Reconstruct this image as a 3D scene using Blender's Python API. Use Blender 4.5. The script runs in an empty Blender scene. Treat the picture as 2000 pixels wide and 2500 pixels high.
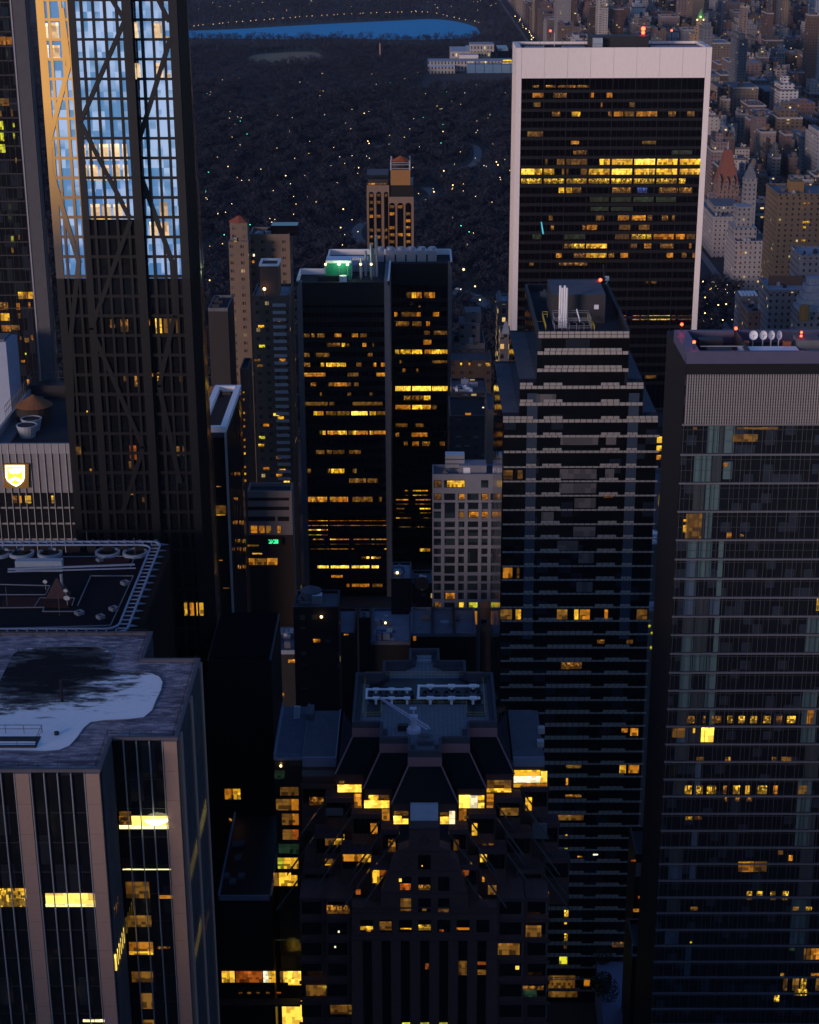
import bpy, math, random
import numpy as np
from mathutils import Vector, Matrix
S = bpy.context.scene
COL = S.collection
R = math.radians
rng = random.Random(7)

# ------------------------------------------------------------------ camera
H = 262.0
THETA, PSI, ROLL = R(20.08), R(0.42), R(-0.25)
FPX = 4185.0
fwd = Vector((-math.sin(PSI)*math.cos(THETA), math.cos(PSI)*math.cos(THETA), -math.sin(THETA)))
rgt0 = Vector((math.cos(PSI), math.sin(PSI), 0))
up0 = rgt0.cross(fwd)
rgt = rgt0*math.cos(ROLL) + up0*math.sin(ROLL)
up = rgt.cross(fwd)
cam = bpy.data.cameras.new('camera'); camo = bpy.data.objects.new('camera', cam); COL.objects.link(camo)
m = Matrix((rgt, up, -fwd)).transposed().to_4x4(); m.translation = Vector((0, 0, H)); camo.matrix_world = m
cam.sensor_fit = 'VERTICAL'; cam.sensor_height = 36.0; cam.lens = FPX/2500*36
cam.clip_start = 1; cam.clip_end = 20000
S.camera = camo
# ------------------------------------------------------------------ sky, sun, exposure
EXPO = 1.75; EK = 2**-EXPO            # lamps are set for the exposure of the dusk picture
SUN_EL, SUN_AZ = R(3.0), R(222)            # azimuth clockwise from north: the afterglow is in the south-west
w = bpy.data.worlds.new('World'); S.world = w; w.use_nodes = True
wn = w.node_tree.nodes; wl = w.node_tree.links; wn.clear()
sky = wn.new('ShaderNodeTexSky'); sky.sky_type = 'NISHITA'; sky.sun_disc = False
sky.sun_elevation = SUN_EL; sky.sun_rotation = SUN_AZ; sky.air_density = 1.2; sky.dust_density = 0.4; sky.ozone_density = 3.0
wtc = wn.new('ShaderNodeTexCoord'); wmp = wn.new('ShaderNodeMapping'); wmp.inputs['Scale'].default_value = (1, 1, 3.2)
wnz = wn.new('ShaderNodeTexNoise'); wnz.inputs['Scale'].default_value = 11; wnz.inputs['Detail'].default_value = 5
wrp = wn.new('ShaderNodeValToRGB'); wrp.color_ramp.elements[0].position = .47; wrp.color_ramp.elements[1].position = .57
wmx = wn.new('ShaderNodeMixRGB'); wmx.inputs[2].default_value = (6.0, 5.2, 3.9, 1)
wml = wn.new('ShaderNodeMath'); wml.operation = 'MULTIPLY'; wml.inputs[1].default_value = .8
# the cloud deck only stands above the horizon
wsp = wn.new('ShaderNodeSeparateXYZ'); wgt = wn.new('ShaderNodeMath'); wgt.operation = 'GREATER_THAN'; wgt.inputs[1].default_value = 0.0
wm2 = wn.new('ShaderNodeMath'); wm2.operation = 'MULTIPLY'
bg = wn.new('ShaderNodeBackground'); bg.inputs['Strength'].default_value = 0.066; wo = wn.new('ShaderNodeOutputWorld')
wl.new(wtc.outputs['Generated'], wmp.inputs[0]); wl.new(wmp.outputs[0], wnz.inputs['Vector']); wl.new(wnz.outputs['Fac'], wrp.inputs[0])
wl.new(wrp.outputs[0], wml.inputs[0]); wl.new(wtc.outputs['Generated'], wsp.inputs[0]); wl.new(wsp.outputs[2], wgt.inputs[0])
wmr = wn.new('ShaderNodeMapRange'); wmr.inputs[1].default_value = .02; wmr.inputs[2].default_value = .20; wmr.inputs[3].default_value = .85; wmr.inputs[4].default_value = 0.0
wad = wn.new('ShaderNodeMath'); wad.operation = 'ADD'; wad.use_clamp = True
wl.new(wsp.outputs[2], wmr.inputs[0]); wl.new(wml.outputs[0], wad.inputs[0]); wad.inputs[1].default_value = 0.0; wl.new(wad.outputs[0], wm2.inputs[0]); wl.new(wgt.outputs[0], wm2.inputs[1]);
wsy = wn.new('ShaderNodeMapRange'); wsy.inputs[1].default_value = .35; wsy.inputs[2].default_value = -.25; wsy.inputs[3].default_value = .12; wsy.inputs[4].default_value = 1.0
wm3 = wn.new('ShaderNodeMath'); wm3.operation = 'MULTIPLY'          # clouds thin out toward the north
wl.new(wsp.outputs[1], wsy.inputs[0]); wl.new(wm2.outputs[0], wm3.inputs[0]); wl.new(wsy.outputs[0], wm3.inputs[1]); wzl = wn.new('ShaderNodeMapRange'); wzl.inputs[1].default_value = .14; wzl.inputs[2].default_value = .45; wzl.inputs[3].default_value = 1.0; wzl.inputs[4].default_value = .12
wm4 = wn.new('ShaderNodeMath'); wm4.operation = 'MULTIPLY'          # and toward the zenith, which is clear deep blue
wl.new(wsp.outputs[2], wzl.inputs[0]); wl.new(wm3.outputs[0], wm4.inputs[0]); wl.new(wzl.outputs[0], wm4.inputs[1]); wl.new(wm4.outputs[0], wmx.inputs[0])
wbk = wn.new('ShaderNodeMixRGB'); wbk.inputs[2].default_value = (.35, 1.9, 2.5, 1)
wb2 = wn.new('ShaderNodeMath'); wb2.operation = 'MULTIPLY'; wl.new(wmr.outputs[0], wb2.inputs[0]); wl.new(wsy.outputs[0], wb2.inputs[1]); wl.new(wb2.outputs[0], wbk.inputs[0])
wl.new(sky.outputs[0], wbk.inputs[1]); wl.new(wbk.outputs[0], wmx.inputs[1]); wtn = wn.new('ShaderNodeMixRGB'); wtn.blend_type = 'MULTIPLY'; wtn.inputs[0].default_value = 1.0; wtn.inputs[2].default_value = (.70, .93, 1.55, 1)
wl.new(wmx.outputs[0], wtn.inputs[1]); wl.new(wtn.outputs[0], bg.inputs[0]); wl.new(bg.outputs[0], wo.inputs[0])
sl = bpy.data.lights.new('sun', 'SUN'); sl.energy = 0.70; sl.angle = R(14); sl.color = (1.0, .70, .58)
slo = bpy.data.objects.new('sun', sl); COL.objects.link(slo)
sd = Vector((math.sin(SUN_AZ)*math.cos(R(7)), math.cos(SUN_AZ)*math.cos(R(7)), math.sin(R(7))))
slo.rotation_euler = sd.to_track_quat('Z', 'Y').to_euler(); slo.location = (0, -200, 400)
S.view_settings.view_transform = 'Standard'; S.view_settings.look = 'None'; S.view_settings.exposure = EXPO; S.view_settings.gamma = 1.0
S.render.engine = 'CYCLES'; S.cycles.use_denoising = True; S.cycles.max_bounces = 6; S.cycles.diffuse_bounces = 3; S.cycles.glossy_bounces = 3
S.cycles.use_adaptive_sampling = False; S.cycles.sample_clamp_indirect = 3.0
S.cycles.blur_glossy = 0.3

# ------------------------------------------------------------------ helpers
def ray(px, py): return fwd*FPX + rgt*(px-1000) + up*(1250-py)
def atY(px, py, Y):                       # point of a photograph position on the plane y = Y -> (X, Z)
    r = ray(px, py); t = Y/r.y
    return r.x*t, H + r.z*t
def atZ(px, py, Z):                       # ... on the level z = Z -> (X, Y)
    r = ray(px, py); t = (Z-H)/r.z
    return r.x*t, r.y*t
def proj(p):
    d = Vector(p)-Vector((0, 0, H)); k = d.dot(fwd)
    return 1000+d.dot(rgt)/k*FPX, 1250-d.dot(up)/k*FPX, k
UX, UY, UZ = Vector((1, 0, 0)), Vector((0, 1, 0)), Vector((0, 0, 1))
ORG = {}
class MB:
    def __init__(s): s.v = []; s.f = []; s.m = []
    def quad(s, a, b, c, d, mi=0):
        i = len(s.v); s.v += [tuple(a), tuple(b), tuple(c), tuple(d)]; s.f.append((i, i+1, i+2, i+3)); s.m.append(mi); return s
    def poly(s, pts, mi=0):
        i = len(s.v); s.v += [tuple(p) for p in pts]; s.f.append(tuple(range(i, i+len(pts)))); s.m.append(mi); return s
    def hexa(s, p, mi=0, top=None):
        i = len(s.v); s.v += [tuple(q) for q in p]
        for k, f in enumerate(((0, 3, 2, 1), (4, 5, 6, 7), (0, 1, 5, 4), (1, 2, 6, 5), (2, 3, 7, 6), (3, 0, 4, 7))):
            s.f.append(tuple(i+j for j in f)); s.m.append(top if (k == 1 and top is not None) else mi)
        return s
    def box(s, x0, x1, y0, y1, z0, z1, mi=0, top=None):
        return s.hexa([(x0, y0, z0), (x1, y0, z0), (x1, y1, z0), (x0, y1, z0), (x0, y0, z1), (x1, y0, z1), (x1, y1, z1), (x0, y1, z1)], mi, top)
    def fbox(s, O, U, V, N, u0, u1, v0, v1, n0, n1, mi=0):   # box in a facade frame
        P = lambda u, v, n: O+U*u+V*v+N*n
        return s.hexa([P(u0, v0, n1), P(u1, v0, n1), P(u1, v0, n0), P(u0, v0, n0), P(u0, v1, n1), P(u1, v1, n1), P(u1, v1, n0), P(u0, v1, n0)], mi)
    def bar(s, a, b, r, mi=0, r2=None, n=6):
        a = Vector(a); b = Vector(b); d = (b-a).normalized(); r2 = r if r2 is None else r2
        x = d.orthogonal().normalized(); y = d.cross(x); i = len(s.v)
        for c, rr in ((a, r), (b, r2)):
            for k in range(n):
                t = 2*math.pi*k/n; s.v.append(tuple(c+x*(rr*math.cos(t))+y*(rr*math.sin(t))))
        for k in range(n):
            j = (k+1) % n; s.f.append((i+k, i+j, i+n+j, i+n+k)); s.m.append(mi)
        s.f.append(tuple(i+k for k in reversed(range(n)))); s.m.append(mi)
        s.f.append(tuple(i+n+k for k in range(n))); s.m.append(mi)
        return s
    def cyl(s, x, y, z0, z1, r, mi=0, r2=None, n=20): return s.bar((x, y, z0), (x, y, z1), r, mi, r2, n)
    def prism(s, pts, z0, z1, mi=0, top=None):
        n = len(pts); i = len(s.v)
        s.v += [(p[0], p[1], z0) for p in pts]+[(p[0], p[1], z1) for p in pts]
        for k in range(n):
            j = (k+1) % n; s.f.append((i+k, i+j, i+n+j, i+n+k)); s.m.append(mi)
        s.f.append(tuple(i+n+k for k in range(n))); s.m.append(mi if top is None else top)
        s.f.append(tuple(i+k for k in reversed(range(n)))); s.m.append(mi)
        return s
    def ring(s, x, y, z0, z1, r0, r1, mi=0, n=28):
        for k in range(n):
            a, b = 2*math.pi*k/n, 2*math.pi*(k+1)/n
            P = lambda r, t, z: (x+r*math.cos(t), y+r*math.sin(t), z)
            s.quad(P(r1, a, z0), P(r1, b, z0), P(r1, b, z1), P(r1, a, z1), mi)
            s.quad(P(r0, b, z0), P(r0, a, z0), P(r0, a, z1), P(r0, b, z1), mi)
            s.quad(P(r0, a, z1), P(r1, a, z1), P(r1, b, z1), P(r0, b, z1), mi)
        return s
    def ball(s, c, r, mi=0, n=10, sz=1.0):
        c = Vector(c); i = len(s.v); mrows = n//2
        for a in range(mrows+1):
            ph = math.pi*a/mrows
            for b in range(n):
                t = 2*math.pi*b/n; s.v.append((c.x+r*math.sin(ph)*math.cos(t), c.y+r*math.sin(ph)*math.sin(t), c.z+r*sz*math.cos(ph)))
        for a in range(mrows):
            for b in range(n):
                j = (b+1) % n; s.f.append((i+a*n+b, i+(a+1)*n+b, i+(a+1)*n+j, i+a*n+j)); s.m.append(mi)
        return s
    def build(s, name, mats, parent=None, smooth=False):
        off = ORG.get(parent.name, Vector((0, 0, 0))) if parent else Vector((0, 0, 0))
        me = bpy.data.meshes.new(name)
        me.from_pydata([(v[0]-off.x, v[1]-off.y, v[2]-off.z) for v in s.v], [], s.f)
        if not isinstance(mats, (list, tuple)): mats = [mats]
        for q in mats: me.materials.append(q)
        if len(mats) > 1: me.polygons.foreach_set('material_index', s.m)
        if smooth: me.polygons.foreach_set('use_smooth', [True]*len(me.polygons))
        me.update()
        o = bpy.data.objects.new(name, me); COL.objects.link(o)
        if parent: o.parent = parent; ORG[o.name] = off
        return o
def tag(o, label=None, cat=None, group=None, kind=None):
    if label: o['label'] = label
    if cat: o['category'] = cat
    if group: o['group'] = group
    if kind: o['kind'] = kind
    return o
def thing(name, label, cat, loc, group=None):
    o = bpy.data.objects.new(name, None); COL.objects.link(o); o.location = loc; o.empty_display_size = 2
    ORG[o.name] = Vector(loc); return tag(o, label, cat, group)

# ------------------------------------------------------------------ materials
MATS = {}
class NT:
    def __init__(s, name):
        s.mat = bpy.data.materials.new(name); s.mat.use_nodes = True; s.n = s.mat.node_tree.nodes; s.l = s.mat.node_tree.links
        s.b = s.n['Principled BSDF']; s.mat.cycles.emission_sampling = 'NONE'
    def mth(s, op, a, b=None, c=None):
        q = s.n.new('ShaderNodeMath'); q.operation = op
        for i, x in enumerate((a, b, c)):
            if x is None: continue
            if isinstance(x, (int, float)): q.inputs[i].default_value = x
            else: s.l.new(x, q.inputs[i])
        return q.outputs[0]
    def node(s, t, **kw):
        q = s.n.new(t)
        for k, v in kw.items(): setattr(q, k, v)
        return q
    def mix(s, f, a, b, mode='MIX'):
        q = s.n.new('ShaderNodeMixRGB'); q.blend_type = mode
        for i, x in enumerate((f, a, b)):
            if isinstance(x, (int, float)): q.inputs[i].default_value = x
            elif isinstance(x, tuple): q.inputs[i].default_value = (*x[:3], 1)
            else: s.l.new(x, q.inputs[i])
        return q.outputs[0]
    def noise(s, vec, scale, detail=3, rough=.55):
        q = s.n.new('ShaderNodeTexNoise'); q.inputs['Scale'].default_value = scale; q.inputs['Detail'].default_value = detail; q.inputs['Roughness'].default_value = rough
        if vec is not None: s.l.new(vec, q.inputs['Vector'])
        return q.outputs['Fac']
    def set(s, k, v):
        if isinstance(v, (int, float)): s.b.inputs[k].default_value = v
        elif isinstance(v, tuple): s.b.inputs[k].default_value = (*v[:3], 1)
        else: s.l.new(v, s.b.inputs[k])
    def pos(s): return s.n.new('ShaderNodeNewGeometry').outputs['Position']
def ramp(t, fac, stops):
    q = t.n.new('ShaderNodeValToRGB'); e = q.color_ramp.elements
    e[0].position, e[0].color = stops[0][0], (*([stops[0][1]]*3), 1)
    e[1].position, e[1].color = stops[-1][0], (*([stops[-1][1]]*3), 1)
    for p, v in stops[1:-1]:
        k = e.new(p); k.color = (v, v, v, 1)
    t.l.new(fac, q.inputs[0]); return q.outputs[0]
def solid(name, col, rough=.7, metal=0.0, var=.25, scale=.6, spec=.3, bump=0.0, obj_col=False, stretch=None):
    if name in MATS: return MATS[name]
    t = NT(name); P = t.pos()
    if stretch:
        mp = t.node('ShaderNodeMapping'); mp.inputs['Scale'].default_value = stretch; t.l.new(P, mp.inputs[0]); P = mp.outputs[0]
    n1 = t.noise(P, scale, 5, .65); n2 = t.noise(P, scale*9, 2)
    f = t.mth('ADD', t.mth('MULTIPLY', n1, var*1.6), t.mth('MULTIPLY', n2, var*.4))
    f = t.mth('ADD', f, 1-var)
    base = t.node('ShaderNodeObjectInfo').outputs['Color'] if obj_col else col
    hs = t.node('ShaderNodeVectorMath', operation='SCALE')
    if obj_col: t.l.new(base, hs.inputs[0])
    else: hs.inputs[0].default_value = col
    t.l.new(f, hs.inputs['Scale'])
    t.set('Base Color', hs.outputs[0]); t.set('Roughness', rough); t.set('Metallic', metal); t.b.inputs['Specular IOR Level'].default_value = spec if rough < .8 else spec*.2
    if bump:
        b = t.node('ShaderNodeBump'); b.inputs['Strength'].default_value = bump; t.l.new(n1, b.inputs['Height']); t.l.new(b.outputs[0], t.b.inputs['Normal'])
    MATS[name] = t.mat; return t.mat
def emis(name, col, strength):
    if name in MATS: return MATS[name]
    t = NT(name); t.set('Base Color', (.02, .02, .02)); t.set('Emission Color', col); t.b.inputs['Emission Strength'].default_value = strength*EK*1.3
    MATS[name] = t.mat; return t.mat
def glass(name, tint=(.012, .014, .018), ior=1.5, rough=.06, pane=(1.5, 3.4), wob=.02, patch=0.0, patch_col=(.05, .07, .09)):
    """dark curtain-wall glass: each pane sits at a slightly different angle; some have a blind or curtain behind them"""
    if name in MATS: return MATS[name]
    t = NT(name); P = t.pos(); g = t.node('ShaderNodeNewGeometry')
    sp = t.node('ShaderNodeSeparateXYZ'); t.l.new(P, sp.inputs[0]); sn = t.node('ShaderNodeSeparateXYZ'); t.l.new(g.outputs['Normal'], sn.inputs[0])
    u = t.mth('ADD', t.mth('MULTIPLY', sp.outputs[0], t.mth('ABSOLUTE', sn.outputs[1])), t.mth('MULTIPLY', sp.outputs[1], t.mth('ABSOLUTE', sn.outputs[0])))
    cb = t.node('ShaderNodeCombineXYZ'); t.l.new(t.mth('FLOOR', t.mth('DIVIDE', u, pane[0])), cb.inputs[0]); t.l.new(t.mth('FLOOR', t.mth('DIVIDE', sp.outputs[2], pane[1])), cb.inputs[1])
    wnz = t.node('ShaderNodeTexWhiteNoise'); t.l.new(cb.outputs[0], wnz.inputs['Vector'])
    vm = t.node('ShaderNodeVectorMath', operation='SUBTRACT'); t.l.new(wnz.outputs['Color'], vm.inputs[0]); vm.inputs[1].default_value = (.5, .5, .5)
    vs = t.node('ShaderNodeVectorMath', operation='SCALE'); t.l.new(vm.outputs[0], vs.inputs[0]); vs.inputs['Scale'].default_value = wob
    va = t.node('ShaderNodeVectorMath', operation='ADD'); t.l.new(vs.outputs[0], va.inputs[0]); t.l.new(g.outputs['Normal'], va.inputs[1])
    vn = t.node('ShaderNodeVectorMath', operation='NORMALIZE'); t.l.new(va.outputs[0], vn.inputs[0]); t.l.new(vn.outputs[0], t.b.inputs['Normal'])
    if patch:
        f = t.mth('GREATER_THAN', wnz.outputs['Value'], 1-patch)
        f = t.mth('MULTIPLY', f, t.mth('ADD', .25, t.noise(P, .8)))
        t.set('Base Color', t.mix(f, tint, patch_col))
    else: t.set('Base Color', tint)
    t.set('Roughness', rough); t.b.inputs['IOR'].default_value = ior
    MATS[name] = t.mat; return t.mat
def glow(name, col, strength, cell=(1.6, .9), contrast=.6, dark=.25, speck=False):
    """a lit room seen through a window: bright ceiling light, partitions and furniture in uneven tones"""
    if name in MATS: return MATS[name]
    t = NT(name); P = t.pos(); sp = t.node('ShaderNodeSeparateXYZ'); t.l.new(P, sp.inputs[0])
    u = t.mth('ADD', sp.outputs[0], t.mth('MULTIPLY', sp.outputs[1], .83))
    def cells(a, b, off):
        c = t.node('ShaderNodeCombineXYZ'); t.l.new(t.mth('FLOOR', t.mth('ADD', t.mth('DIVIDE', u, a), off)), c.inputs[0]); t.l.new(t.mth('FLOOR', t.mth('ADD', t.mth('DIVIDE', sp.outputs[2], b), off)), c.inputs[1])
        q = t.node('ShaderNodeTexWhiteNoise'); t.l.new(c.outputs[0], q.inputs['Vector']); return q.outputs['Value']
    a = cells(cell[0], 30., 0); b = cells(cell[0]*.37, cell[1], .3); n = t.noise(P, 1.6, 3)
    gz = t.node('ShaderNodeTexCoord'); gs = t.node('ShaderNodeSeparateXYZ'); t.l.new(gz.outputs['Generated'], gs.inputs[0])
    furn = t.mth('MULTIPLY', t.mth('LESS_THAN', gs.outputs[2], .45), t.mth('GREATER_THAN', b, .55))
    val = t.mth('MULTIPLY', t.mth('ADD', 1-contrast, t.mth('MULTIPLY', a, contrast)), t.mth('ADD', .55, t.mth('MULTIPLY', n, .9)))
    if speck: val = t.mth('MULTIPLY', val, t.mth('ADD', .12, t.mth('GREATER_THAN', t.mth('ADD', t.mth('MULTIPLY', b, .6), t.mth('MULTIPLY', n, .7)), .66)))
    val = t.mth('MULTIPLY', val, t.mth('SUBTRACT', 1, t.mth('MULTIPLY', furn, 1-dark)))
    c3 = cells(cell[0]*.5, 50., .17)                                 # blinds drawn part way, a line of ceiling lights
    val = t.mth('MULTIPLY', val, t.mth('SUBTRACT', 1, t.mth('MULTIPLY', t.mth('GREATER_THAN', gs.outputs[2], t.mth('ADD', .3, c3)), .45)))
    ceil = t.mth('MULTIPLY', t.mth('GREATER_THAN', gs.outputs[2], .80), t.mth('GREATER_THAN', cells(cell[0]*.6, 60., .7), .55))
    val = t.mth('MULTIPLY', val, t.mth('ADD', 1, t.mth('MULTIPLY', ceil, .8)))
    oi = t.node('ShaderNodeObjectInfo')
    val = t.mth('MULTIPLY', val, t.mth('ADD', .7, t.mth('MULTIPLY', oi.outputs['Random'], .6)))
    t.set('Base Color', (.03, .025, .02)); t.set('Roughness', .15)
    t.set('Emission Color', t.mix(t.mth('MULTIPLY', a, .7), col, (col[0], col[1]*1.25, col[2]*1.6+.01)))
    t.set('Emission Strength', t.mth('MULTIPLY', val, strength*EK*1.3))
    MATS[name] = t.mat; return t.mat
def wallmat(name, col=None, pw=3.2, ph=3.3, wu=(.28, .72), wz=(.3, .78), lit=.03, roof=(.09, .09, .1), glass_c=(.03, .03, .036), em=1.0, band=0.0, pairs=False):
    """masonry with recessed window openings, a few of them lit; roof membrane on upward faces. col None = the object's own colour"""
    if name in MATS: return MATS[name]
    t = NT(name); P = t.pos(); g = t.node('ShaderNodeNewGeometry'); oi = t.node('ShaderNodeObjectInfo')
    sp = t.node('ShaderNodeSeparateXYZ'); t.l.new(P, sp.inputs[0]); sn = t.node('ShaderNodeSeparateXYZ'); t.l.new(g.outputs['True Normal'], sn.inputs[0])
    u = t.mth('ADD', t.mth('MULTIPLY', sp.outputs[0], t.mth('ABSOLUTE', sn.outputs[1])), t.mth('MULTIPLY', sp.outputs[1], t.mth('ABSOLUTE', sn.outputs[0])))
    rnd = oi.outputs['Random']
    pwv = t.mth('MULTIPLY', pw, t.mth('ADD', .8, t.mth('MULTIPLY', rnd, .5))) if col is None else pw
    un = t.mth('ADD', t.mth('DIVIDE', u, pwv), t.mth('MULTIPLY', rnd, 57.3)); zn = t.mth('ADD', t.mth('DIVIDE', sp.outputs[2], ph), t.mth('MULTIPLY', rnd, 3.1))
    fu, fz = t.mth('FRACT', un), t.mth('FRACT', zn)
    def inr(x, a, b): return t.mth('MULTIPLY', t.mth('GREATER_THAN', x, a), t.mth('LESS_THAN', x, b))
    vert = t.mth('LESS_THAN', t.mth('ABSOLUTE', sn.outputs[2]), .5)
    win = t.mth('MULTIPLY', t.mth('MULTIPLY', inr(fu, *wu), inr(fz, *wz)), vert)
    if pairs: win = t.mth('MULTIPLY', win, t.mth('SUBTRACT', 1, inr(fu, .47, .53)))
    c = t.node('ShaderNodeCombineXYZ'); t.l.new(t.mth('FLOOR', un), c.inputs[0]); t.l.new(t.mth('FLOOR', zn), c.inputs[1]); t.l.new(t.mth('ADD', t.mth('MULTIPLY', rnd, 91), sn.outputs[0]), c.inputs[2])
    wn_ = t.node('ShaderNodeTexWhiteNoise'); t.l.new(c.outputs[0], wn_.inputs['Vector'])
    c2 = t.node('ShaderNodeSeparateXYZ'); t.l.new(wn_.outputs['Color'], c2.inputs[0])
    isl = t.mth('MULTIPLY', t.mth('GREATER_THAN', wn_.outputs['Value'], 1-lit), win)
    nz = t.noise(P, .12, 4); nf = t.noise(P, 2.5, 2)
    shade = t.mth('ADD', .62, t.mth('ADD', t.mth('MULTIPLY', nz, .5), t.mth('MULTIPLY', nf, .28)))
    if band: shade = t.mth('MULTIPLY', shade, t.mth('ADD', 1-band, t.mth('MULTIPLY', t.mth('GREATER_THAN', fz, .12), band)))
    vs = t.node('ShaderNodeVectorMath', operation='SCALE')
    if col is None: t.l.new(oi.outputs['Color'], vs.inputs[0])
    else: vs.inputs[0].default_value = col
    t.l.new(shade, vs.inputs['Scale'])
    rs = t.node('ShaderNodeVectorMath', operation='SCALE'); rs.inputs[0].default_value = roof; t.l.new(t.mth('ADD', .35, t.mth('ADD', t.mth('MULTIPLY', rnd, 1.5), t.mth('MULTIPLY', nz, .5))), rs.inputs['Scale'])
    roofc = t.mth('GREATER_THAN', sn.outputs[2], .5)
    # blinds at half height in some windows
    bl = t.mth('MULTIPLY', t.mth('GREATER_THAN', c2.outputs[1], .72), t.mth('GREATER_THAN', fz, t.mth('ADD', .35, t.mth('MULTIPLY', c2.outputs[2], .4))))
    gl = t.mix(t.mth('MULTIPLY', bl, .5), glass_c, (.16, .16, .17))
    col1 = t.mix(win, vs.outputs[0], gl); t.set('Base Color', t.mix(roofc, col1, rs.outputs[0]))
    t.set('Roughness', t.mth('SUBTRACT', .85, t.mth('MULTIPLY', win, .7)))
    ramp_ = t.mix(c2.outputs[0], (1, .42, .06), (1, .72, .28))
    t.set('Emission Color', ramp_); t.set('Emission Strength', t.mth('MULTIPLY', t.mth('MULTIPLY', isl, em*EK*1.3), t.mth('ADD', .25, c2.outputs[1])))
    t.b.inputs['Specular IOR Level'].default_value = .3
    MATS[name] = t.mat; return t.mat
# ------------------------------------------------------------------ shared materials
G = {
 'Y': glow('glow_yellow', (1.0, .47, .022), 1.0), 'B': glow('glow_bright', (1.0, .55, .05), 1.6, contrast=.35, dark=.55),
 'O': glow('glow_orange', (1.0, .32, .015), .5), 'D': glow('glow_dim', (.9, .36, .04), .16), 'S': glow('glow_speckled', (1.0, .50, .03), 1.1, cell=(.8, .5), speck=True),
 'T': glow('glow_trace', (.8, .30, .03), .5, cell=(.7, .5), speck=True), 'N': glow('glow_green', (.25, .6, .25), .035), 'L': glow('glow_blue', (.12, .25, 1.0), .3, cell=(.5, .4), speck=True),
 'W': glow('glow_white', (1.0, .80, .45), 1.3, contrast=.3, dark=.6), 'P': glow('glow_pale_curtain', (1.0, .62, .30), .75, contrast=.3, dark=.9),
 'R': glow('glow_red', (1.0, .20, .015), .34), 'K': glow('glow_lime', (.85, .72, .03), .8),
}
soot = solid('soot_black', (.008, .008, .010), 1.0, spec=0.0)
black = solid('black_metal', (.010, .010, .012), .45, var=.2)
dark = solid('dark_cladding', (.022, .022, .026), .6, var=.3)
tar = solid('roof_tar', (.035, .036, .042), .9, var=.5, scale=.25)
slate = solid('roof_gravel', (.11, .12, .14), .9, var=.5, scale=.35)
pale_roof = solid('roof_membrane', (.26, .28, .32), .8, var=.5, scale=.3)
white = solid('white_paint', (.74, .75, .78), .5, var=.15)
steel = solid('galvanised_steel', (.42, .44, .48), .4, metal=.5, var=.2)
travertine = solid('travertine', (.74, .675, .64), .7, var=.14, scale=1.6, stretch=(1, 1, .25))
yellow_paint = solid('yellow_paint', (.55, .42, .03), .5, var=.2)
brown_brick = solid('brown_brick', (.13, .085, .065), .9, var=.3, scale=.4)
redbrick = solid('red_brick', (.22, .07, .045), .9, var=.3)
glass_black = glass('black_glass', (.006, .006, .008), 1.5, .05)
glass_solow = glass('smoked_glass', (.004, .004, .006), 1.45, .05, (2.3, 3.5), .012)
grey_pier = solid('grey_pier', (.15, .15, .165), .7, var=.25, scale=.3)
beacon = emis('red_beacon_light', (1, .03, .01), 14)
lampm = emis('lamp_globe', (1, .62, .22), 4.2)
lampw = emis('lamp_globe_white', (1, .82, .5), 4.2)
green_lamp = emis('green_signal', (.05, 1, .5), 6)
UNIT = {}
def pane(parent, x0, x1, z0, z1, Y, key, name='lit_window', t=.08):
    k = (key, name)
    if k not in UNIT:
        me = bpy.data.meshes.new(name); b = MB().box(0, 1, -1, 0, 0, 1); me.from_pydata(b.v, [], b.f); me.materials.append(G[key] if isinstance(key, str) else key); UNIT[k] = me
    o = bpy.data.objects.new(name, UNIT[k]); COL.objects.link(o); o.parent = parent; off = ORG[parent.name]
    o.location = (min(x0, x1)-off.x, Y-off.y, min(z0, z1)-off.z); o.scale = (max(.05, abs(x1-x0)), t, max(.05, abs(z1-z0)))
    return o
def lits(parent, Y, rows, t=.08):
    """rows: (py0, py1, [(px0, px1, key), ...])"""
    for y0, y1, segs in rows:
        for a, b, k in segs:
            xm = (a+b)/2; ym = (y0+y1)/2
            x0, _ = atY(a, ym, Y); x1, _ = atY(b, ym, Y); _, z1 = atY(xm, y0, Y); _, z0 = atY(xm, y1, Y)
            pane(parent, x0, x1, z0, z1, Y, k, t=t)
def atX(px, py, X):
    r = ray(px, py); t = X/r.x
    return r.y*t, H+r.z*t
def lits_x(parent, X, rows, out=.08):                       # lit windows on a wall that faces along x
    for y0, y1, segs in rows:
        for a, b, k in segs:
            Ya, _ = atX(a, (y0+y1)/2, X); Yb, _ = atX(b, (y0+y1)/2, X); _, z1 = atX((a+b)/2, y0, X); _, z0 = atX((a+b)/2, y1, X)
            MB().box(min(X, X+out), max(X, X+out), min(Ya, Yb), max(Ya, Yb), min(z0, z1), max(z0, z1)).build('lit_window', G[k], parent)
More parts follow.
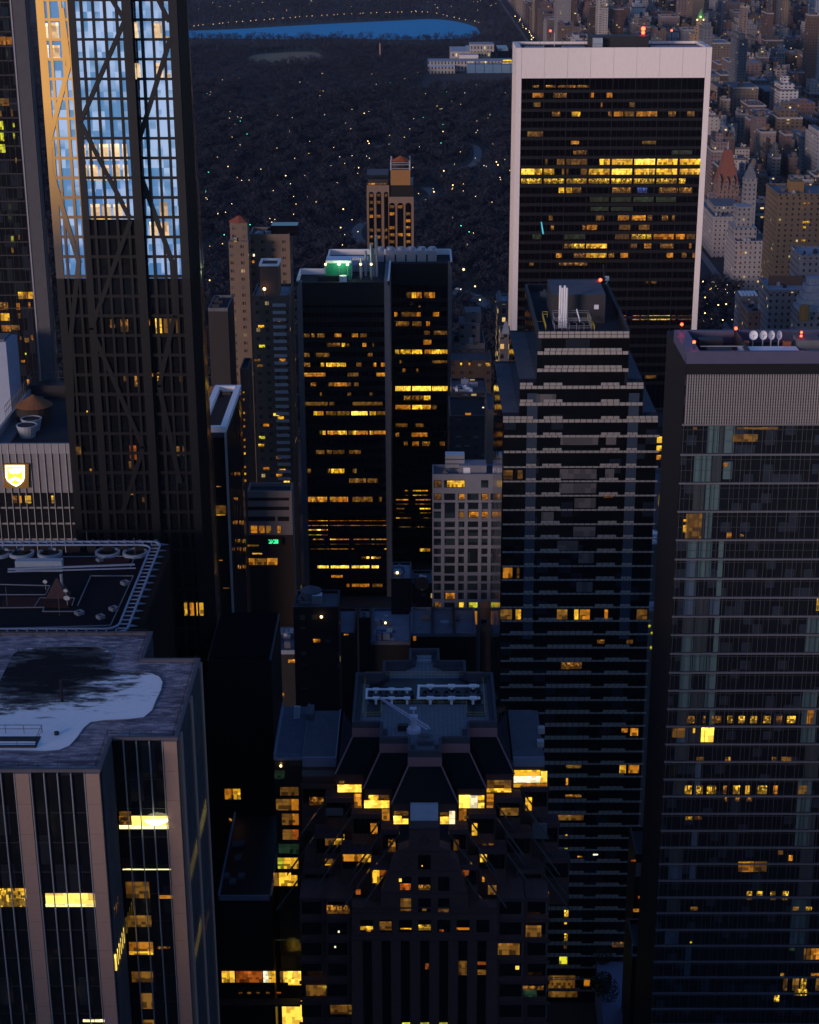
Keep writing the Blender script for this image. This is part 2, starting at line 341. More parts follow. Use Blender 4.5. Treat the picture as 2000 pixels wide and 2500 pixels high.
def tower_px(name, label, Y, pl, pr, pt, depth, mats, parapet=1.0, bottom=0.0, group=None, roofm=1, cat='building'):
    x0, z = atY(pl, pt, Y); x1, _ = atY(pr, pt, Y)
    t = thing(name, label, cat, ((x0+x1)/2, Y+depth/2, bottom), group)
    if not isinstance(mats, (list, tuple)): mats = [mats, slate]
    b = MB(); w_ = .45
    b.box(x0, x1, Y, Y+depth, bottom, z-parapet, 0, 1)
    body = b.build('wall', [mats[0], mats[roofm] if len(mats) > roofm else slate], t)
    p = MB(); e = .02
    for q in ((x0-e, x1+e, Y-e, Y+w_), (x0-e, x1+e, Y+depth-w_, Y+depth+e), (x0-e, x0+w_, Y+w_, Y+depth-w_), (x1-w_, x1+e, Y+w_, Y+depth-w_)): p.box(*q, z-parapet-.3, z)
    p.build('parapet', mats[2] if len(mats) > 2 else mats[0], t)
    return t, x0, x1, z
def water_tank(x, y, z, r=2.2, h=3.6, label=None, colr=(.16, .085, .05), group=None, parent=None):
    t = parent or thing('water_tank', label, 'water tank', (x, y, z), group)
    wood = solid('tank_staves', (.11, .07, .05), .9, var=.4, stretch=(3, 3, .2)); cap = solid('tank_roof', colr, .85, var=.35)
    b = MB(); b.cyl(x, y, z+2.6, z+2.6+h, r, 0, r*.95, 16); b.build('tank_barrel', wood, t)
    MB().cyl(x, y, z+2.6+h, z+2.6+h+r*.62, r*1.08, 0, .05, 16).build('tank_roof', cap, t)
    s = MB()
    for a in range(4): s.bar((x+r*.7*math.cos(a*1.57+.78), y+r*.7*math.sin(a*1.57+.78), z), (x+r*.7*math.cos(a*1.57+.78), y+r*.7*math.sin(a*1.57+.78), z+2.6), .12, 0, n=5)
    s.build('tank_leg', black, t)
    return t
def clutter(parent, x0, x1, y0, y1, z, n, seed, mats=(slate, pale_roof, dark, steel)):
    """bulkheads, vents and fans standing on a roof, each a part of its building"""
    r = random.Random(seed)
    for i in range(n):
        w_, d_, h_ = r.uniform(.8, 3.5), r.uniform(.8, 3), r.uniform(.6, 2.6); x = r.uniform(x0, max(x0, x1-w_)); y = r.uniform(y0, max(y0, y1-d_))
        b = MB(); b.box(x, x+w_, y, y+d_, z, z+h_)
        if r.random() < .5: b.cyl(x+w_/2, y+d_/2, z+h_, z+h_+.5, min(w_, d_)*.38, n=10)
        b.build(r.choice(['roof_vent', 'air_handler', 'bulkhead']), r.choice(mats), parent)
def rail(b, pts, h=1.1, r=.035, step=2.0, mi=0):
    for (a, c) in zip(pts[:-1], pts[1:]):
        a = Vector(a); c = Vector(c); L = (c-a).length; n = max(1, int(L/step))
        for k in range(n+1): p = a.lerp(c, k/n); b.bar(p, p+UZ*h, r, mi, n=4)
        for q in (h, h*.55): b.bar(a+UZ*q, c+UZ*q, r, mi, n=4)

# ------------------------------------------------------------------ ground, streets, water
def sheet(name, pts, z, mat, kind='structure', thick=0):
    b = MB(); b.poly([(p[0], p[1], z) for p in pts]); return tag(b.build(name, mat), kind=kind)
earth = solid('city_ground', (.05, .05, .052), .9, var=.4, scale=.02)
sheet('ground', [(-9000, -9000), (9000, -9000), (9000, 14000), (-9000, 14000)], 0, earth)
asphalt = solid('asphalt', (.05, .05, .055), .85, var=.35, scale=.15)
pav = solid('pavement', (.17, .16, .155), .9, var=.3, scale=.3)
XPK0, XPK1, YP0, YP1 = -760, 188, 790, 4900
parkg = NT('park_ground'); P_ = parkg.pos()
n_ = parkg.noise(P_, .006, 6, .6); n2_ = parkg.noise(P_, .06, 4)
parkg.set('Base Color', parkg.mix(ramp(parkg, n_, [(.4, 0), (.65, 1)]), parkg.mix(n2_, (.010, .011, .014), (.020, .020, .024)), parkg.mix(n2_, (.014, .016, .015), (.026, .027, .024)))); parkg.set('Roughness', .95)
sheet('park_ground', [(XPK0, YP0), (XPK1, YP0), (XPK1, YP1), (XPK0, YP1)], .02, parkg.mat)
b = MB()
b.box(194, 209, 80, 4900, 0, .008)                                   # Fifth Avenue
tag(b.build('avenue', asphalt), kind='structure')
b = MB(); b.box(209, 214, 800, 4900, 0, .13); b.box(189, 194, 800, 4900, 0, .13)
tag(b.build('pavement', pav), kind='structure')
sheet('street', [(-900, 770), (188, 770), (188, 787), (-900, 787)], .012, asphalt)
# winding drives and open ground inside the park
drive_mat = solid('park_drive', (.19, .185, .17), .9, var=.3, scale=.2)
field_mat = solid('sand_field', (.16, .14, .11), .95, var=.4, scale=.05)
lawn_mat = solid('lawn', (.22, .19, .12), .95, var=.4, scale=.03)
def ribbon(name, pix, width, mat, z=.05):
    pts = [Vector((*atZ(a, b_, 0), 0)) for a, b_ in pix]
    fine = []
    for i in range(len(pts)-1):                                     # Catmull-Rom
        p0, p1, p2, p3 = pts[max(i-1, 0)], pts[i], pts[i+1], pts[min(i+2, len(pts)-1)]
        for k in range(6):
            t = k/6; fine.append(.5*((2*p1)+(p2-p0)*t+(2*p0-5*p1+4*p2-p3)*t*t+(3*p1-p0-3*p2+p3)*t**3))
    fine.append(pts[-1]); b = MB(); L = []
    for i, p in enumerate(fine):
        d = (fine[min(i+1, len(fine)-1)]-fine[max(i-1, 0)]).normalized(); nrm = Vector((-d.y, d.x, 0))*width/2; L.append((p+nrm, p-nrm))
    for (a, c), (d, e) in zip(L[:-1], L[1:]): b.quad(c+UZ*z, e+UZ*z, d+UZ*z, a+UZ*z)
    tag(b.build(name, mat), kind='structure'); return fine
DR = []
DR += ribbon('park_drive', [(900, 610), (870, 572), (890, 545), (960, 535), (1012, 512), (1048, 495), (1058, 475), (1040, 458)], 8, drive_mat)
DR += ribbon('park_drive', [(1090, 425), (1120, 414), (1150, 404), (1165, 388), (1162, 360), (1120, 347), (1080, 343)], 8, drive_mat)
DR += ribbon('park_drive', [(1080, 712), (1120, 715), (1160, 728), (1210, 752)], 13, drive_mat)
def blob(name, pix, z, mat):
    pts = [atZ(a, b_, 0) for a, b_ in pix]; n = len(pts); out = []
    for i in range(n):
        p0, p1, p2, p3 = [Vector((*pts[(i+j) % n], 0)) for j in (-1, 0, 1, 2)]
        for k in range(5):
            t = k/5; q = .5*((2*p1)+(p2-p0)*t+(2*p0-5*p1+4*p2-p3)*t*t+(3*p1-p0-3*p2+p3)*t**3); out.append((q.x, q.y))
    sheet(name, out, z, mat); return out
LAWN = blob('lawn', [(608, 146), (625, 134), (690, 128), (760, 127), (788, 137), (775, 150), (700, 158), (640, 161)], .06, lawn_mat)
FIELD = blob('ball_field', [(872, 372), (890, 360), (930, 354), (955, 360), (950, 372), (905, 378)], .06, field_mat)
INF = blob('ball_field', [(735, 137), (760, 134), (782, 138), (770, 144), (742, 143)], .07, field_mat)
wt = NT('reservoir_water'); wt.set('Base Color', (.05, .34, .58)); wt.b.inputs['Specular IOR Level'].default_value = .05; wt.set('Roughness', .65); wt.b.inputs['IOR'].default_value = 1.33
nb = wt.noise(wt.pos(), .09, 4); bp = wt.node('ShaderNodeBump'); bp.inputs['Strength'].default_value = .35; bp.inputs['Distance'].default_value = 1.0; wt.l.new(nb, bp.inputs['Height']); wt.l.new(bp.outputs[0], wt.b.inputs['Normal'])
LAKE_PX = [(380, 88), (440, 92), (560, 94), (700, 96), (800, 93), (900, 95), (1000, 98), (1080, 95), (1150, 92), (1171, 82), (1160, 66), (1110, 52), (1050, 47), (980, 50), (850, 56), (700, 64), (560, 72), (430, 76), (380, 76)]
LAKE = blob('reservoir', LAKE_PX, .08, wt.mat)
def inside(x, y, poly):
    c = False; j = len(poly)-1
    for i in range(len(poly)):
        if (poly[i][1] > y) != (poly[j][1] > y) and x < (poly[j][0]-poly[i][0])*(y-poly[i][1])/(poly[j][1]-poly[i][1])+poly[i][0]: c = not c
        j = i
    return c

# ------------------------------------------------------------------ park: bare trees, lamps, museum
bark = solid('winter_bark', (.045, .044, .05), .95, var=.4, scale=.4)
twig = solid('winter_twigs', (.026, .031, .047), .95, var=.8, scale=.016)
ever = solid('evergreen_needles', (.022, .034, .022), .95, var=.4, scale=.3)
def tree_template(seed, h=13., limbs=7, twigs=170, spread=5.2):
    r = random.Random(seed); tk = MB(); cr = MB()
    th = h*r.uniform(.22, .32); tk.bar((0, 0, 0), (0, 0, th), .30, 0, .22, 5); tips = []
    for i in range(limbs):
        a = i*2.4+r.uniform(-.4, .4); e = r.uniform(.55, 1.25); L = h*r.uniform(.38, .6)
        p1 = Vector((math.cos(a)*math.cos(e), math.sin(a)*math.cos(e), math.sin(e)))*L*.55+UZ*th
        p2 = p1+Vector((math.cos(a)*.5, math.sin(a)*.5, .75))*L*.5
        tk.bar((0, 0, th*.97), p1, .16, 0, .10, 4); tk.bar(p1, p2, .10, 0, .03, 3); tips += [(Vector((0, 0, th)), p1), (p1, p2), (p1, p2)]
    for i in range(twigs):
        a, c = r.choice(tips); p = a.lerp(c, r.uniform(.35, 1)); d = Vector((r.gauss(0, 1), r.gauss(0, 1), r.gauss(.5, .8))).normalized()
        L = r.uniform(1.2, 3.0)*h/13; q = p+d*L; s = d.cross(Vector((r.gauss(0, 1), r.gauss(0, 1), r.gauss(0, 1)))).normalized()*r.uniform(.10, .26)
        i0 = len(cr.v); cr.v += [tuple(p), tuple(q+s*1.4), tuple(q-s*1.4)]; cr.f.append((i0, i0+1, i0+2)); cr.m.append(0)
    return tk, cr
TT = [tree_template(40+i, h=[11, 13, 15, 12, 16, 10][i], twigs=[150, 180, 210, 170, 220, 130][i]) for i in range(6)]
def visible(x, y, z=6, mg=30):
    a, b_, k = proj((x, y, z)); return -mg < a < 2000+mg and -mg < b_ < 2500+mg
tr = random.Random(11); SPOTS = []
from mathutils import noise as mn
lx = [p[0] for p in LAKE]; dr2 = [(p.x, p.y) for p in DR]
drg = {}
for (x, y) in dr2: drg.setdefault((int(x//20), int(y//20)), []).append((x, y))
def near_drive(x, y, d=10):
    for i in (-1, 0, 1):
        for j in (-1, 0, 1):
            for (a, c) in drg.get((int(x//20)+i, int(y//20)+j), ()):
                if (a-x)**2+(c-y)**2 < d*d: return True
    return False
yy = YP0+6
while yy < 4750:
    st = 8.0 if yy < 2000 else (10.0 if yy < 3000 else 13.0)
    xx = max(XPK0, -.26*yy-60)
    while xx < XPK1-6:
        x, y = xx+tr.uniform(-.45, .45)*st, yy+tr.uniform(-.45, .45)*st; xx += st
        if not visible(x, y): continue
        a_, b_, _ = proj((x, y, 0))
        if a_ < -60: continue
        dens = mn.noise(Vector((x*.008, y*.008, 3.1)))
        if tr.random() > .80+dens*.9: continue
        if inside(x, y, LAKE) or inside(x, y, LAWN) or inside(x, y, FIELD) or near_drive(x, y): continue
        if 2440 < y < 2820 and x > 5 and x < 175: continue
        SPOTS.append((x, y, tr.randrange(6), tr.uniform(0, 6.28), tr.uniform(.75, 1.2)))
    yy += st
SPOTS.sort(key=lambda s: s[1])
near, far = [], []
for s in SPOTS:
    (near if len(near) < 270 else far).append(s)
tmesh = []
for tk, cr in TT:
    a = tk.build('trunk', bark); c = cr.build('crown', twig); tmesh.append((a.data, c.data)); bpy.data.objects.remove(a); bpy.data.objects.remove(c)
def plant(x, y, k, rot, sc, label, grp, z=0):
    o = thing('bare_tree', label, 'tree', (x, y, z), grp); o.rotation_euler.z = rot; o.scale = (sc, sc, sc)
    for nm, me in (('trunk', tmesh[k][0]), ('crown', tmesh[k][1])):
        c = bpy.data.objects.new(nm, me); COL.objects.link(c); c.parent = o
    return o
for (x, y, k, rot, sc) in near: plant(x, y, k, rot, sc, 'bare winter tree in the dark nearest strip of the park', 'bare trees along the near edge of the park')
# the rest of the wood is one mass
vs, fs, base = [], [], 0
arr = []
for tk, cr in TT:
    V = np.array(tk.v+cr.v); F = []
    for f in tk.f:
        for k in range(1, len(f)-1): F.append((f[0], f[k], f[k+1]))
    nT = len(tk.v)
    F += [(a+nT, b_+nT, c+nT) for a, b_, c in cr.f]; arr.append((V, np.array(F)))
for (x, y, k, rot, sc) in far:
    V, F = arr[k]; cs, sn = math.cos(rot)*sc, math.sin(rot)*sc
    if y > 2400: F = F[::2] if y < 3000 else F[::3]
    W = np.empty_like(V); W[:, 0] = V[:, 0]*cs-V[:, 1]*sn+x; W[:, 1] = V[:, 0]*sn+V[:, 1]*cs+y; W[:, 2] = V[:, 2]*sc
    if y > 2400: W[:, 2] *= 1.0
    vs.append(W); fs.append(F+base); base += len(V)
VV = np.concatenate(vs).astype(np.float32); FF = np.concatenate(fs).astype(np.int32)
me = bpy.data.meshes.new('woodland'); me.vertices.add(len(VV)); me.vertices.foreach_set('co', VV.ravel())
me.loops.add(FF.size); me.loops.foreach_set('vertex_index', FF.ravel()); me.polygons.add(len(FF)); me.polygons.foreach_set('loop_start', np.arange(0, FF.size, 3, dtype=np.int32)); me.polygons.foreach_set('loop_total', np.full(len(FF), 3, dtype=np.int32))
me.update(calc_edges=True); me.materials.append(twig)
tag(bpy.data.objects.new('woodland', me), 'dark bare winter wood filling the park beyond the nearest trees', 'wood', kind='stuff'); COL.objects.link(bpy.data.objects['woodland'])
# lamps
def lamp_mesh(head, r):
    b = MB(); b.bar((0, 0, 0), (0, 0, 4.2), .09, 0, .06, 5); b.ball((0, 0, 4.2+r), r, 1, 8)
    o = b.build('park_lamp', [black, head]); me = o.data; bpy.data.objects.remove(o); return me
LM = {'w': lamp_mesh(lampm, .24), 'c': lamp_mesh(lampw, .24), 'W': lamp_mesh(lampm, .5), 'g': lamp_mesh(green_lamp, .24)}
nl = [0]
def lamp(x, y, k, label, grp, z=0, s=1):
    o = bpy.data.objects.new('park_lamp', LM[k]); COL.objects.link(o); o.location = (x, y, z); o.scale = (s, s, s); tag(o, label, 'street lamp', grp); return o
rl = random.Random(5)
for i in range(200):
    for _ in range(50):
        px, py = rl.uniform(485, 1245), rl.uniform(165, 640)**1.0
        x, y = atZ(px, py, 4.6)
        if not (inside(x, y, LAWN)) and y < 2500: break
    lamp(x, y, rl.choice('wwwwcccg') if i % 9 else 'W', 'small post lamp glowing among the bare park trees', 'lamps scattered through the dark park', z=rl.uniform(3, 9))
for i in range(46):
    px = 470+i*15.6+rl.uniform(-5, 5); t = i/45; py = 80-36*math.sin(min(1, t*1.25)*1.5)+ (max(0, t-.82)*150)
    x, y = atZ(px, py-2, 4.6); lamp(x, y, 'w', 'lamp beyond the far shore of the reservoir', 'lamps along the far side of the reservoir', z=8, s=1.7)
for i in range(40):
    x, y = atZ(rl.uniform(480, 1230), rl.uniform(2, 44), 4.6); lamp(x, y, rl.choice('wc'), 'pinpoint lamp in the woods beyond the reservoir', 'lamps in the woods north of the reservoir', z=10, s=rl.choice((1.2, 1.6)))
x, y = atZ(1132, 672, 9); lamp(x, y, 'W', 'brightest yellow lamp, at the park corner right of the black twin tower', None, z=6, s=1.5)
for a, b_ in ((575, 372), (1160, 705), (1172, 738), (1210, 742), (512, 690)):
    x, y = atZ(a, b_, 6); lamp(x, y, 'W', 'warm street lamp beside the bending park road', 'street lamps beside the park road', z=3)
# cars parked on the road at the park corner
carp = [solid('car_paint_white', (.55, .56, .6), .25, var=.05), solid('car_paint_grey', (.18, .19, .21), .25, var=.05)]
hl = emis('headlight_glass', (1, .85, .6), 8); tl = emis('tail_light_glass', (1, .03, .01), 5); tyre = solid('tyre_rubber', (.02, .02, .02), .9)
def car(x, y, rot, mat, label, lights):
    t = thing('parked_car', label, 'car', (x, y, .07)); ORG[t.name] = Vector((0, 0, 0)); t.rotation_euler.z = rot
    b = MB(); b.box(-2.2, 2.2, -.9, .9, .3, .9); b.hexa([(-1.5, -.85, .9), (1.1, -.85, .9), (1.1, .85, .9), (-1.5, .85, .9), (-1.1, -.7, 1.45), (.6, -.7, 1.45), (.6, .7, 1.45), (-1.1, .7, 1.45)])
    b.build('body', mat, t)
    for sx in (-1.4, 1.4):
        for sy in (-.85, .85): MB().bar((sx, sy-.1, .33), (sx, sy+.1, .33), .33, n=10).build('wheel', tyre, t)
    for sy in (-.6, .6):
        MB().box(2.2, 2.26, sy-.2, sy+.2, .55, .75).build('headlight', hl if lights else steel, t); MB().box(-2.26, -2.2, sy-.2, sy+.2, .6, .78).build('tail_light', tl, t)
for (a, b_, c_, lb, li) in ((1118, 708, 1, 'grey car with headlights on, left end of the road by the park corner', True), (1143, 717, 0, 'white car parked at the bend of the road, first of three', False), (1156, 721, 0, 'white car parked in the middle of the three by the park road', False), (1169, 725, 0, 'white car last of three, furthest from the lit car', False)):
    x, y = atZ(a, b_, 0); car(x, y, R(-20), carp[1-c_], lb, li)
# museum at the park's edge
def mus():
    x0, y0 = atZ(1045, 160, 12); x1, _ = atZ(1255, 160, 12); yb = 2800
    t = thing('museum', 'long low museum with pale stepped roofs at the far edge of the park', 'museum', (80, y0, 0))
    stone = wallmat('museum_stone', (.30, .29, .28), 5, 7, (.3, .7), (.2, .8), .04, (.35, .37, .40)); gr = solid('museum_glass_roof', (.12, .20, .27), .3, var=.3)
    MB().box(x0, x1, y0+30, y0+75, 0, 15).build('wall', stone, t); MB().box(x0+35, x1-30, y0+110, y0+200, 0, 22).build('wall', stone, t)
    for k in range(8):
        xa = x0+58+k*13; b = MB(); b.hexa([(xa, y0+8, 0), (xa+12.4, y0+8, 0), (xa+12.4, y0+30, 0), (xa, y0+30, 0), (xa, y0+16, 11), (xa+12.4, y0+16, 11), (xa+12.4, y0+30, 13), (xa, y0+30, 13)]); b.build('sloped_glass_roof', gr, t)
    MB().box(x0+2, x0+40, y0+2, y0+29.5, 0, 10).build('wing', stone, t); MB().box(x0+48, x1-50, y0+76, y0+104, 0, 20).build('gallery_roof', solid('museum_white_roof', (.5, .47, .44), .7), t)
    for k in range(4): MB().box(x0+60+k*24, x0+76+k*24, y0+120, y0+180, 22, 25.5).build('skylight', gr, t)
    MB().box(x1-62, x1-25, y0+105, y0+150, 22, 33).build('bulkhead', stone, t)
    lits(t, y0+7.9, [(146, 149, [(1228, 1250, 'B')]), (153, 155, [(1226, 1252, 'Y')])])
mus()
x, y = atZ(928, 146, 0); ob = MB(); ob.hexa([(x-1.3, y-1.3, 0), (x+1.3, y-1.3, 0), (x+1.3, y+1.3, 0), (x-1.3, y+1.3, 0), (x-.8, y-.8, 25), (x+.8, y-.8, 25), (x+.8, y+.8, 25), (x-.8, y+.8, 25)])
ob.hexa([(x-.8, y-.8, 25), (x+.8, y-.8, 25), (x+.8, y+.8, 25), (x-.8, y+.8, 25), (x-.05, y-.05, 27), (x+.05, y-.05, 27), (x+.05, y+.05, 27), (x-.05, y+.05, 27)])
tag(ob.build('obelisk', solid('obelisk_granite', (.3, .2, .17), .8)), 'slender stone obelisk rising from the bare trees right of the lawn', 'obelisk')
# ------------------------------------------------------------------ white framed slab
def solow():
    Y = 600.; x0, z = atY(1261, 117, Y); x1, _ = atY(1739, 117, Y); dp = 25.
    t = thing('office_slab', 'white framed black glass slab with a broad blank travertine top band', 'skyscraper', ((x0+x1)/2, Y+dp/2, 0))
    _, zb = atY(1500, 190.5, Y); cw = 1.9
    c = MB(); c.box(x0+cw, x1-cw, Y+.35, Y+dp-.35, 0, z-1.2, 0, 1); c.build('glass_curtain_wall', [glass_solow, slate], t)
    f = MB(); f.box(x0, x0+cw, Y, Y+2.6, 0, zb); f.box(x1-cw, x1, Y, Y+2.6, 0, zb); f.box(x0, x0+cw, Y+dp-2.6, Y+dp, 0, zb); f.box(x1-cw, x1, Y+dp-2.6, Y+dp, 0, zb)
    f.build('travertine_column', travertine, t)
    b = MB(); n = 8; pw = (x1-x0-2*cw)/n
    def slabs(y0, y1):
        for i in range(n): b.box(x0+cw+i*pw+.06, x0+cw+(i+1)*pw-.06, y0, y1, zb, z)
    slabs(Y, Y+1.0); slabs(Y+dp-1, Y+dp)
    b.box(x0, x0+cw-.06, Y, Y+dp, zb, z); b.box(x1-cw+.06, x1, Y, Y+dp, zb, z)
    b.box(x0+cw, x1-cw, Y+.12, Y+.6, zb, z-.1); b.build('travertine_band', travertine, t)
    # floor lines and mullions
    s = MB(); rows = [211+i*23.1-.03*i*i*.1 for i in range(32)]
    for i, py in enumerate(rows):
        _, za = atY(1500, py+8, Y); _, zc = atY(1500, py+15.5, Y); s.box(x0+cw, x1-cw, Y+.24, Y+.36, zc, za)
    for i in range(1, n): s.box(x0+cw+i*pw-.12, x0+cw+i*pw+.12, Y+.1, Y+.37, 0, zb)
    for i in range(n*4):
        if i % 4: s.box(x0+cw+i*pw/4-.04, x0+cw+i*pw/4+.04, Y+.15, Y+.38, 0, zb)
    s.build('spandrel', black, t)
    Q = lambda *a: list(a)
    lits(t, Y+.33, [
        (208, 214, Q((1300, 1316, 'T'), (1333, 1357, 'T'), (1362, 1405, 'T'), (1408, 1438, 'T'), (1390, 1404, 'O'))),
        (226, 238, Q((1300, 1327, 'O'), (1351, 1383, 'T'), (1443, 1450, 'O'), (1481, 1495, 'O'))),
        (250, 261, Q((1467, 1471, 'O'), (1537, 1550, 'D'), (1303, 1320, 'D'))),
        (272, 284, Q((1396, 1417, 'Y'), (1348, 1368, 'T'), (1485, 1493, 'T'), (1499, 1522, 'O'), (1525, 1548, 'D'), (1554, 1605, 'O'), (1632, 1650, 'T'), (1678, 1696, 'D'))),
        (321, 333, Q((1288, 1327, 'D'))), (344, 352, Q((1394, 1414, 'O'), (1568, 1601, 'D'))), (367, 377, Q((1400, 1432, 'T'), (1640, 1690, 'N'))),
        (388, 402, Q((1360, 1378, 'D'), (1383, 1433, 'D'), (1464, 1490, 'Y'), (1494, 1545, 'Y'), (1549, 1600, 'B'), (1605, 1656, 'Y'), (1660, 1711, 'Y'), (1331, 1337, 'D'))),
        (412, 426, Q((1273, 1305, 'B'), (1307, 1324, 'Y'), (1328, 1353, 'Y'), (1418, 1433, 'D'), (1438, 1490, 'Y'), (1494, 1544, 'B'), (1549, 1600, 'Y'), (1603, 1655, 'Y'), (1660, 1709, 'Y'), (1372, 1377, 'D'), (1383, 1388, 'D'))),
        (436, 448, Q((1273, 1322, 'S'), (1328, 1377, 'S'), (1383, 1432, 'S'), (1438, 1488, 'S'), (1493, 1543, 'S'), (1548, 1598, 'S'), (1603, 1653, 'S'), (1658, 1673, 'S'))),
        (458, 471, Q((1364, 1377, 'Y'), (1382, 1397, 'Y'), (1400, 1420, 'T'), (1495, 1540, 'T'), (1556, 1580, 'L'), (1609, 1655, 'T'), (1659, 1690, 'T'))),
        (481, 493, Q((1440, 1486, 'N'), (1492, 1540, 'N'), (1546, 1595, 'N'), (1602, 1650, 'N'))),
        (505, 515, Q((1442, 1486, 'N'), (1492, 1545, 'N'))),
        (526, 538, Q((1509, 1536, 'O'), (1543, 1576, 'O'), (1580, 1592, 'T'), (1616, 1631, 'T'), (1641, 1648, 'D'), (1340, 1350, 'D'), (1455, 1475, 'D'))),
        (549, 561, Q((1433, 1458, 'O'), (1422, 1430, 'T'), (1512, 1540, 'D'), (1560, 1586, 'D'), (1345, 1352, 'T'))),
        (571, 584, Q((1502, 1535, 'D'), (1541, 1591, 'S'), (1596, 1645, 'O'), (1650, 1672, 'O'), (1676, 1697, 'D'), (1300, 1322, 'N'), (1378, 1428, 'N'))),
        (594, 606, Q((1377, 1394, 'T'), (1395, 1428, 'S'), (1432, 1482, 'Y'), (1540, 1555, 'D'), (1573, 1591, 'O'), (1612, 1645, 'T'), (1683, 1688, 'O'))),
        (616, 629, Q((1432, 1481, 'Y'), (1358, 1371, 'O'), (1401, 1430, 'T'), (1486, 1500, 'T'), (1515, 1533, 'O'), (1628, 1643, 'O'), (1665, 1676, 'T'), (1691, 1697, 'O'))),
        (640, 648, Q((1293, 1303, 'D'), (1365, 1400, 'T'), (1403, 1434, 'T'))),
        (682, 692, Q((1577, 1583, 'D'), (1590, 1603, 'D'))),
        (727, 731, Q((1500, 1513, 'O'))), (770, 781, Q((1523, 1528, 'O'), (1544, 1561, 'O'), (1565, 1581, 'O'), (1585, 1636, 'Y'), (1640, 1650, 'O'), (1655, 1690, 'D'))),
        (916, 924, Q((1575, 1602, 'D')))])
    # roof: penthouse screen, blue-lit membranes, beacon
    MB().box(x0+.6, x1-.6, Y+1.1, Y+dp-1.1, z-1.15, z-.9).build('roof', tar, t)
    xs = lambda p: atY(p, 104, Y+8)[0]
    MB().box(xs(1440), xs(1585), Y+9, Y+17, z-.9, z+3.0).build('penthouse', dark, t); MB().box(xs(1447), xs(1470), Y+6, Y+8.8, z-.9, z+2.6).build('cooling_tower', steel, t)
    for a, c in ((1283, 1330), (1375, 1430), (1592, 1712)): MB().box(xs(a), xs(c), Y+2, Y+14, z-.88, z-.5).build('roof_membrane', pale_roof, t)
    rb = MB()
    for i in range(26): q = x0+2+(x1-x0-4)*i/25; rb.bar((q, Y+1.6, z-.9), (q, Y+1.6, z+1.1), .06, n=4)
    rb.bar((x0+2, Y+1.6, z+1.1), (x1-2, Y+1.6, z+1.1), .06, n=4); rb.build('guard_rail', dark, t)
    bx = xs(1573); q = MB(); q.bar((bx, Y+12, z+3), (bx, Y+12, z+4.6), .12); q.ball((bx, Y+12, z+5.2), .7, 1); q.ball((bx, Y+12, z+3.9), .6, 1); q.build('beacon', [black, beacon], t)
    for a in (1327, 1352): q = MB(); q.bar((xs(a), Y+5, z), (xs(a), Y+5, z+4.5 if a > 1340 else z+1.5), .1); q.build('antenna', steel, t)
    _, zz = atY(1325, 556, Y); xx, _ = atY(1325, 556, Y)
    q = MB(); q.hexa([(xx, Y-.02, zz-2.2), (xx+.5, Y-.02, zz-2.2), (xx+.5, Y+.2, zz-2.2), (xx, Y+.2, zz-2.2), (xx-.7, Y-.02, zz+2), (xx-.3, Y-.02, zz+2), (xx-.3, Y+.2, zz+2), (xx-.7, Y+.2, zz+2)]); q.build('lit_window', emis('cyan_screen', (.1, .8, 1), .5), t)
    MB().box(xx-56, xx-56+.1, Y, Y+.1, 0, .1)
solow()

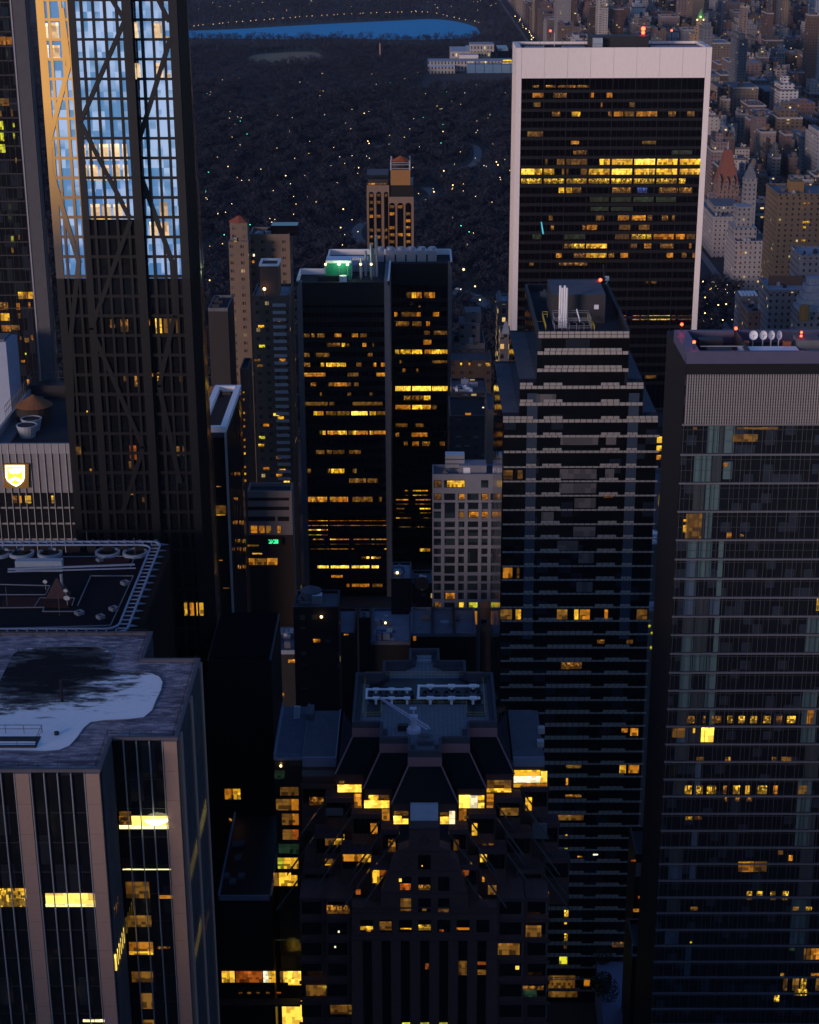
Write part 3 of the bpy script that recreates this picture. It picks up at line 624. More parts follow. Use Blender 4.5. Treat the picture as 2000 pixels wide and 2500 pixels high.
# ------------------------------------------------------------------ black twin tower
def twin():
    Y = 620.; t = thing('office_tower', 'black glass twin tower with grey edge piers, green lit plant on its roof', 'skyscraper', (atY(840, 687, Y)[0], Y+30, 0))
    xa, z = atY(724, 687, Y); xb, _ = atY(951, 687, Y); xc, _ = atY(1104, 639, Y)
    _, z2 = atY(1030, 640, Y+38); z2 = z; Y2 = Y
    # rear volume starts where the level z shows at y = 640 in the picture
    _, Y2 = atZ(1030, 640, z); _, Y3 = atZ(950, 612, z)
    xc = atY(1104, 640, Y2)[0]; xd = atZ(797, 640, z)[0]; _, Ym = atZ(760, 660, z); xbk = xb
    b = MB(); b.box(xa+.3, xb-.3, Y+.5, Ym, 0, z-1.5, 0, 1); b.box(xd, xb-.3, Ym, Y3, 0, z-1.5, 0, 1); b.box(xb-.3, xc-.4, Y2+.5, Y3, 0, z-1.5, 0, 1)
    b.build('glass_curtain_wall', [glass_black, tar], t)
    p = MB()
    wA = atY(737, 687, Y)[0]-xa
    for q in ((xa, xa+wA, Y, Y+2), (xb-wA, xb, Y, Y2+.4)): p.box(*q, 0, z)
    p.box(xc-wA*.8, xc, Y2, Y2+2, 0, z); p.build('edge_pier', grey_pier, t)
    k = MB(); k.box(xa+wA, xb-wA, Y+.2, Y+.6, z-9, z-.4); k.box(xb+.1, xc-wA*.8, Y2+.2, Y2+.6, z-9, z-.4)
    for i in range(60):                                              # thin floor lines
        _, za = atY(840, 752+i*24.1-.02*i*i, Y); k.box(xa+wA, xb-wA, Y+.36, Y+.52, za-1.75, za)
        _, zb = atY(1030, 728+i*22.9-.02*i*i, Y2); k.box(xb+.1, xc-wA*.8, Y2+.36, Y2+.52, zb-1.5, zb)
    for i in range(1, 20): k.box(xa+wA+(xb-xa-2*wA)*i/20-.06, xa+wA+(xb-xa-2*wA)*i/20+.06, Y+.3, Y+.53, 0, z-9)
    for i in range(1, 13): k.box(xb+(xc-xb)*i/13-.06, xb+(xc-xb)*i/13+.06, Y2+.3, Y2+.53, 0, z-9)
    k.build('spandrel', black, t)
    C5 = lambda a, k_: tuple([(a_/2.4643+650, b_/2.4643+650, q) for a_, b_, q in k_])
    def rows(Yp, data):
        for y0, y1, segs in data: lits(t, Yp, [(600+y0/2.4643, 600+y1/2.4643, [(650+a/2.4643, 650+c/2.4643, q) for a, c, q in segs])])
    rows(Y+.48, [
        (528, 560, [(275, 292, 'T'), (308, 350, 'D'), (412, 452, 'O'), (515, 552, 'O'), (566, 606, 'D'), (228, 262, 'D')]),
        (585, 607, [(365, 445, 'T'), (455, 475, 'Y'), (486, 500, 'T'), (580, 603, 'O'), (638, 648, 'D')]),
        (645, 672, [(612, 640, 'T'), (230, 260, 'D'), (300, 380, 'D')]),
        (704, 741, [(228, 265, 'T'), (330, 349, 'Y'), (362, 420, 'Y'), (422, 480, 'Y'), (545, 572, 'T'), (645, 662, 'O'), (690, 715, 'O')]),
        (764, 800, [(229, 300, 'O'), (303, 356, 'O'), (490, 555, 'D'), (664, 715, 'O')]),
        (823, 857, [(268, 300, 'T'), (375, 408, 'D'), (410, 485, 'O'), (488, 510, 'D'), (530, 556, 'D')]),
        (884, 912, [(325, 335, 'T'), (490, 510, 'D'), (625, 640, 'D')]), (940, 970, [(380, 410, 'D'), (235, 370, 'D'), (520, 700, 'D')]),
        (996, 1030, [(286, 310, 'Y'), (312, 345, 'O'), (360, 420, 'D'), (425, 505, 'D'), (513, 555, 'B'), (556, 610, 'B'), (624, 660, 'Y'), (665, 716, 'D')]),
        (1113, 1147, [(322, 335, 'D'), (340, 358, 'Y'), (370, 430, 'O'), (431, 485, 'Y'), (497, 520, 'D'), (522, 540, 'Y'), (543, 612, 'O'), (624, 643, 'Y'), (645, 720, 'O')]),
        (1230, 1252, [(300, 350, 'D'), (365, 395, 'D'), (403, 470, 'D'), (500, 570, 'D')]),
        (1342, 1376, [(372, 392, 'T'), (393, 425, 'Y'), (426, 470, 'Y'), (522, 543, 'D'), (250, 270, 'D')]),
        (1400, 1425, [(500, 600, 'D'), (610, 670, 'D')]),
        (1511, 1545, [(253, 272, 'O'), (273, 300, 'Y'), (303, 366, 'O'), (384, 425, 'O'), (427, 492, 'O'), (520, 640, 'D'), (678, 696, 'D')]),
        (1653, 1684, [(255, 326, 'O'), (328, 370, 'Y'), (384, 470, 'O'), (475, 495, 'D'), (500, 580, 'O'), (583, 722, 'O')]),
        (1706, 1740, [(255, 300, 'Y'), (302, 330, 'B'), (333, 371, 'O')]),
        (1763, 1795, [(282, 350, 'T'), (386, 420, 'Y'), (422, 498, 'O'), (528, 620, 'O'), (635, 652, 'Y'), (660, 723, 'O')]),
        (1822, 1848, [(391, 430, 'O'), (432, 494, 'O'), (515, 528, 'O'), (712, 724, 'Y'), (270, 380, 'D')]),
        (1870, 1902, [(604, 621, 'B'), (634, 652, 'B'), (655, 690, 'T'), (575, 600, 'D')]),
        (1924, 1958, [(310, 376, 'B'), (390, 440, 'B'), (442, 498, 'B'), (514, 560, 'B'), (562, 621, 'B'), (636, 677, 'B')]),
        (1982, 2008, [(393, 460, 'O')]), (2034, 2062, [(485, 500, 'O'), (516, 560, 'O'), (562, 621, 'O'), (640, 700, 'D')]),
        (2138, 2170, [(370, 490, 'D'), (515, 621, 'O'), (640, 735, 'D')])])
    rows(Y2+.48, [
        (280, 316, [(876, 902, 'Y'), (904, 936, 'O'), (950, 975, 'D'), (977, 1015, 'O'), (845, 870, 'D')]),
        (360, 374, [(918, 930, 'T')]), (400, 425, [(772, 790, 'O'), (815, 900, 'D'), (905, 930, 'O'), (1003, 1040, 'O')]),
        (455, 488, [(780, 860, 'T'), (880, 935, 'D'), (963, 985, 'O')]), (512, 535, [(950, 985, 'D'), (1010, 1090, 'D')]),
        (566, 601, [(946, 994, 'O')]), (625, 657, [(777, 800, 'Y'), (808, 870, 'Y'), (877, 938, 'Y'), (954, 990, 'O'), (996, 1042, 'Y'), (1044, 1091, 'Y')]),
        (690, 710, [(805, 818, 'T'), (1000, 1090, 'D')]), (740, 760, [(820, 840, 'T'), (905, 915, 'T')]),
        (845, 880, [(778, 825, 'B'), (827, 870, 'B'), (879, 930, 'B'), (932, 990, 'B'), (997, 1040, 'B'), (1042, 1092, 'B')]),
        (902, 935, [(830, 870, 'T'), (875, 940, 'T'), (948, 988, 'Y')]), (958, 991, [(778, 870, 'O'), (879, 940, 'Y'), (941, 991, 'O'), (1000, 1025, 'D')]),
        (1070, 1090, [(780, 850, 'D'), (900, 945, 'D')]), (1124, 1154, [(876, 970, 'O'), (780, 800, 'T')]), (1178, 1205, [(830, 852, 'T'), (880, 918, 'O'), (940, 985, 'T'), (1045, 1075, 'D')]),
        (1470, 1503, [(836, 853, 'O'), (883, 930, 'Y'), (932, 972, 'O')]), (1525, 1555, [(783, 855, 'O'), (900, 988, 'O')]), (1578, 1607, [(785, 830, 'D'), (924, 988, 'Y')]), (1636, 1660, [(783, 806, 'Y'), (808, 870, 'D'), (948, 986, 'D')]),
        (1690, 1712, [(800, 870, 'D'), (905, 950, 'T')]), (1812, 1838, [(925, 958, 'Y'), (960, 986, 'O')])])
    # roof
    par = MB()
    for q in ((xa, xd, Ym-.5, Ym), (xa, xa+.6, Y, Ym), (xd, xd+.6, Ym, Y3), (xd, xc, Y3-.6, Y3), (xc-.6, xc, Y2, Y3), (xb-.6, xb, Y, Y2)): par.box(q[0], q[1], q[2], q[3], z-1.6, z+.7)
    par.build('parapet', white, t)
    gx = lambda p, py=680: atZ(p, py, z)[0]
    x0, x1 = atZ(796, 673, z)[0], atZ(858, 673, z)[0]; ym = Y+10
    MB().box(x0, x1, ym, ym+.4, z-1.5, z+4.5).build('green_screen', solid('green_sheeting', (.015, .22, .13), .6, var=.2), t)
    MB().box(x0, x1, ym+.5, ym+9, z-1.5, z+5.5).build('plant_room', white, t)
    for p in (794, 827, 848, 880, 906): q = MB(); xx = gx(p); q.bar((xx, ym-1, z-1.5), (xx, ym-1, z+4.2), .12); q.ball((xx, ym-1, z+4.4), .45, 1); q.build('roof_lamp', [steel, emis('green_flood_lamp', (.6, 1, .45), 9) if p in (827, 848) else lampm], t)
    for p, hh in ((880, 6), (891, 8), (905, 11), (918, 14), (910, 9)): xx = gx(p); MB().cyl(xx, ym+3+(p % 4), z-1.5, z+hh, .55, n=10).build('exhaust_pipe', steel, t)
    MB().cyl(gx(838), Y+5, z-1.5, z+1.0, 1.4).build('roof_tank', white, t)
    MB().box(gx(775), gx(850), Y+6.2, Y+7.4, z-1.5, z+.6).build('duct', dark, t)
    xl = atZ(915, 622, z)[0]; xr = atZ(1068, 622, z)[0]; step = (xr-xl)/6
    for i in range(6):
        q = MB(); xx = xl+step*i; yy_ = Y3-14; q.box(xx+.3, xx+step-.3, yy_, yy_+7, z-1.5, z+2.6); q.cyl(xx+step/2, yy_+3.5, z+2.6, z+3.6, step*.33, n=14); q.build('cooling_tower', steel, t)
    for i in range(5):
        xx = gx(842+i*11, 655); q = MB(); q.box(xx, xx+1.8, Ym+14, Ym+17, z-1.5, z+2.0); q.build('air_handler', white, t)
    MB().box(gx(835), gx(910), Ym+4, Ym+12, z-1.4, z+1.2).build('plant_deck', pale_roof, t)
    fl = bpy.data.lights.new('roof_flood_light', 'POINT'); fl.energy = 900*EK; fl.color = (.75, 1, .6); fl.shadow_soft_size = .5
    o = bpy.data.objects.new('roof_flood_light', fl); COL.objects.link(o); o.location = (gx(830), Y+6, z+5)
twin()

# ------------------------------------------------------------------ park-side hotel with arched window bays
def hotel():
    Y = 742.; x0, ztop = atY(895, 492, Y); xm, _ = atY(950, 492, Y); x1, _ = atY(1010, 492, Y); _, zl = atY(925, 456, Y); _, zt = atY(980, 400, Y)
    t = thing('hotel_tower', 'brown stone hotel tower with black round-arched window bays against the park', 'skyscraper', ((x0+x1)/2, Y+12, 0))
    st = solid('brown_stone', (.19, .135, .11), .85, var=.2, scale=.4)
    b = MB(); b.box(x0, xm, Y+4, Y+26, 0, zl, 0, 1); b.box(xm, x1, Y, Y+26, 0, ztop+2, 0, 1); b.build('wall', [st, tar], t)
    def arch(cx, w_, ztp, Yf, nm='arched_window_bay'):
        pts = [(cx-w_/2, 0), (cx+w_/2, 0)]+[(cx+w_/2*math.cos(a), ztp-w_/2+w_/2*math.sin(a)) for a in [math.pi*k/8 for k in range(9)]]
        q = MB(); n = len(pts); i = 0
        q.v = [(p[0], Yf-.12, p[1]) for p in pts]+[(p[0], Yf+.2, p[1]) for p in pts]
        q.f = [tuple(range(n))]+[(k, n+k, n+(k+1) % n, (k+1) % n) for k in range(n)]; q.m = [0]*(n+1)
        return q.build(nm, glass_black, t)
    s = lambda p, Yf=Y: atY(p, 520, Yf)[0]
    for a, c in ((901, 913), (919, 931), (938, 948)): arch((s(a, Y+4)+s(c, Y+4))/2, s(c)-s(a), atY(906, 468, Y+4)[1], Y+4)
    for a, c in ((950, 965), (970, 985), (990, 1004)): arch((s(a)+s(c))/2, s(c)-s(a), atY(957, 495, Y)[1], Y)
    r = random.Random(3)
    for bi, (a, c, Yf, py0) in enumerate(((901, 913, Y+4, 477), (919, 931, Y+4, 477), (938, 948, Y+4, 477), (950, 965, Y, 505), (970, 985, Y, 505), (990, 1004, Y, 505))):
        for k in range(8):
            py = py0+k*17
            if r.random() < .62 and py < 612:
                k_ = r.choice('ODOTD') if not (bi == 2 and k == 7) else 'B'; lits(t, Yf-.1, [(py-3.5, py+3.5, [(a+1.5, c-2, k_)])])
    _, zr = atY(925, 434, Y+6); g2 = MB(); g2.box(x0+.6, xm-.4, Y+5, Y+20, zl, zr-.5); g2.build('penthouse', dark, t)
    for k in range(5): lits(t, Y+4.95, [(447, 456, [(898+k*9.5, 906+k*9.5, 'O' if k < 2 else 'D')])])
    rf = MB(); rf.hexa([(x0, Y+4.2, zl+4.4), (xm-.4, Y+4.2, zl+4.4), (xm-.4, Y+21, zl+4.4), (x0, Y+21, zl+4.4), (x0+1.5, Y+8, zr+1), (xm-.4, Y+8, zr+1), (xm-.4, Y+18, zr+1), (x0+1.5, Y+18, zr+1)]); rf.build('sloped_roof', slate, t)
    u0, _ = atY(954, 440, Y+3); u1, _ = atY(1002, 440, Y+3); _, za = atY(980, 452, Y+3); _, zb = atY(980, 415, Y+3)
    MB().box(u0, x1-.2, Y+2.5, Y+24, ztop+2, za).build('attic', black, t)
    MB().box(u0, u1, Y+3, Y+16, za, zb).build('brick_bulkhead', solid('ochre_brick', (.27, .145, .06), .85, var=.2), t)
    q = MB()
    for xx in (u0+.2, u1-.2):
        for yy_ in (Y+3.2, Y+15.5): q.bar((xx, yy_, zb), (xx, yy_, zt+1), .35, n=5)
    for zz in (zb+.6, zb+2.2, zt): q.bar((u0, Y+3.2, zz), (u1, Y+3.2, zz), .14, n=4)
    q.build('roof_frame', steel, t)
    cx = (u0+u1)/2; MB().bar((cx, Y+10, zb+.5), (cx, Y+10, zb+3), 4.2, 0, 4.2, 10).build('tank_barrel', dark, t); MB().bar((cx, Y+10, zb+3), (cx, Y+10, zt+2), 4.4, 0, .2, 10).build('tank_roof', solid('rust_roof', (.30, .085, .035), .8), t)
hotel()

# ------------------------------------------------------------------ gridded white apartment tower (its windows are parts)
def gridtower():
    Y = 470.; pale = solid('pale_panel', (.19, .20, .24), .8, var=.25, scale=.5)
    t, x0, x1, z = tower_px('apartment_tower', 'pale gridded apartment tower with mixed square windows, right of the black twin tower', Y, 1056, 1208, 1158, 9, [pale, slate])
    cols = [(1008, 1055), (1070, 1138), (1155, 1195), (1210, 1278), (1293, 1336), (1350, 1372)]
    wn_mat = glass('apartment_glass', (.012, .018, .024), 1.5, .08, (2.4, 3.1), .03, .35, (.03, .05, .06))
    r = random.Random(9); C = lambda a: a/2.4643+650
    rowy = [(1410, 1455)]+[(1490+k*54.2, 1530+k*54.2) for k in range(15)]
    lit_at = {(0, 0): 'D', (0, 1): 'Y', (0, 2): 'Y', (1, 2): 'O', (1, 4): 'O', (1, 0): 'D', (3, 3): 'O', (3, 4): 'O', (3, 2): 'D', (12, 1): 'O', (13, 2): 'Y', (13, 0): 'T', (13, 3): 'K', (14, 1): 'O', (14, 3): 'O', (14, 2): 'T'}
    for i, (a, c) in enumerate(rowy):
        for j, (p, q) in enumerate(cols):
            k = lit_at.get((i, j), None)
            if i == 0 and j not in (0, 1, 2, 4): continue
            y0 = C(a)-50; y1 = C(c)-50
            if i == 0 and j == 1: q = 1195
            if i == 0 and j == 2 : continue
            if i and (i+j) % 7 == 3 and j in (1, 3): y1 += 20
            x0_, z1 = atY(C(p), y0, Y); x1_, z0 = atY(C(q), y1, Y)
            if z0 < 2: continue
            pane(t, x0_, x1_, z0, z1, Y, wn_mat, 'window', .03)
            if k: pane(t, x0_+.15*(x1_-x0_), x1_-.1, z0+.2, z1-.15, Y-.03, k, 'lit_window', .04)
    fr = MB()
    for j, (p, q) in enumerate(cols[:-1]):
        xe = (atY(C(q), 1300, Y)[0]+atY(C(cols[j+1][0]), 1300, Y)[0])/2; fr.box(xe-.5, xe+.5, Y-.22, Y, 0, z-9)
    for i in range(0, 16, 3):
        _, zz = atY(1130, C(rowy[i][1])-50+3, Y); fr.box(x0, x1, Y-.28, Y, zz-.55, zz)
    fr.build('facade_grid', pale, t)
    x0_, zz = atY(1121, 1133, Y); x1_, _ = atY(1189, 1133, Y); MB().box(x0_, x1_, Y+2.5, Y+8, z-1, z+1.8).build('bulkhead', pale, t)
    q = MB(); xx, _ = atY(1088, 1130, Y)
    for k in range(4): q.box(xx, xx+5.6, Y+4.5, Y+8, z-1+k*1.4, z+.1+k*1.4)
    q.build('cooling_tower', steel, t); q = MB(); xx, _ = atY(1132, 1150, Y); q.box(xx, xx+2, Y+2.3, Y+2.6, z-.9, z+1.2); q.build('bulkhead_door', white, t)
    clutter(t, x0+1, x1-3, Y+1, Y+5, z-1, 3, 4)
    # water tank on a stand beside it
    xx, _ = atY(1187, 1440, Y-6); _, zz = atY(1187, 1500, Y-6)
    water_tank(xx, Y-14, zz, 2.1, 4, 'dark water tank on a stand at the right foot of the pale gridded tower')
    for k in range(1):
        q = MB(); q.bar((xx, Y-14, 0), (xx, Y-14, zz), 1.8, n=8); tag(q.build('brick_shaft', brown_brick), 'narrow dark brick shaft carrying the water tank beside the pale gridded tower', 'building')
gridtower()

# ------------------------------------------------------------------ brick towers left of the black twin tower
bw = wallmat('brown_brick_windows', (.10, .070, .055), 3.4, 3.25, (.25, .62), (.35, .75), .035, (.10, .10, .11), em=.35, pairs=True)
bw2 = wallmat('tan_brick_windows', (.145, .108, .085), 4.4, 3.4, (.3, .62), (.35, .72), .03, (.12, .11, .12), em=.35, pairs=True)
def bricks():
    t, x0, x1, z = tower_px('apartment_tower', 'slim tan brick tower with a red hipped belvedere, right of the braced glass tower', 700, 558, 606, 590, 18, [bw2, slate])
    q = MB(); c = (x0+x1)/2; _, z2 = atY(580, 560, 700); q.box(c-3.6, c+3.6, 703, 711, z-1, z2+2); q.build('belvedere', bw2, t)
    _, z3 = atY(583, 530, 704); MB().bar((c, 707, z2+2), (c, 707, z3), 4.6, 0, .8, 8).build('hipped_roof', redbrick, t)
    clutter(t, x0+1, x1-2, 702, 705, z-1, 3, 1); lits(t, 699.95, [(588, 592, [(572, 578, 'Y')]), (640, 645, [(566, 571, 'D')]), (766, 771, [(560, 563, 'W')])])
    for k, py in enumerate((614, 628, 640, 655, 672, 690, 712)): pass
    t, x0, x1, z = tower_px('apartment_block', 'tan brick apartment block with a planted roof terrace beside the red-capped tower', 712, 609, 707, 572, 16, [bw2, slate])
    clutter(t, x0+2, x1-4, 714, 722, z-1, 7, 2); MB().box(x0+9, x0+20, 714, 722, z-1, z+3.2).build('glass_penthouse', glass_black, t)
    lits(t, 711.95, [(620, 626, [(618, 622, 'W')]), (636, 642, [(616, 621, 'O')])])
    t, x0, x1, z = tower_px('apartment_tower', 'brown brick tower with white balcony slabs down its right side', 600, 616, 706, 722, 20, [bw, pale_roof])
    xa, _ = atY(634, 660, 604); xb, _ = atY(680, 660, 604); _, zz = atY(655, 650, 604)
    m = MB(); m.box(xa, xb, 604, 614, z-1, zz); m.build('bulkhead', brown_brick, t)
    m = MB()
    for q in ((xa-.2, xb+.2, 603.8, 604.5), (xa-.2, xb+.2, 613.5, 614.2), (xa-.2, xa+.5, 604.5, 613.5), (xb-.5, xb+.2, 604.5, 613.5)): m.box(*q, zz, zz+.8)
    m.build('parapet', white, t)
    m = MB(); xx, yy_ = atZ(645, 700, z+3)[0], 602; m.bar((xx, yy_, z-1), (xx, yy_, z+1.6), .1); m.ball((xx, yy_, z+2), .55, 1); m.build('roof_lamp', [steel, lampm], t)
    b0 = MB(); bs = MB()
    xa, _ = atY(668, 800, 600); xb, _ = atY(700, 800, 600)
    for k in range(26):
        _, zz = atY(685, 745+k*17.6, 600)
        if zz < 4: break
        q = MB(); q.box(xa, xb, 598.4, 600.2, zz-.25, zz); q.box(xa, xb, 598.3, 598.4, zz, zz+.95); q.build('balcony', solid('balcony_concrete', (.30, .30, .33), .7), t)
    for py, p, k in ((782, 680, 'O'), (797, 638, 'Y'), (845, 640, 'K'), (879, 690, 'O'), (1020, 686, 'Y'), (1038, 650, 'O'), (880, 628, 'D'), (893, 635, 'D'), (1087, 638, 'Y'), (1116, 694, 'O'), (1144, 650, 'O'), (1117, 682, 'D'), (1148, 690, 'Y'), (1012, 675, 'B'), (1068, 640, 'K'), (1177, 700, 'B'), (1160, 682, 'O')):
        lits(t, 599.9, [(py-3, py+3, [(p-7, p+7, k)])])
    # column of lit stair windows between the museum tower and the brick tower
    t, x0, x1, z = tower_px('stair_tower', 'narrow dark slab with one column of small orange lights', 560, 586, 606, 900, 14, [dark, tar])
    for k in range(15): lits(t, 559.95, [(956+k*16.5, 961+k*16.5, [(593+k*.35, 597+k*.35, 'O' if k % 3 else 'Y')]) ] if k % 4 != 2 else [])
    t, x0, x1, z = tower_px('brick_block', 'black block with a pale roof edge and cluttered roof under the red-capped tower', 640, 508, 556, 752, 22, [dark, tar, slate])
    clutter(t, x0+1, x1-3, 642, 655, z-1, 5, 6)
    # banded garage-like block with a green sign
    Y = 430.; pale = solid('garage_concrete', (.17, .15, .15), .85, var=.2)
    t, x0, x1, z = tower_px('parking_garage', 'pale banded parking garage with open dark decks and a small green sign', Y, 604, 712, 1199, 7, [pale, tar])
    for y0, y1, a, c in ((1215, 1222, 606, 706), (1237, 1245, 606, 706), (1261, 1272, 606, 672), (1261, 1272, 678, 706)):
        xa, za = atY(a, y0, Y); xb, zb = atY(c, y1, Y); MB().box(xa, xb, Y-.06, Y+.3, zb, za).build('open_deck', black, t)
    xa, za = atY(602, 1306, Y); xb, _ = atY(714, 1306, Y); MB().box(x0-.1, x1+.1, Y-.1, Y+.3, 0, za).build('lower_wall', solid('dark_lower_wall', (.03, .024, .022), .9), t)  # darker sheet over the lower part of the garage front
    lits(t, Y-.15, [(1284, 1301, [(613, 628, 'O'), (633, 646, 'O'), (650, 662, 'D'), (678, 686, 'O')]), (1350, 1353, [(616, 640, 'Y')]), (1363, 1379, [(608, 622, 'O'), (624, 650, 'D'), (652, 678, 'O')]), (1330, 1334, [(605, 632, 'D')])])
    xa, za = atY(656, 1317, Y-1); xb, zb = atY(680, 1327, Y-1); m = MB(); m.box(xa-1, xb+1, Y-1, Y-.5, zb-.4, za+.4, 0)
    r = random.Random(1)
    for i in range(9):
        for j in range(4):
            if r.random() < .72: m.box(xa+(xb-xa)*i/9+.03, xa+(xb-xa)*(i+1)/9-.05, Y-1.1, Y-1, zb+(za-zb)*j/4+.03, zb+(za-zb)*(j+1)/4-.05, 1)
    m.build('green_sign', [black, emis('green_sign_light', (.05, 1, .35), 1.2)], t)
bricks()

# ------------------------------------------------------------------ small tower with white parapet beside the braced glass tower
def whitecap():
    Z = 155.; x1, y0 = atZ(551, 1042, Z); xb, y1 = atZ(586, 940, Z); x0 = atY(484, 1042, y0)[0]
    t = thing('apartment_tower', 'slim black tower whose flat roof is rimmed by a broad white parapet', 'skyscraper', ((x0+x1)/2, (y0+y1)/2, 0))
    b = MB(); b.box(x0, x1, y0, y1, 0, Z-2.4, 0, 1); b.build('wall', [glass('ribbed_black_glass', (.008, .008, .010), 1.45, .12, (1.1, 3.2), .03), tar], t)
    w_ = 1.15; p = MB()
    for q in ((x0, x1+.1, y0-.1, y0+w_), (x0, x1+.1, y1-w_, y1+.1), (x1-w_, x1+.1, y0+w_, y1-w_), (x0-.1, x0+w_, y0+w_, y1-w_)): p.box(*q, Z-1.2, Z)
    p.build('parapet', white, t)
    c = MB(); c.box(x1-.35, x1+.12, y0-.12, y0+.35, 0, Z-1.2); c.build('corner_strip', steel, t)
    c = MB(); c.box(x1-2.9, x1-2.75, y0-.1, y0+.1, 0, Z-1.2)
    for k in range(9): yy_ = y0+1.5+k*3.1; c.box(x1, x1+.14, yy_, yy_+.25, 0, Z-1.2)
    c.build('mullion', dark, t)
    xx, yy_ = atZ(520, 962, Z-2); MB().cyl(xx, yy_, Z-2.4, Z-1.0, 2.2).build('tank_barrel', dark, t); MB().cyl(xx, yy_, Z-1.0, Z-.1, 2.4, 0, .1).build('tank_roof', solid('tank_roof_rust', (.22, .10, .05), .8), t)
    lits(t, y0-.12, [(1234, 1257, [(527, 552, 'D')]), (1256, 1258, [(528, 550, 'Y')]), (1367, 1369, [(535, 543, 'O')]), (1187, 1188.5, [(529, 540, 'O')]), (1435, 1437, [(545, 560, 'D')])])
    for py, a, c in ((1157, 566, 588), (1321, 574, 600), (1342, 566, 602), (1384, 578, 604), (1276, 566, 600), (1218, 572, 580)):
        for k in range(9):
            if (k*7+py) % 4: lits_x(t, x1, [(py-3, py+3, [(a+(c-a)*k/9, a+(c-a)*(k+.45)/9, 'O' if k % 2 else 'D')])], .1)
whitecap()

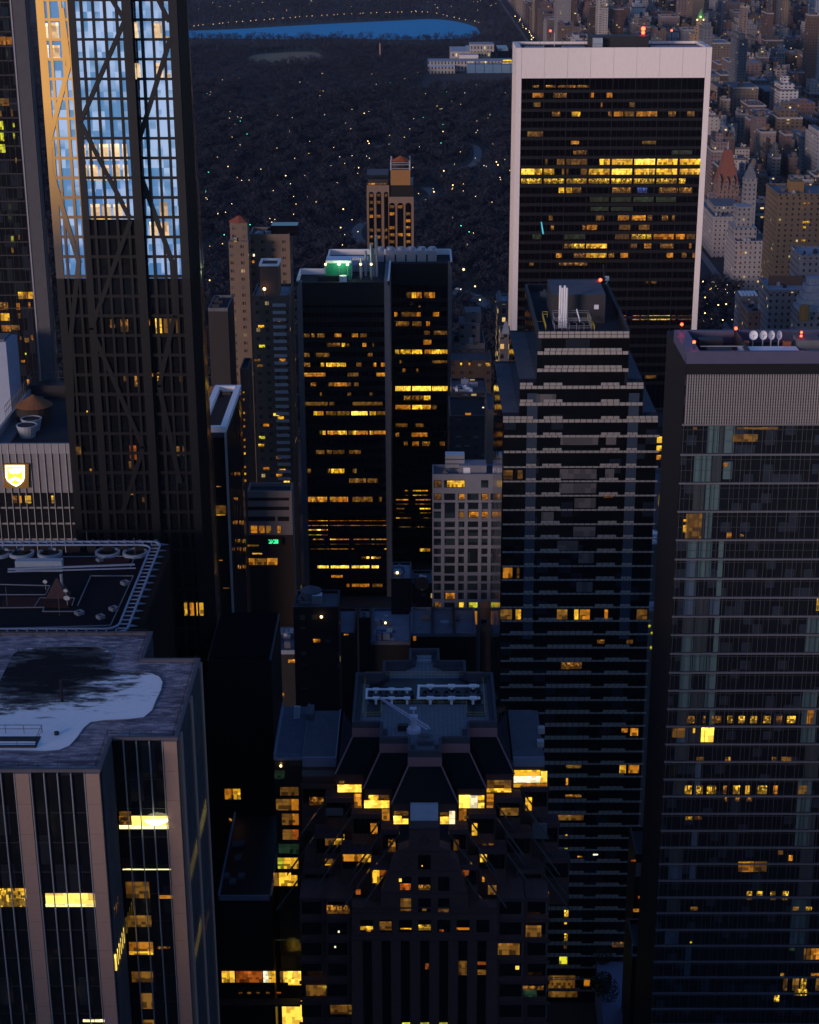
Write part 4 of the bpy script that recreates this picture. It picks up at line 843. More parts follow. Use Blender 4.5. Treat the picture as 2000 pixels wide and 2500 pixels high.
# ------------------------------------------------------------------ stepped dark glass tower with pale spandrel bands
def stepped():
    Y = 360.; xs = lambda p, py: atY(p, py, Y)[0]; zs = lambda py, p=1420: atY(p, py, Y)[1]
    t = thing('glass_tower', 'stepped dark glass tower striped with pale spandrel bands, pipes on its roof', 'skyscraper', (xs(1425, 810), Y+20, 0))
    g = glass('banded_glass', (.006, .007, .009), 1.5, .08, (2.6, 3.4), .02, .12, (.022, .03, .045))
    zA, zB, zC = zs(809), zs(934), zs(1017)
    xA0, xA1 = xs(1313, 809), xs(1538, 809); xB0, xB1 = xs(1269, 934), xs(1572, 934); xC0, xC1 = xs(1228, 1017), xs(1607, 1017)
    _, yb = atZ(1485, 693, zA)
    b = MB(); b.box(xA0, xA1, Y, yb, zB, zA-1.6, 0, 1); b.box(xB0, xB1, Y+.02, yb, zC, zB, 0, 1); b.box(xC0, xC1, Y+.04, yb, 0, zC, 0, 1); b.build('glass_curtain_wall', [g, tar], t)
    # sloped glass skirts over the side steps
    s = MB()
    for (xi, xo, zl, zh) in ((xA1, xB1, zB, zB+7), (xA0, xB0, zB, zB+7), (xB1, xC1, zC, zC+5), (xB0, xC0, zC, zC+5)):
        s.poly([(xi, Y+3, zl+.05), (xo, Y+3, zl+.05), (xo, yb-2, zl+.05), (xi, yb-2, zl+.05)], 0)
    s.build('step_roof', slate, t)
    pr = MB()
    for q in ((xA0, xA1, Y-.1, Y+.5), (xA0, xA1, yb-.5, yb+.1), (xA0-.1, xA0+.5, Y+.5, yb-.5), (xA1-.5, xA1+.1, Y+.5, yb-.5)): pr.box(*q, zA-1.6, zA+.05)
    pr.build('parapet', dark, t)
    # spandrel tiles
    tile = solid('spandrel_panel', (.37, .35, .32), .45, var=.22, scale=.8); tw = (xC1-xC0)/26
    ypix = [809, 850, 892, 934, 975, 1016, 1056, 1094, 1132, 1167, 1202, 1237, 1272, 1306, 1340, 1374.5, 1408, 1442, 1475, 1508.5, 1541, 1574, 1606, 1638, 1670, 1702, 1733.6, 1765, 1796.5, 1827.5, 1858, 1889, 1920, 1950, 1980]
    while len(ypix) < 56: ypix.append(ypix[-1]+29.6-.1*(len(ypix)-34))
    n = 0
    def tiles(b_, p0, p1, py0, py1):
        zt, zb_ = zs(py0), zs(py1); a, c = xs(p0, py0), xs(p1, py0); k = max(1, round((c-a)/tw))
        for i in range(k): b_.box(a+(c-a)*i/k+.07, a+(c-a)*(i+1)/k-.07, Y-.14, Y+.1, zb_, zt)
    blue = solid('blue_tinted_panel', (.045, .065, .10), .25, var=.3, scale=.2)
    sh = lambda p, py: p+(1045-p)*(py-1200)/11500               # photograph position of a vertical line further down
    for i, py in enumerate(ypix):
        if zs(py) < 3: break
        b_ = MB()
        if i == 0: tiles(b_, 1314, 1537, py, py+6); tiles(b_, 1314, 1537, py+7.5, py+15.5)
        elif i < 3: tiles(b_, 1329, 1519, py, py+6.5); tiles(b_, 1313+(-1)*i, 1535, py+7.5, py+15.5)
        elif i < 6:
            lo, hi = ((1269, 1572), (1268, 1570), (1228, 1607))[i-3]
            tiles(b_, lo if i == 5 else 1269, (1302 if i < 5 else 1302), py, py+6.5)
            tiles(b_, 1327, 1374, py, py+6.5); tiles(b_, 1467, 1513, py, py+6.5)
            if i != 4: tiles(b_, 1530, hi, py, py+6.5)
            tiles(b_, lo, hi, py+7.5, py+15)
        else:
            th = 5.5-.04*i; q = lambda p: sh(p, py)
            segs = ((1283, 1308), (1322, 1369), (1462, 1509), (1525, 1551)) if i < 20 else ((1251, 1312), (1345, 1460), (1492, 1554))
            for a, c in segs: tiles(b_, q(a), q(c), py, py+th)
            tiles(b_, q(1228), q(1604), py+th+1.0, py+th+1.0+(5 if i < 8 else 3.3))
        b_.build('spandrel_band', tile, t)
    # blue tinted glass strips and pale curtains behind the middle bay
    m = MB(); 
    for p0, p1 in ((1283, 1308), (1526, 1551)): m.box(xs(p0, 1200), xs(p1, 1200), Y-.05, Y+.1, zs(1560), zs(960))
    m.build('tinted_glass_strip', blue, t)
    cur = glass('curtained_glass', (.10, .098, .10), 1.5, .2, (1.3, 3.4), .05, .5, (.17, .16, .16))
    for py, a, c in ((1062, 1369, 1461), (1145, 1367, 1457), (1180, 1366, 1456), (1216, 1403, 1455), (1286, 1400, 1454), (1320, 1361, 1412), (1351, 1413, 1450), (1421, 1408, 1447), (1250, 1322, 1352), (962, 1310, 1358), (1062, 1480, 1505), (1145, 1478, 1500)):
        pane(t, xs(a, py), xs(c, py), zs(py+24), zs(py), Y, cur, 'curtained_window', .06)
    lits(t, Y-.06, [(1148, 1170, [(1229, 1252, 'D'), (1264, 1276, 'D')]), (1386, 1411, [(1228, 1251, 'O'), (1262, 1268, 'D')]), (1488, 1512, [(1360, 1385, 'D'), (1402, 1412, 'Y'), (1416, 1440, 'O'), (1476, 1484, 'O'), (1555, 1580, 'D'), (1259, 1272, 'Y'), (1222, 1250, 'D')]),
        (1025, 1030, [(1284, 1306, 'D')]), (1562, 1571, [(1458, 1476, 'T'), (1530, 1545, 'D')]), (1617, 1633, [(1370, 1420, 'T')]), (1205, 1215, [(1474, 1496, 'T')]), (1778, 1788, [(1518, 1533, 'O')]), (1778, 1796, [(1539, 1558, 'O')]),
        (1868, 1887, [(1513, 1528, 'Y'), (1535, 1560, 'O')]), (1868, 1875, [(1382, 1420, 'D')]), (1990, 2002, [(1344, 1425, 'D')]), (1940, 1946, [(1380, 1420, 'T')]), (1900, 1916, [(1382, 1387, 'O')]),
        (2038, 2042, [(1381, 1385, 'Y')]), (2070, 2078, [(1378, 1386, 'K')]), (2090, 2094, [(1410, 1422, 'T')]), (2085, 2088, [(1448, 1460, 'W')]), (2131, 2136, [(1377, 1385, 'Y')]), (2155, 2159, [(1376, 1381, 'Y')]), (2190, 2204, [(1376, 1387, 'S')]), (2222, 2238, [(1378, 1388, 'S')]), (2252, 2256, [(1378, 1384, 'Y')]), (2279, 2297, [(1378, 1386, 'S')]), (2308, 2316, [(1377, 1384, 'T')]), (2335, 2353, [(1366, 1385, 'K')]),  # narrow column of small panes is street light reflected in glass, painted as glow
        (2382, 2412, [(1339, 1404, 'D')]), (2390, 2408, [(1426, 1440, 'O')]), (2420, 2434, [(1339, 1410, 'D')]), (2300, 2312, [(1495, 1540, 'T')])])
    # roof plant
    xr = lambda p, py: atZ(p, py, zA)[0]; yr = lambda py: atZ(1420, py, zA)[1]; z0 = zA-1.6
    ph = MB(); x0_, x1_ = xr(1343, 760), xr(1472, 760); yA, yB = yr(772), yr(733); ph.box(x0_, x1_, yA, yB, z0, z0+6.5, 0, 1); ph.build('penthouse', [solid('penthouse_grey', (.05, .05, .055), .8), slate], t)
    q = MB(); xx = xr(1456, 760); q.box(xx-1, xx, yA-.1, yA, z0+3.2, z0+4.2); q.build('louvre', white, t)
    for k, p in enumerate((1366, 1371, 1377, 1382)): MB().cyl(xr(p, 782), yr(783), z0, z0+9.5-(k % 2)*.5, .27, n=10).build('flue_pipe', white, t)
    for k, p in enumerate((1430, 1436, 1443, 1452)): MB().cyl(xr(p, 728), yr(727), z0, z0+4.6+(k % 2)*1.2, .42, n=10).build('flue_pipe', steel, t)
    q = MB(); a0, a1 = xr(1351, 790), xr(1440, 790); yy0, yy1 = yr(800), yr(780)
    for zz in (z0+1, z0+2.6):
        rail(q, [(a0, yy0, zz), (a1, yy0, zz), (a1, yy1, zz), (a0, yy1, zz), (a0, yy0, zz)], 1.0, .05)
    for k in range(6): xx = a0+(a1-a0)*k/5; q.bar((xx, yy0, z0), (xx, yy0, z0+2.6), .06, n=4); q.bar((xx, yy0, z0+2.6), (xx, yy1, z0+1), .05, n=4)
    q.bar((a0+1.5, yy0, z0+3), (a0+1, yy0+1, z0+5.5), .16); q.bar((a1-2.5, yy0, z0+3), (a1-3.2, yy0+1, z0+5.5), .16); q.build('pipe_rack', steel, t)
    q = MB(); rail(q, [(xr(1330, 790), yr(800), z0+1), (xr(1330, 790), yr(768), z0+1), (xr(1343, 790), yr(768), z0+1)], 1.3, .07); rail(q, [(xr(1447, 790), yr(802), z0+1), (xr(1440, 790), yr(768), z0+1)], 1.3, .07); q.bar((xr(1310, 780), yr(778), z0+1), (xr(1332, 780), yr(778), z0+1), .08); q.build('yellow_railing', yellow_paint, t)
    q = MB(); xx, yy_ = xr(1465, 740), yr(738); q.bar((xx, yy_, z0), (xx, yy_, z0+6.4), .1); q.ball((xx, yy_, z0+6.8), .38, 1); q.build('beacon', [black, beacon], t)
    q = MB(); rail(q, [(xA1-.3, Y+2, zA), (xA1-.3, yb-1, zA)], 1.0, .04); q.bar((xr(1478, 708), yr(706), z0), (xr(1464, 690), yr(706), z0+7.5), .22); q.bar((xr(1410, 708), yr(700), z0+3), (xr(1475, 700), yr(706), z0+4.2), .3); q.build('window_cleaning_davit', dark, t)
    clutter(t, xA0+1, xA1-4, yr(735), yr(712), z0, 6, 8, (dark, slate, tar))
    q = MB(); q.bar((xr(1483, 700), yb-.5, zA), (xr(1487, 700), yb-.5, zA+1.4), .12); q.box(xr(1483, 700)-.4, xr(1483, 700)+.6, yb-.9, yb-.4, zA+1, zA+2); q.build('flood_lamp', white, t)
stepped()

# ------------------------------------------------------------------ right-hand glass tower
def rightglass():
    Z = 191.; x0, Y = atZ(1676, 858, Z); _, yb = atZ(1646, 807, Z); x1 = x0+62
    t = thing('glass_tower', 'tall glass tower with louvred crown, red beacons and white dishes on its roof', 'skyscraper', (x0+25, Y+14, 0))
    g = glass('clear_dark_glass', (.009, .011, .016), 1.5, .06, (1.62, 1.7), .04, .12, (.03, .042, .06))
    zs = lambda py: atY(1690, py, Y)[1]
    b = MB(); b.box(x0, x1, Y, yb+8, 0, Z-2, 0, 1); b.build('glass_curtain_wall', [g, tar], t)
    MB().box(x0-.06, x0-.01, Y+.1, yb+7.9, 0, Z-2.1).build('side_cladding', black, t)
    zb1, zb2 = zs(913), zs(1035)
    MB().box(x0-.02, x1, Y-.25, Y+.1, zb1, Z-.4).build('crown_panel', black, t)
    fin = MB(); n = 150
    for i in range(n): xx = x0+.3+(x1-x0-.6)*i/n; fin.box(xx, xx+.20, Y-.42, Y-.1, zb2, zb1)
    for k in range(17): zz = zb2+(zb1-zb2)*k/17; fin.box(x0+.3, x1, Y-.34, Y-.12, zz, zz+.05)
    fin.build('louvre_screen', solid('louvre_steel', (.27, .26, .26), .55, metal=.2, var=.2), t)
    MB().box(x0+.2, x1, Y-.09, Y+.02, zb2, zb1).build('louvre_backing', dark, t)
    sl_ = solid('slab_edge', (.12, .125, .145), .6, var=.25, scale=2); mu = solid('mullion_grey', (.05, .053, .06), .5, var=.2)
    ys = [1035, 1108, 1178, 1247, 1316.5, 1363.5, 1411, 1457, 1503, 1548, 1593.6, 1640, 1684, 1728.8, 1771.5, 1815, 1858, 1900.6, 1942, 1984.6, 2026, 2067, 2107, 2148, 2188.8, 2227, 2268, 2307, 2346, 2384, 2423]
    while ys[-1] < 3100: ys.append(ys[-1]+38-.12*(len(ys)-31))
    m = MB(); u = (x1-x0)/38
    for i in range(39):
        xx = x0+.2+i*u
        m.box(xx-.045, xx+.045, Y-.16, Y, 0, zb2)
        if i % 3 != 1: m.box(xx+u*.42, xx+u*.42+.05, Y-.12, Y, 0, zb2)
    m.build('mullion', mu, t)
    tr_ = MB(); e = MB()
    for i, py in enumerate(ys):
        zz = zs(py)
        if zz < 2: break
        e2 = MB(); e2.box(x0-.12, x1, Y-.3, Y+.05, zz-.24, zz+.05); e2.build('slab_edge', sl_, t)
        if i < len(ys)-1:
            zn = zs(ys[i+1])
            for f in (.80,) if i > 4 else (.42, .8): tr_.box(x0, x1, Y-.1, Y, zn+(zz-zn)*f, zn+(zz-zn)*f+.06)
    tr_.build('transom', mu, t)
    # pale translucent curtains behind the left-hand bays
    cu = [glass('curtain_teal', (.06, .11, .12), 1.5, .15, (.5, 40), .05, .5, (.10, .16, .17)), glass('curtain_blue', (.05, .085, .13), 1.5, .15, (.5, 40), .05, .5, (.08, .12, .17)), glass('curtain_grey', (.04, .05, .058), 1.5, .15, (.5, 40), .05, .5, (.05, .062, .07))]
    r = random.Random(21)
    def cur(py0, py1, a, c, k): pane(t, atY(a, (py0+py1)/2, Y)[0], atY(c, (py0+py1)/2, Y)[0], zs(py1), zs(py0), Y, cu[k], 'curtain', .03)
    for i in range(0, 29):
        y0, y1 = ys[i]+5, ys[i+1]-2; s_ = -.054*(y0-1035); 
        pal = r.choice((0, 0, 2, 1)) if i < 14 else 1
        if i == 0: cur(y0, y1, 1727, 1755, 0); cur(y0, y1, 1757, 1768, 2); cur(y0, y1, 1769, 1793, 0)
        elif i == 1: cur(y0, y1, 1694, 1735, 0); cur(y0, y1, 1737, 1760, 2); cur(y0+14, y1-6, 1766, 1788, 0)
        elif i in (2, 3): cur(y0, y1, 1692, 1720, 2); cur(y0, y1, 1722, 1738+(i == 2)*20, 0)
        elif i < 15:
            a = 1692+s_; cur(y0, y1, a, a+28, pal)
            if r.random() < .75: cur(y0, y1, a+30, a+62, r.choice((0, 2, 2)))
            if r.random() < .7: cur(y0, y1, a+64, a+88, pal)
            else: cur(y0, y1, a+78, a+90, 0)
        else:
            a = 1690+s_
            if r.random() < .6: cur(y0, y1, a, a+34, 2 if r.random() < .6 else 1)
            if r.random() < .5: cur(y0, y1, a+52, a+66, 1)
            if r.random() < .6: cur(y0, y1, a+320, a+352, 2)
        if r.random() < .5 and i > 4: cur(y0, y1, 1995+s_, 2030+s_, 0)
    lits(t, Y-.05, [(1254, 1314, [(1674, 1713, 'D')]), (1282, 1300, [(1668, 1676, 'Y')]), (1268, 1274, [(1669, 1678, 'Y')]), (1300, 1313, [(1775, 1786, 'O')]), (1304, 1310, [(1806, 1816, 'T')]), (1131, 1139, [(1766, 1776, 'O')]), (1043, 1048, [(1692, 1702, 'D'), (1800, 1900, 'D')]), (1060, 1078, [(1790, 1850, 'D')]),
        (1460, 1490, [(1994, 2005, 'Y')]), (1748, 1765, [(1678, 1696, 'T'), (1716, 1723, 'T'), (1738, 1762, 'T'), (1776, 1788, 'S'), (1803, 1818, 'S'), (1832, 1848, 'S'), (1864, 1882, 'S'), (1896, 1910, 'T'), (1922, 1942, 'S')]), (1734, 1766, [(1971, 1986, 'O')]), (1775, 1811, [(1712, 1743, 'B')]), (1778, 1800, [(1642, 1672, 'D')]), (1778, 1790, [(1692, 1697, 'Y')]),
        (1848, 1862, [(1700, 1718, 'D'), (1770, 1784, 'T'), (1885, 1895, 'T'), (1908, 1932, 'D')]), (1918, 1938, [(1672, 1690, 'S'), (1700, 1716, 'S'), (1726, 1748, 'S'), (1766, 1774, 'T'), (1790, 1806, 'S'), (1820, 1830, 'Y'), (1850, 1872, 'S'), (1888, 1898, 'O'), (1950, 1970, 'D')]), (1946, 1956, [(1770, 1775, 'T'), (1796, 1806, 'T'), (1822, 1836, 'T')]),
        (1993, 2001, [(1674, 1690, 'S'), (1695, 1713, 'T')]), (2076, 2086, [(1900, 1912, 'D')]), (2088, 2101, [(1926, 1935, 'O')]), (2103, 2128, [(1803, 1840, 'O'), (1842, 1872, 'D')]), (2104, 2107, [(1803, 1830, 'Y')]), (2176, 2186, [(1823, 1836, 'S'), (1848, 1862, 'S'), (1881, 1893, 'S'), (1910, 1925, 'S')]), (2189, 2197, [(1823, 1836, 'T'), (1882, 1894, 'T'), (1910, 1922, 'T')]),
        (2214, 2222, [(1968, 1982, 'S'), (1936, 1950, 'D')]), (2214, 2222, [(1686, 1704, 'D')]), (2299, 2303, [(1685, 1690, 'Y')]), (2314, 2321, [(1926, 1940, 'N')]), (2315, 2342, [(1963, 1978, 'D'), (1980, 2000, 'O')]), (2388, 2418, [(1912, 1922, 'D'), (1935, 1950, 'D'), (1955, 1968, 'S'), (1992, 2005, 'D')]), (2376, 2382, [(1906, 1914, 'Y'), (1980, 2000, 'O')]), (2415, 2430, [(1940, 1970, 'S')]), (2430, 2445, [(1890, 1902, 'S')])])
    # roof: deck, parapet, dishes, beacons
    pr = MB(); w_ = 1.1
    purple = solid('coping_metal', (.075, .075, .13), .5, var=.2)
    for q in ((x0, x1, Y-.3, Y+.5), (x0, x1, yb-.3, yb+.5), (x0, x0+2.2, Y+.5, yb-.3)): pr.box(*q, Z-2, Z)
    pr.build('parapet', purple, t)
    P = lambda p, py: atZ(p, py, Z)
    xa, ya = P(1812, 852); xb, yb2 = P(1945, 838); q = MB(); q.box(xa, xb, Y+.8, Y+5.5, Z-1.99, Z-.6); q.build('roof_membrane', white, t)
    xr, _ = P(1820, 840); MB().box(xr-.4, xr, Y+.6, yb-.5, Z-1.99, Z+.1).build('screen_wall', dark, t)
    for k, p in enumerate((1837, 1861, 1881, 1900)):
        xx, yy_ = P(p, 824); yy_ = Y+8.3; q = MB(); q.bar((xx, yy_, Z-2), (xx, yy_, Z+.6), .12, 0)
        nrm = Vector((.2+.25*k, -1, .25)).normalized(); a = nrm.orthogonal().normalized(); c_ = nrm.cross(a); cen = Vector((xx, yy_-.2, Z+.6)); rr = .62*1.25; i0 = len(q.v); N = 18
        for rad, dep in ((rr, .0), (rr*.66, -.16), (rr*.33, -.24)):
            for j in range(N): an = 2*math.pi*j/N; q.v.append(tuple(cen+a*(rad*math.cos(an))+c_*(rad*math.sin(an))+nrm*dep))
        for ring_ in range(2):
            for j in range(N): q.f.append((i0+ring_*N+j, i0+ring_*N+(j+1) % N, i0+(ring_+1)*N+(j+1) % N, i0+(ring_+1)*N+j)); q.m.append(1)
        q.f.append(tuple(i0+2*N+j for j in range(N))); q.m.append(1)
        q.bar(cen, cen+nrm*.5, .04, 0, n=4); q.build('satellite_dish', [steel, white], t)
    for p in (1820, 1923): xx, _ = P(p, 835); q = MB(); q.box(xx-.6, xx+.6, Y+5.8, Y+6.8, Z-2, Z+.1); q.box(xx-.7, xx+.7, Y+5.7, Y+6.9, Z-2, Z-1.2, 1); q.build('dish_base', [redbrick, white], t)
    for p, py in ((1664, 808), (1694, 852), (1796, 818)):
        xx, yy_ = P(p, py); q = MB(); q.bar((xx, yy_, Z-2), (xx, yy_, Z+.9), .07); q.ball((xx, yy_, Z+1.15), .26, 1); q.build('beacon', [black, beacon], t)
    for p, py in ((1735, 822), (1757, 846)): xx, yy_ = P(p, py); MB().box(xx-2, xx+2, yy_-1, yy_+1, Z-2, Z-.3).build('air_handler', dark, t)
    q = MB(); xx, _ = P(1700, 850); xx2, _ = P(1812, 838); q.bar((xx+1, Y+4, Z-.2), (xx2, Y+4, Z-.2), .1); q.build('pipe', steel, t)
    xx, _ = P(1942, 830); xx2, _ = P(1998, 830); MB().box(xx, xx2, Y+5, Y+9, Z-2, Z+.5).build('penthouse', slate, t)
    q = MB(); xx, _ = P(1943, 820); q.bar((xx, Y+6, Z-2), (xx, Y+6, Z+1.6), .08); q.ball((xx, Y+6, Z+1.0), .2, 1); q.ball((xx, Y+6, Z+1.6), .2, 1); q.build('beacon', [black, beacon], t)
rightglass()
# ------------------------------------------------------------------ braced glass tower (tilted facets reflect the sky)
def braced():
    Y0 = 305.; Zr = 150.
    t = thing('glass_tower', 'tall braced glass tower with sky in its upper windows and a gold lit left facet', 'skyscraper', (-32, Y0+14, 0))
    bronze = solid('bronze_panel', (.015, .0155, .017), .5, metal=.3, var=.15, scale=.4); gt = NT('sunset_painted_panel'); gs_ = gt.node('ShaderNodeSeparateXYZ'); gt.l.new(gt.pos(), gs_.inputs[0])
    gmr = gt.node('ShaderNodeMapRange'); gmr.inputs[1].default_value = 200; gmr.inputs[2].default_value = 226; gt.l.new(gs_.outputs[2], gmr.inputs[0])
    gt.set('Base Color', gt.mix(gmr.outputs[0], (.10, .085, .075), (.80, .45, .12))); gt.set('Roughness', .4); gt.set('Metallic', 1.0); gold = gt.mat  # sunset reflection painted into the frame colour, gold fading to bronze downwards
    g = glass('sky_glass', (.50, .57, .68), 1.5, .02, (1.1, 3.4), .018); g.node_tree.nodes['Principled BSDF'].inputs['Metallic'].default_value = .9
    flat = glass('tower_glass', (.008, .009, .011), 1.5, .05, (1.5, 3.4), .03)
    pitch = 48.3
    rowsy = [48+pitch*(i-2)-.012*max(0, i-8)**2*1.2 for i in range(0, 46)]
    def plane(tilt, base):                                       # leaning back with height
        n = Vector((0, -math.cos(tilt), math.sin(tilt))); p0 = Vector((0, base, Zr)); return n, p0
    def hit(px, py, pl):
        n, p0 = pl; r = ray(px, py); k = (p0-Vector((0, 0, H))).dot(n)/r.dot(n); return Vector((0, 0, H))+r*k
    vt = lambda p, py: p+(1050-p)*py/12700.                      # a vertical edge seen from above
    cs = lambda v: v/2.4643
    def facet(name, pl, pl_low, ycut, edges, panes, frame_mat, diags):
        """edges: px at y=0; panes: list of (a, c) px at y=0"""
        n, p0 = pl; W = MB(); Fm = MB(); Gl = MB()
        L, Rr = edges
        Pt = lambda p, py, off=0.: hit(vt(p, py), py, pl)+n*off
        # lower part: upright below the bend
        yb = ycut
        zc = Pt(L, yb).z; yc = Pt(L, yb).y
        low = (Vector((0, -1, 0)), Vector((0, yc, 0)))
        Pl = lambda p, py, off=0.: hit(vt(p, py), py, low)+Vector((0, -off, 0))
        for (fn, ya, yz, top) in ((Pt, -30, yb, 1), (Pl, yb, 1640, 0)):
            a, b_, c, d = fn(L, yz, -.35), fn(Rr, yz, -.35), fn(Rr, ya, -.35), fn(L, ya, -.35); (W if top else Gl).quad(a, b_, c, d)
            ys_ = [y for y in rowsy if ya-1 <= y <= yz+1]
            def bar(p0_, p1_, ya_, yz_, o=.0, th=.34):
                f = [fn(p0_, yz_, o), fn(p1_, yz_, o), fn(p1_, yz_, o-th), fn(p0_, yz_, o-th), fn(p0_, ya_, o), fn(p1_, ya_, o), fn(p1_, ya_, o-th), fn(p0_, ya_, o-th)]
                Fm.hexa(f, 0 if top else 1)
            gaps = [(L, panes[0][0])]+[(panes[i][1], panes[i+1][0]) for i in range(len(panes)-1)]+[(panes[-1][1], Rr)]
            for a_, c_ in gaps: bar(a_, c_, ya, yz)
            for y in ys_:
                bar(L, Rr, max(ya, y-3.6), min(yz, y+3.2), -.03, .3)
                bar(L, Rr, max(ya, y-.7), min(yz, y+.2), .07, .1)
            for (xa, y_a, xb, y_b) in diags:
                # clip to this part
                if y_a > y_b: xa, y_a, xb, y_b = xb, y_b, xa, y_a
                lo, hi = max(ya, y_a), min(yz, y_b)
                if hi-lo < 4: continue
                f_ = lambda y: xa+(xb-xa)*(y-y_a)/(y_b-y_a)
                w_ = 5.8
                unv = lambda p, y: (p-1050*y/12700)/(1-y/12700)
                o = .05
                f = [fn(unv(f_(hi)-w_, hi), hi, o), fn(unv(f_(hi)+w_, hi), hi, o), fn(unv(f_(hi)+w_, hi), hi, o-.3), fn(unv(f_(hi)-w_, hi), hi, o-.3),
                     fn(unv(f_(lo)-w_, lo), lo, o), fn(unv(f_(lo)+w_, lo), lo, o), fn(unv(f_(lo)+w_, lo), lo, o-.3), fn(unv(f_(lo)-w_, lo), lo, o-.3)]
                Fm.hexa(f, 0 if top else 1)
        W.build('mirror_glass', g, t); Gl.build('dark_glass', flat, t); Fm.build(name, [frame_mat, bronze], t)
        return Pt, Pl, yb
    S2 = R(6.15); S1 = R(5.15)
    pA = plane(S2, Y0); pB = plane(S1, Y0-.9)
    dA = [(168, 160, 120, 345), (122, 360, 124, 415), (124, 415, 192, 640), (192, 640, 172, 830), (150, 20, 168, 160), (172, 830, 176, 1000)]
    dB = [(270, -5, 301, 45), (303, 52, 195, 300), (194, 296, 316, 532), (318, 540, 222, 805), (222, 800, 350, 1095), (350, 1090, 300, 1250)]
    dC = [(384, -5, 414, 55), (416, 92, 336, 352), (337, 412, 420, 640), (426, 770, 388, 945), (388, 940, 440, 1180), (420, 640, 428, 775)]
    fA = facet('sunset_tinted_frame', pA, None, 680, (86.5, 164), [(cs(262), cs(280)), (cs(295), cs(351)), (cs(368), cs(398))], gold, dA)
    fB = facet('facade_frame', pB, None, 536, (164, 318), [(cs(446), cs(475)), (cs(491), cs(546)), (cs(561), cs(615)), (cs(632), cs(687)), (cs(703), cs(728))], bronze, dB)
    fC = facet('facade_frame', pA, None, 680, (323.5, 431), [(cs(799), cs(833)), (cs(852), cs(903)), (cs(917), cs(968)), (cs(983), cs(1010))], bronze, dC)
    # body behind the facets and the turned east flank
    Pt, Pl, yb = fC; PA, PAl, _ = fA
    Bd = MB(); yk = Y0+18
    a_t, a_l = PA(86.5, -30, -.6), PAl(86.5, 1640, -.6); c_t, c_l = Pt(431, -30, -.6), Pl(431, 1640, -.6); m1, m2 = PA(86.5, 680, -.6), Pt(431, 680, -.6)
    for lo, hi in (((a_l, c_l), (m1, m2)), ((m1, m2), (a_t, c_t))):
        Bd.hexa([lo[0], lo[1], (lo[1].x, yk, lo[1].z), (lo[0].x, yk, lo[0].z), hi[0], hi[1], (hi[1].x, yk, hi[1].z), (hi[0].x, yk, hi[0].z)])
    lz = min(a_l.z, c_l.z); Bd.box(a_l.x, c_l.x, a_l.y, yk, 0, lz+.5)
    Bd.build('tower_body', dark, t)
    Fk = MB()
    for ya, yz, fn in ((-30, 680, Pt), (680, 1640, Pl)):
        P0, P1 = fn(431, yz), fn(431, ya)
        B0 = Vector((P0.x+1.0, P0.y+7, P0.z)); B1 = Vector((P1.x+.8, P1.y+7, P1.z)); Fk.quad(P0, B0, B1, P1)
        Fk.quad(B0, (B0.x, yk, B0.z), (B1.x, yk, B1.z), B1)
        for k in range(1, 14): q0, q1 = P0.lerp(B0, k/14), P1.lerp(B1, k/14); Fk.hexa([q0, q0+UY*.25, q0+UY*.25+UX*.2, q0+UX*.2, q1, q1+UY*.25, q1+UY*.25+UX*.2, q1+UX*.2], 1)
    Fk.build('east_flank', [glass('flank_glass', (.03, .022, .018), 1.6, .15, (1.2, 3.4), .08), black], t)
    # lit apartments (thin glowing panes in the window openings)
    def lit(fset, a, c, ya, yz, key, nm='lit_window'):
        Pt, Pl, yb = fset; fn = Pt if (ya+yz)/2 < yb else Pl; unv = lambda p, y: (p-1050*y/12700)/(1-y/12700); ym = (ya+yz)/2
        a, c = unv(a, ym), unv(c, ym); q = MB()
        q.hexa([fn(a, yz, -.30), fn(c, yz, -.30), fn(c, yz, -.34), fn(a, yz, -.34), fn(a, ya, -.30), fn(c, ya, -.30), fn(c, ya, -.34), fn(a, ya, -.34)]); q.build(nm, G[key], t)
    cz = lambda *v: [x/2.4643 for x in v]
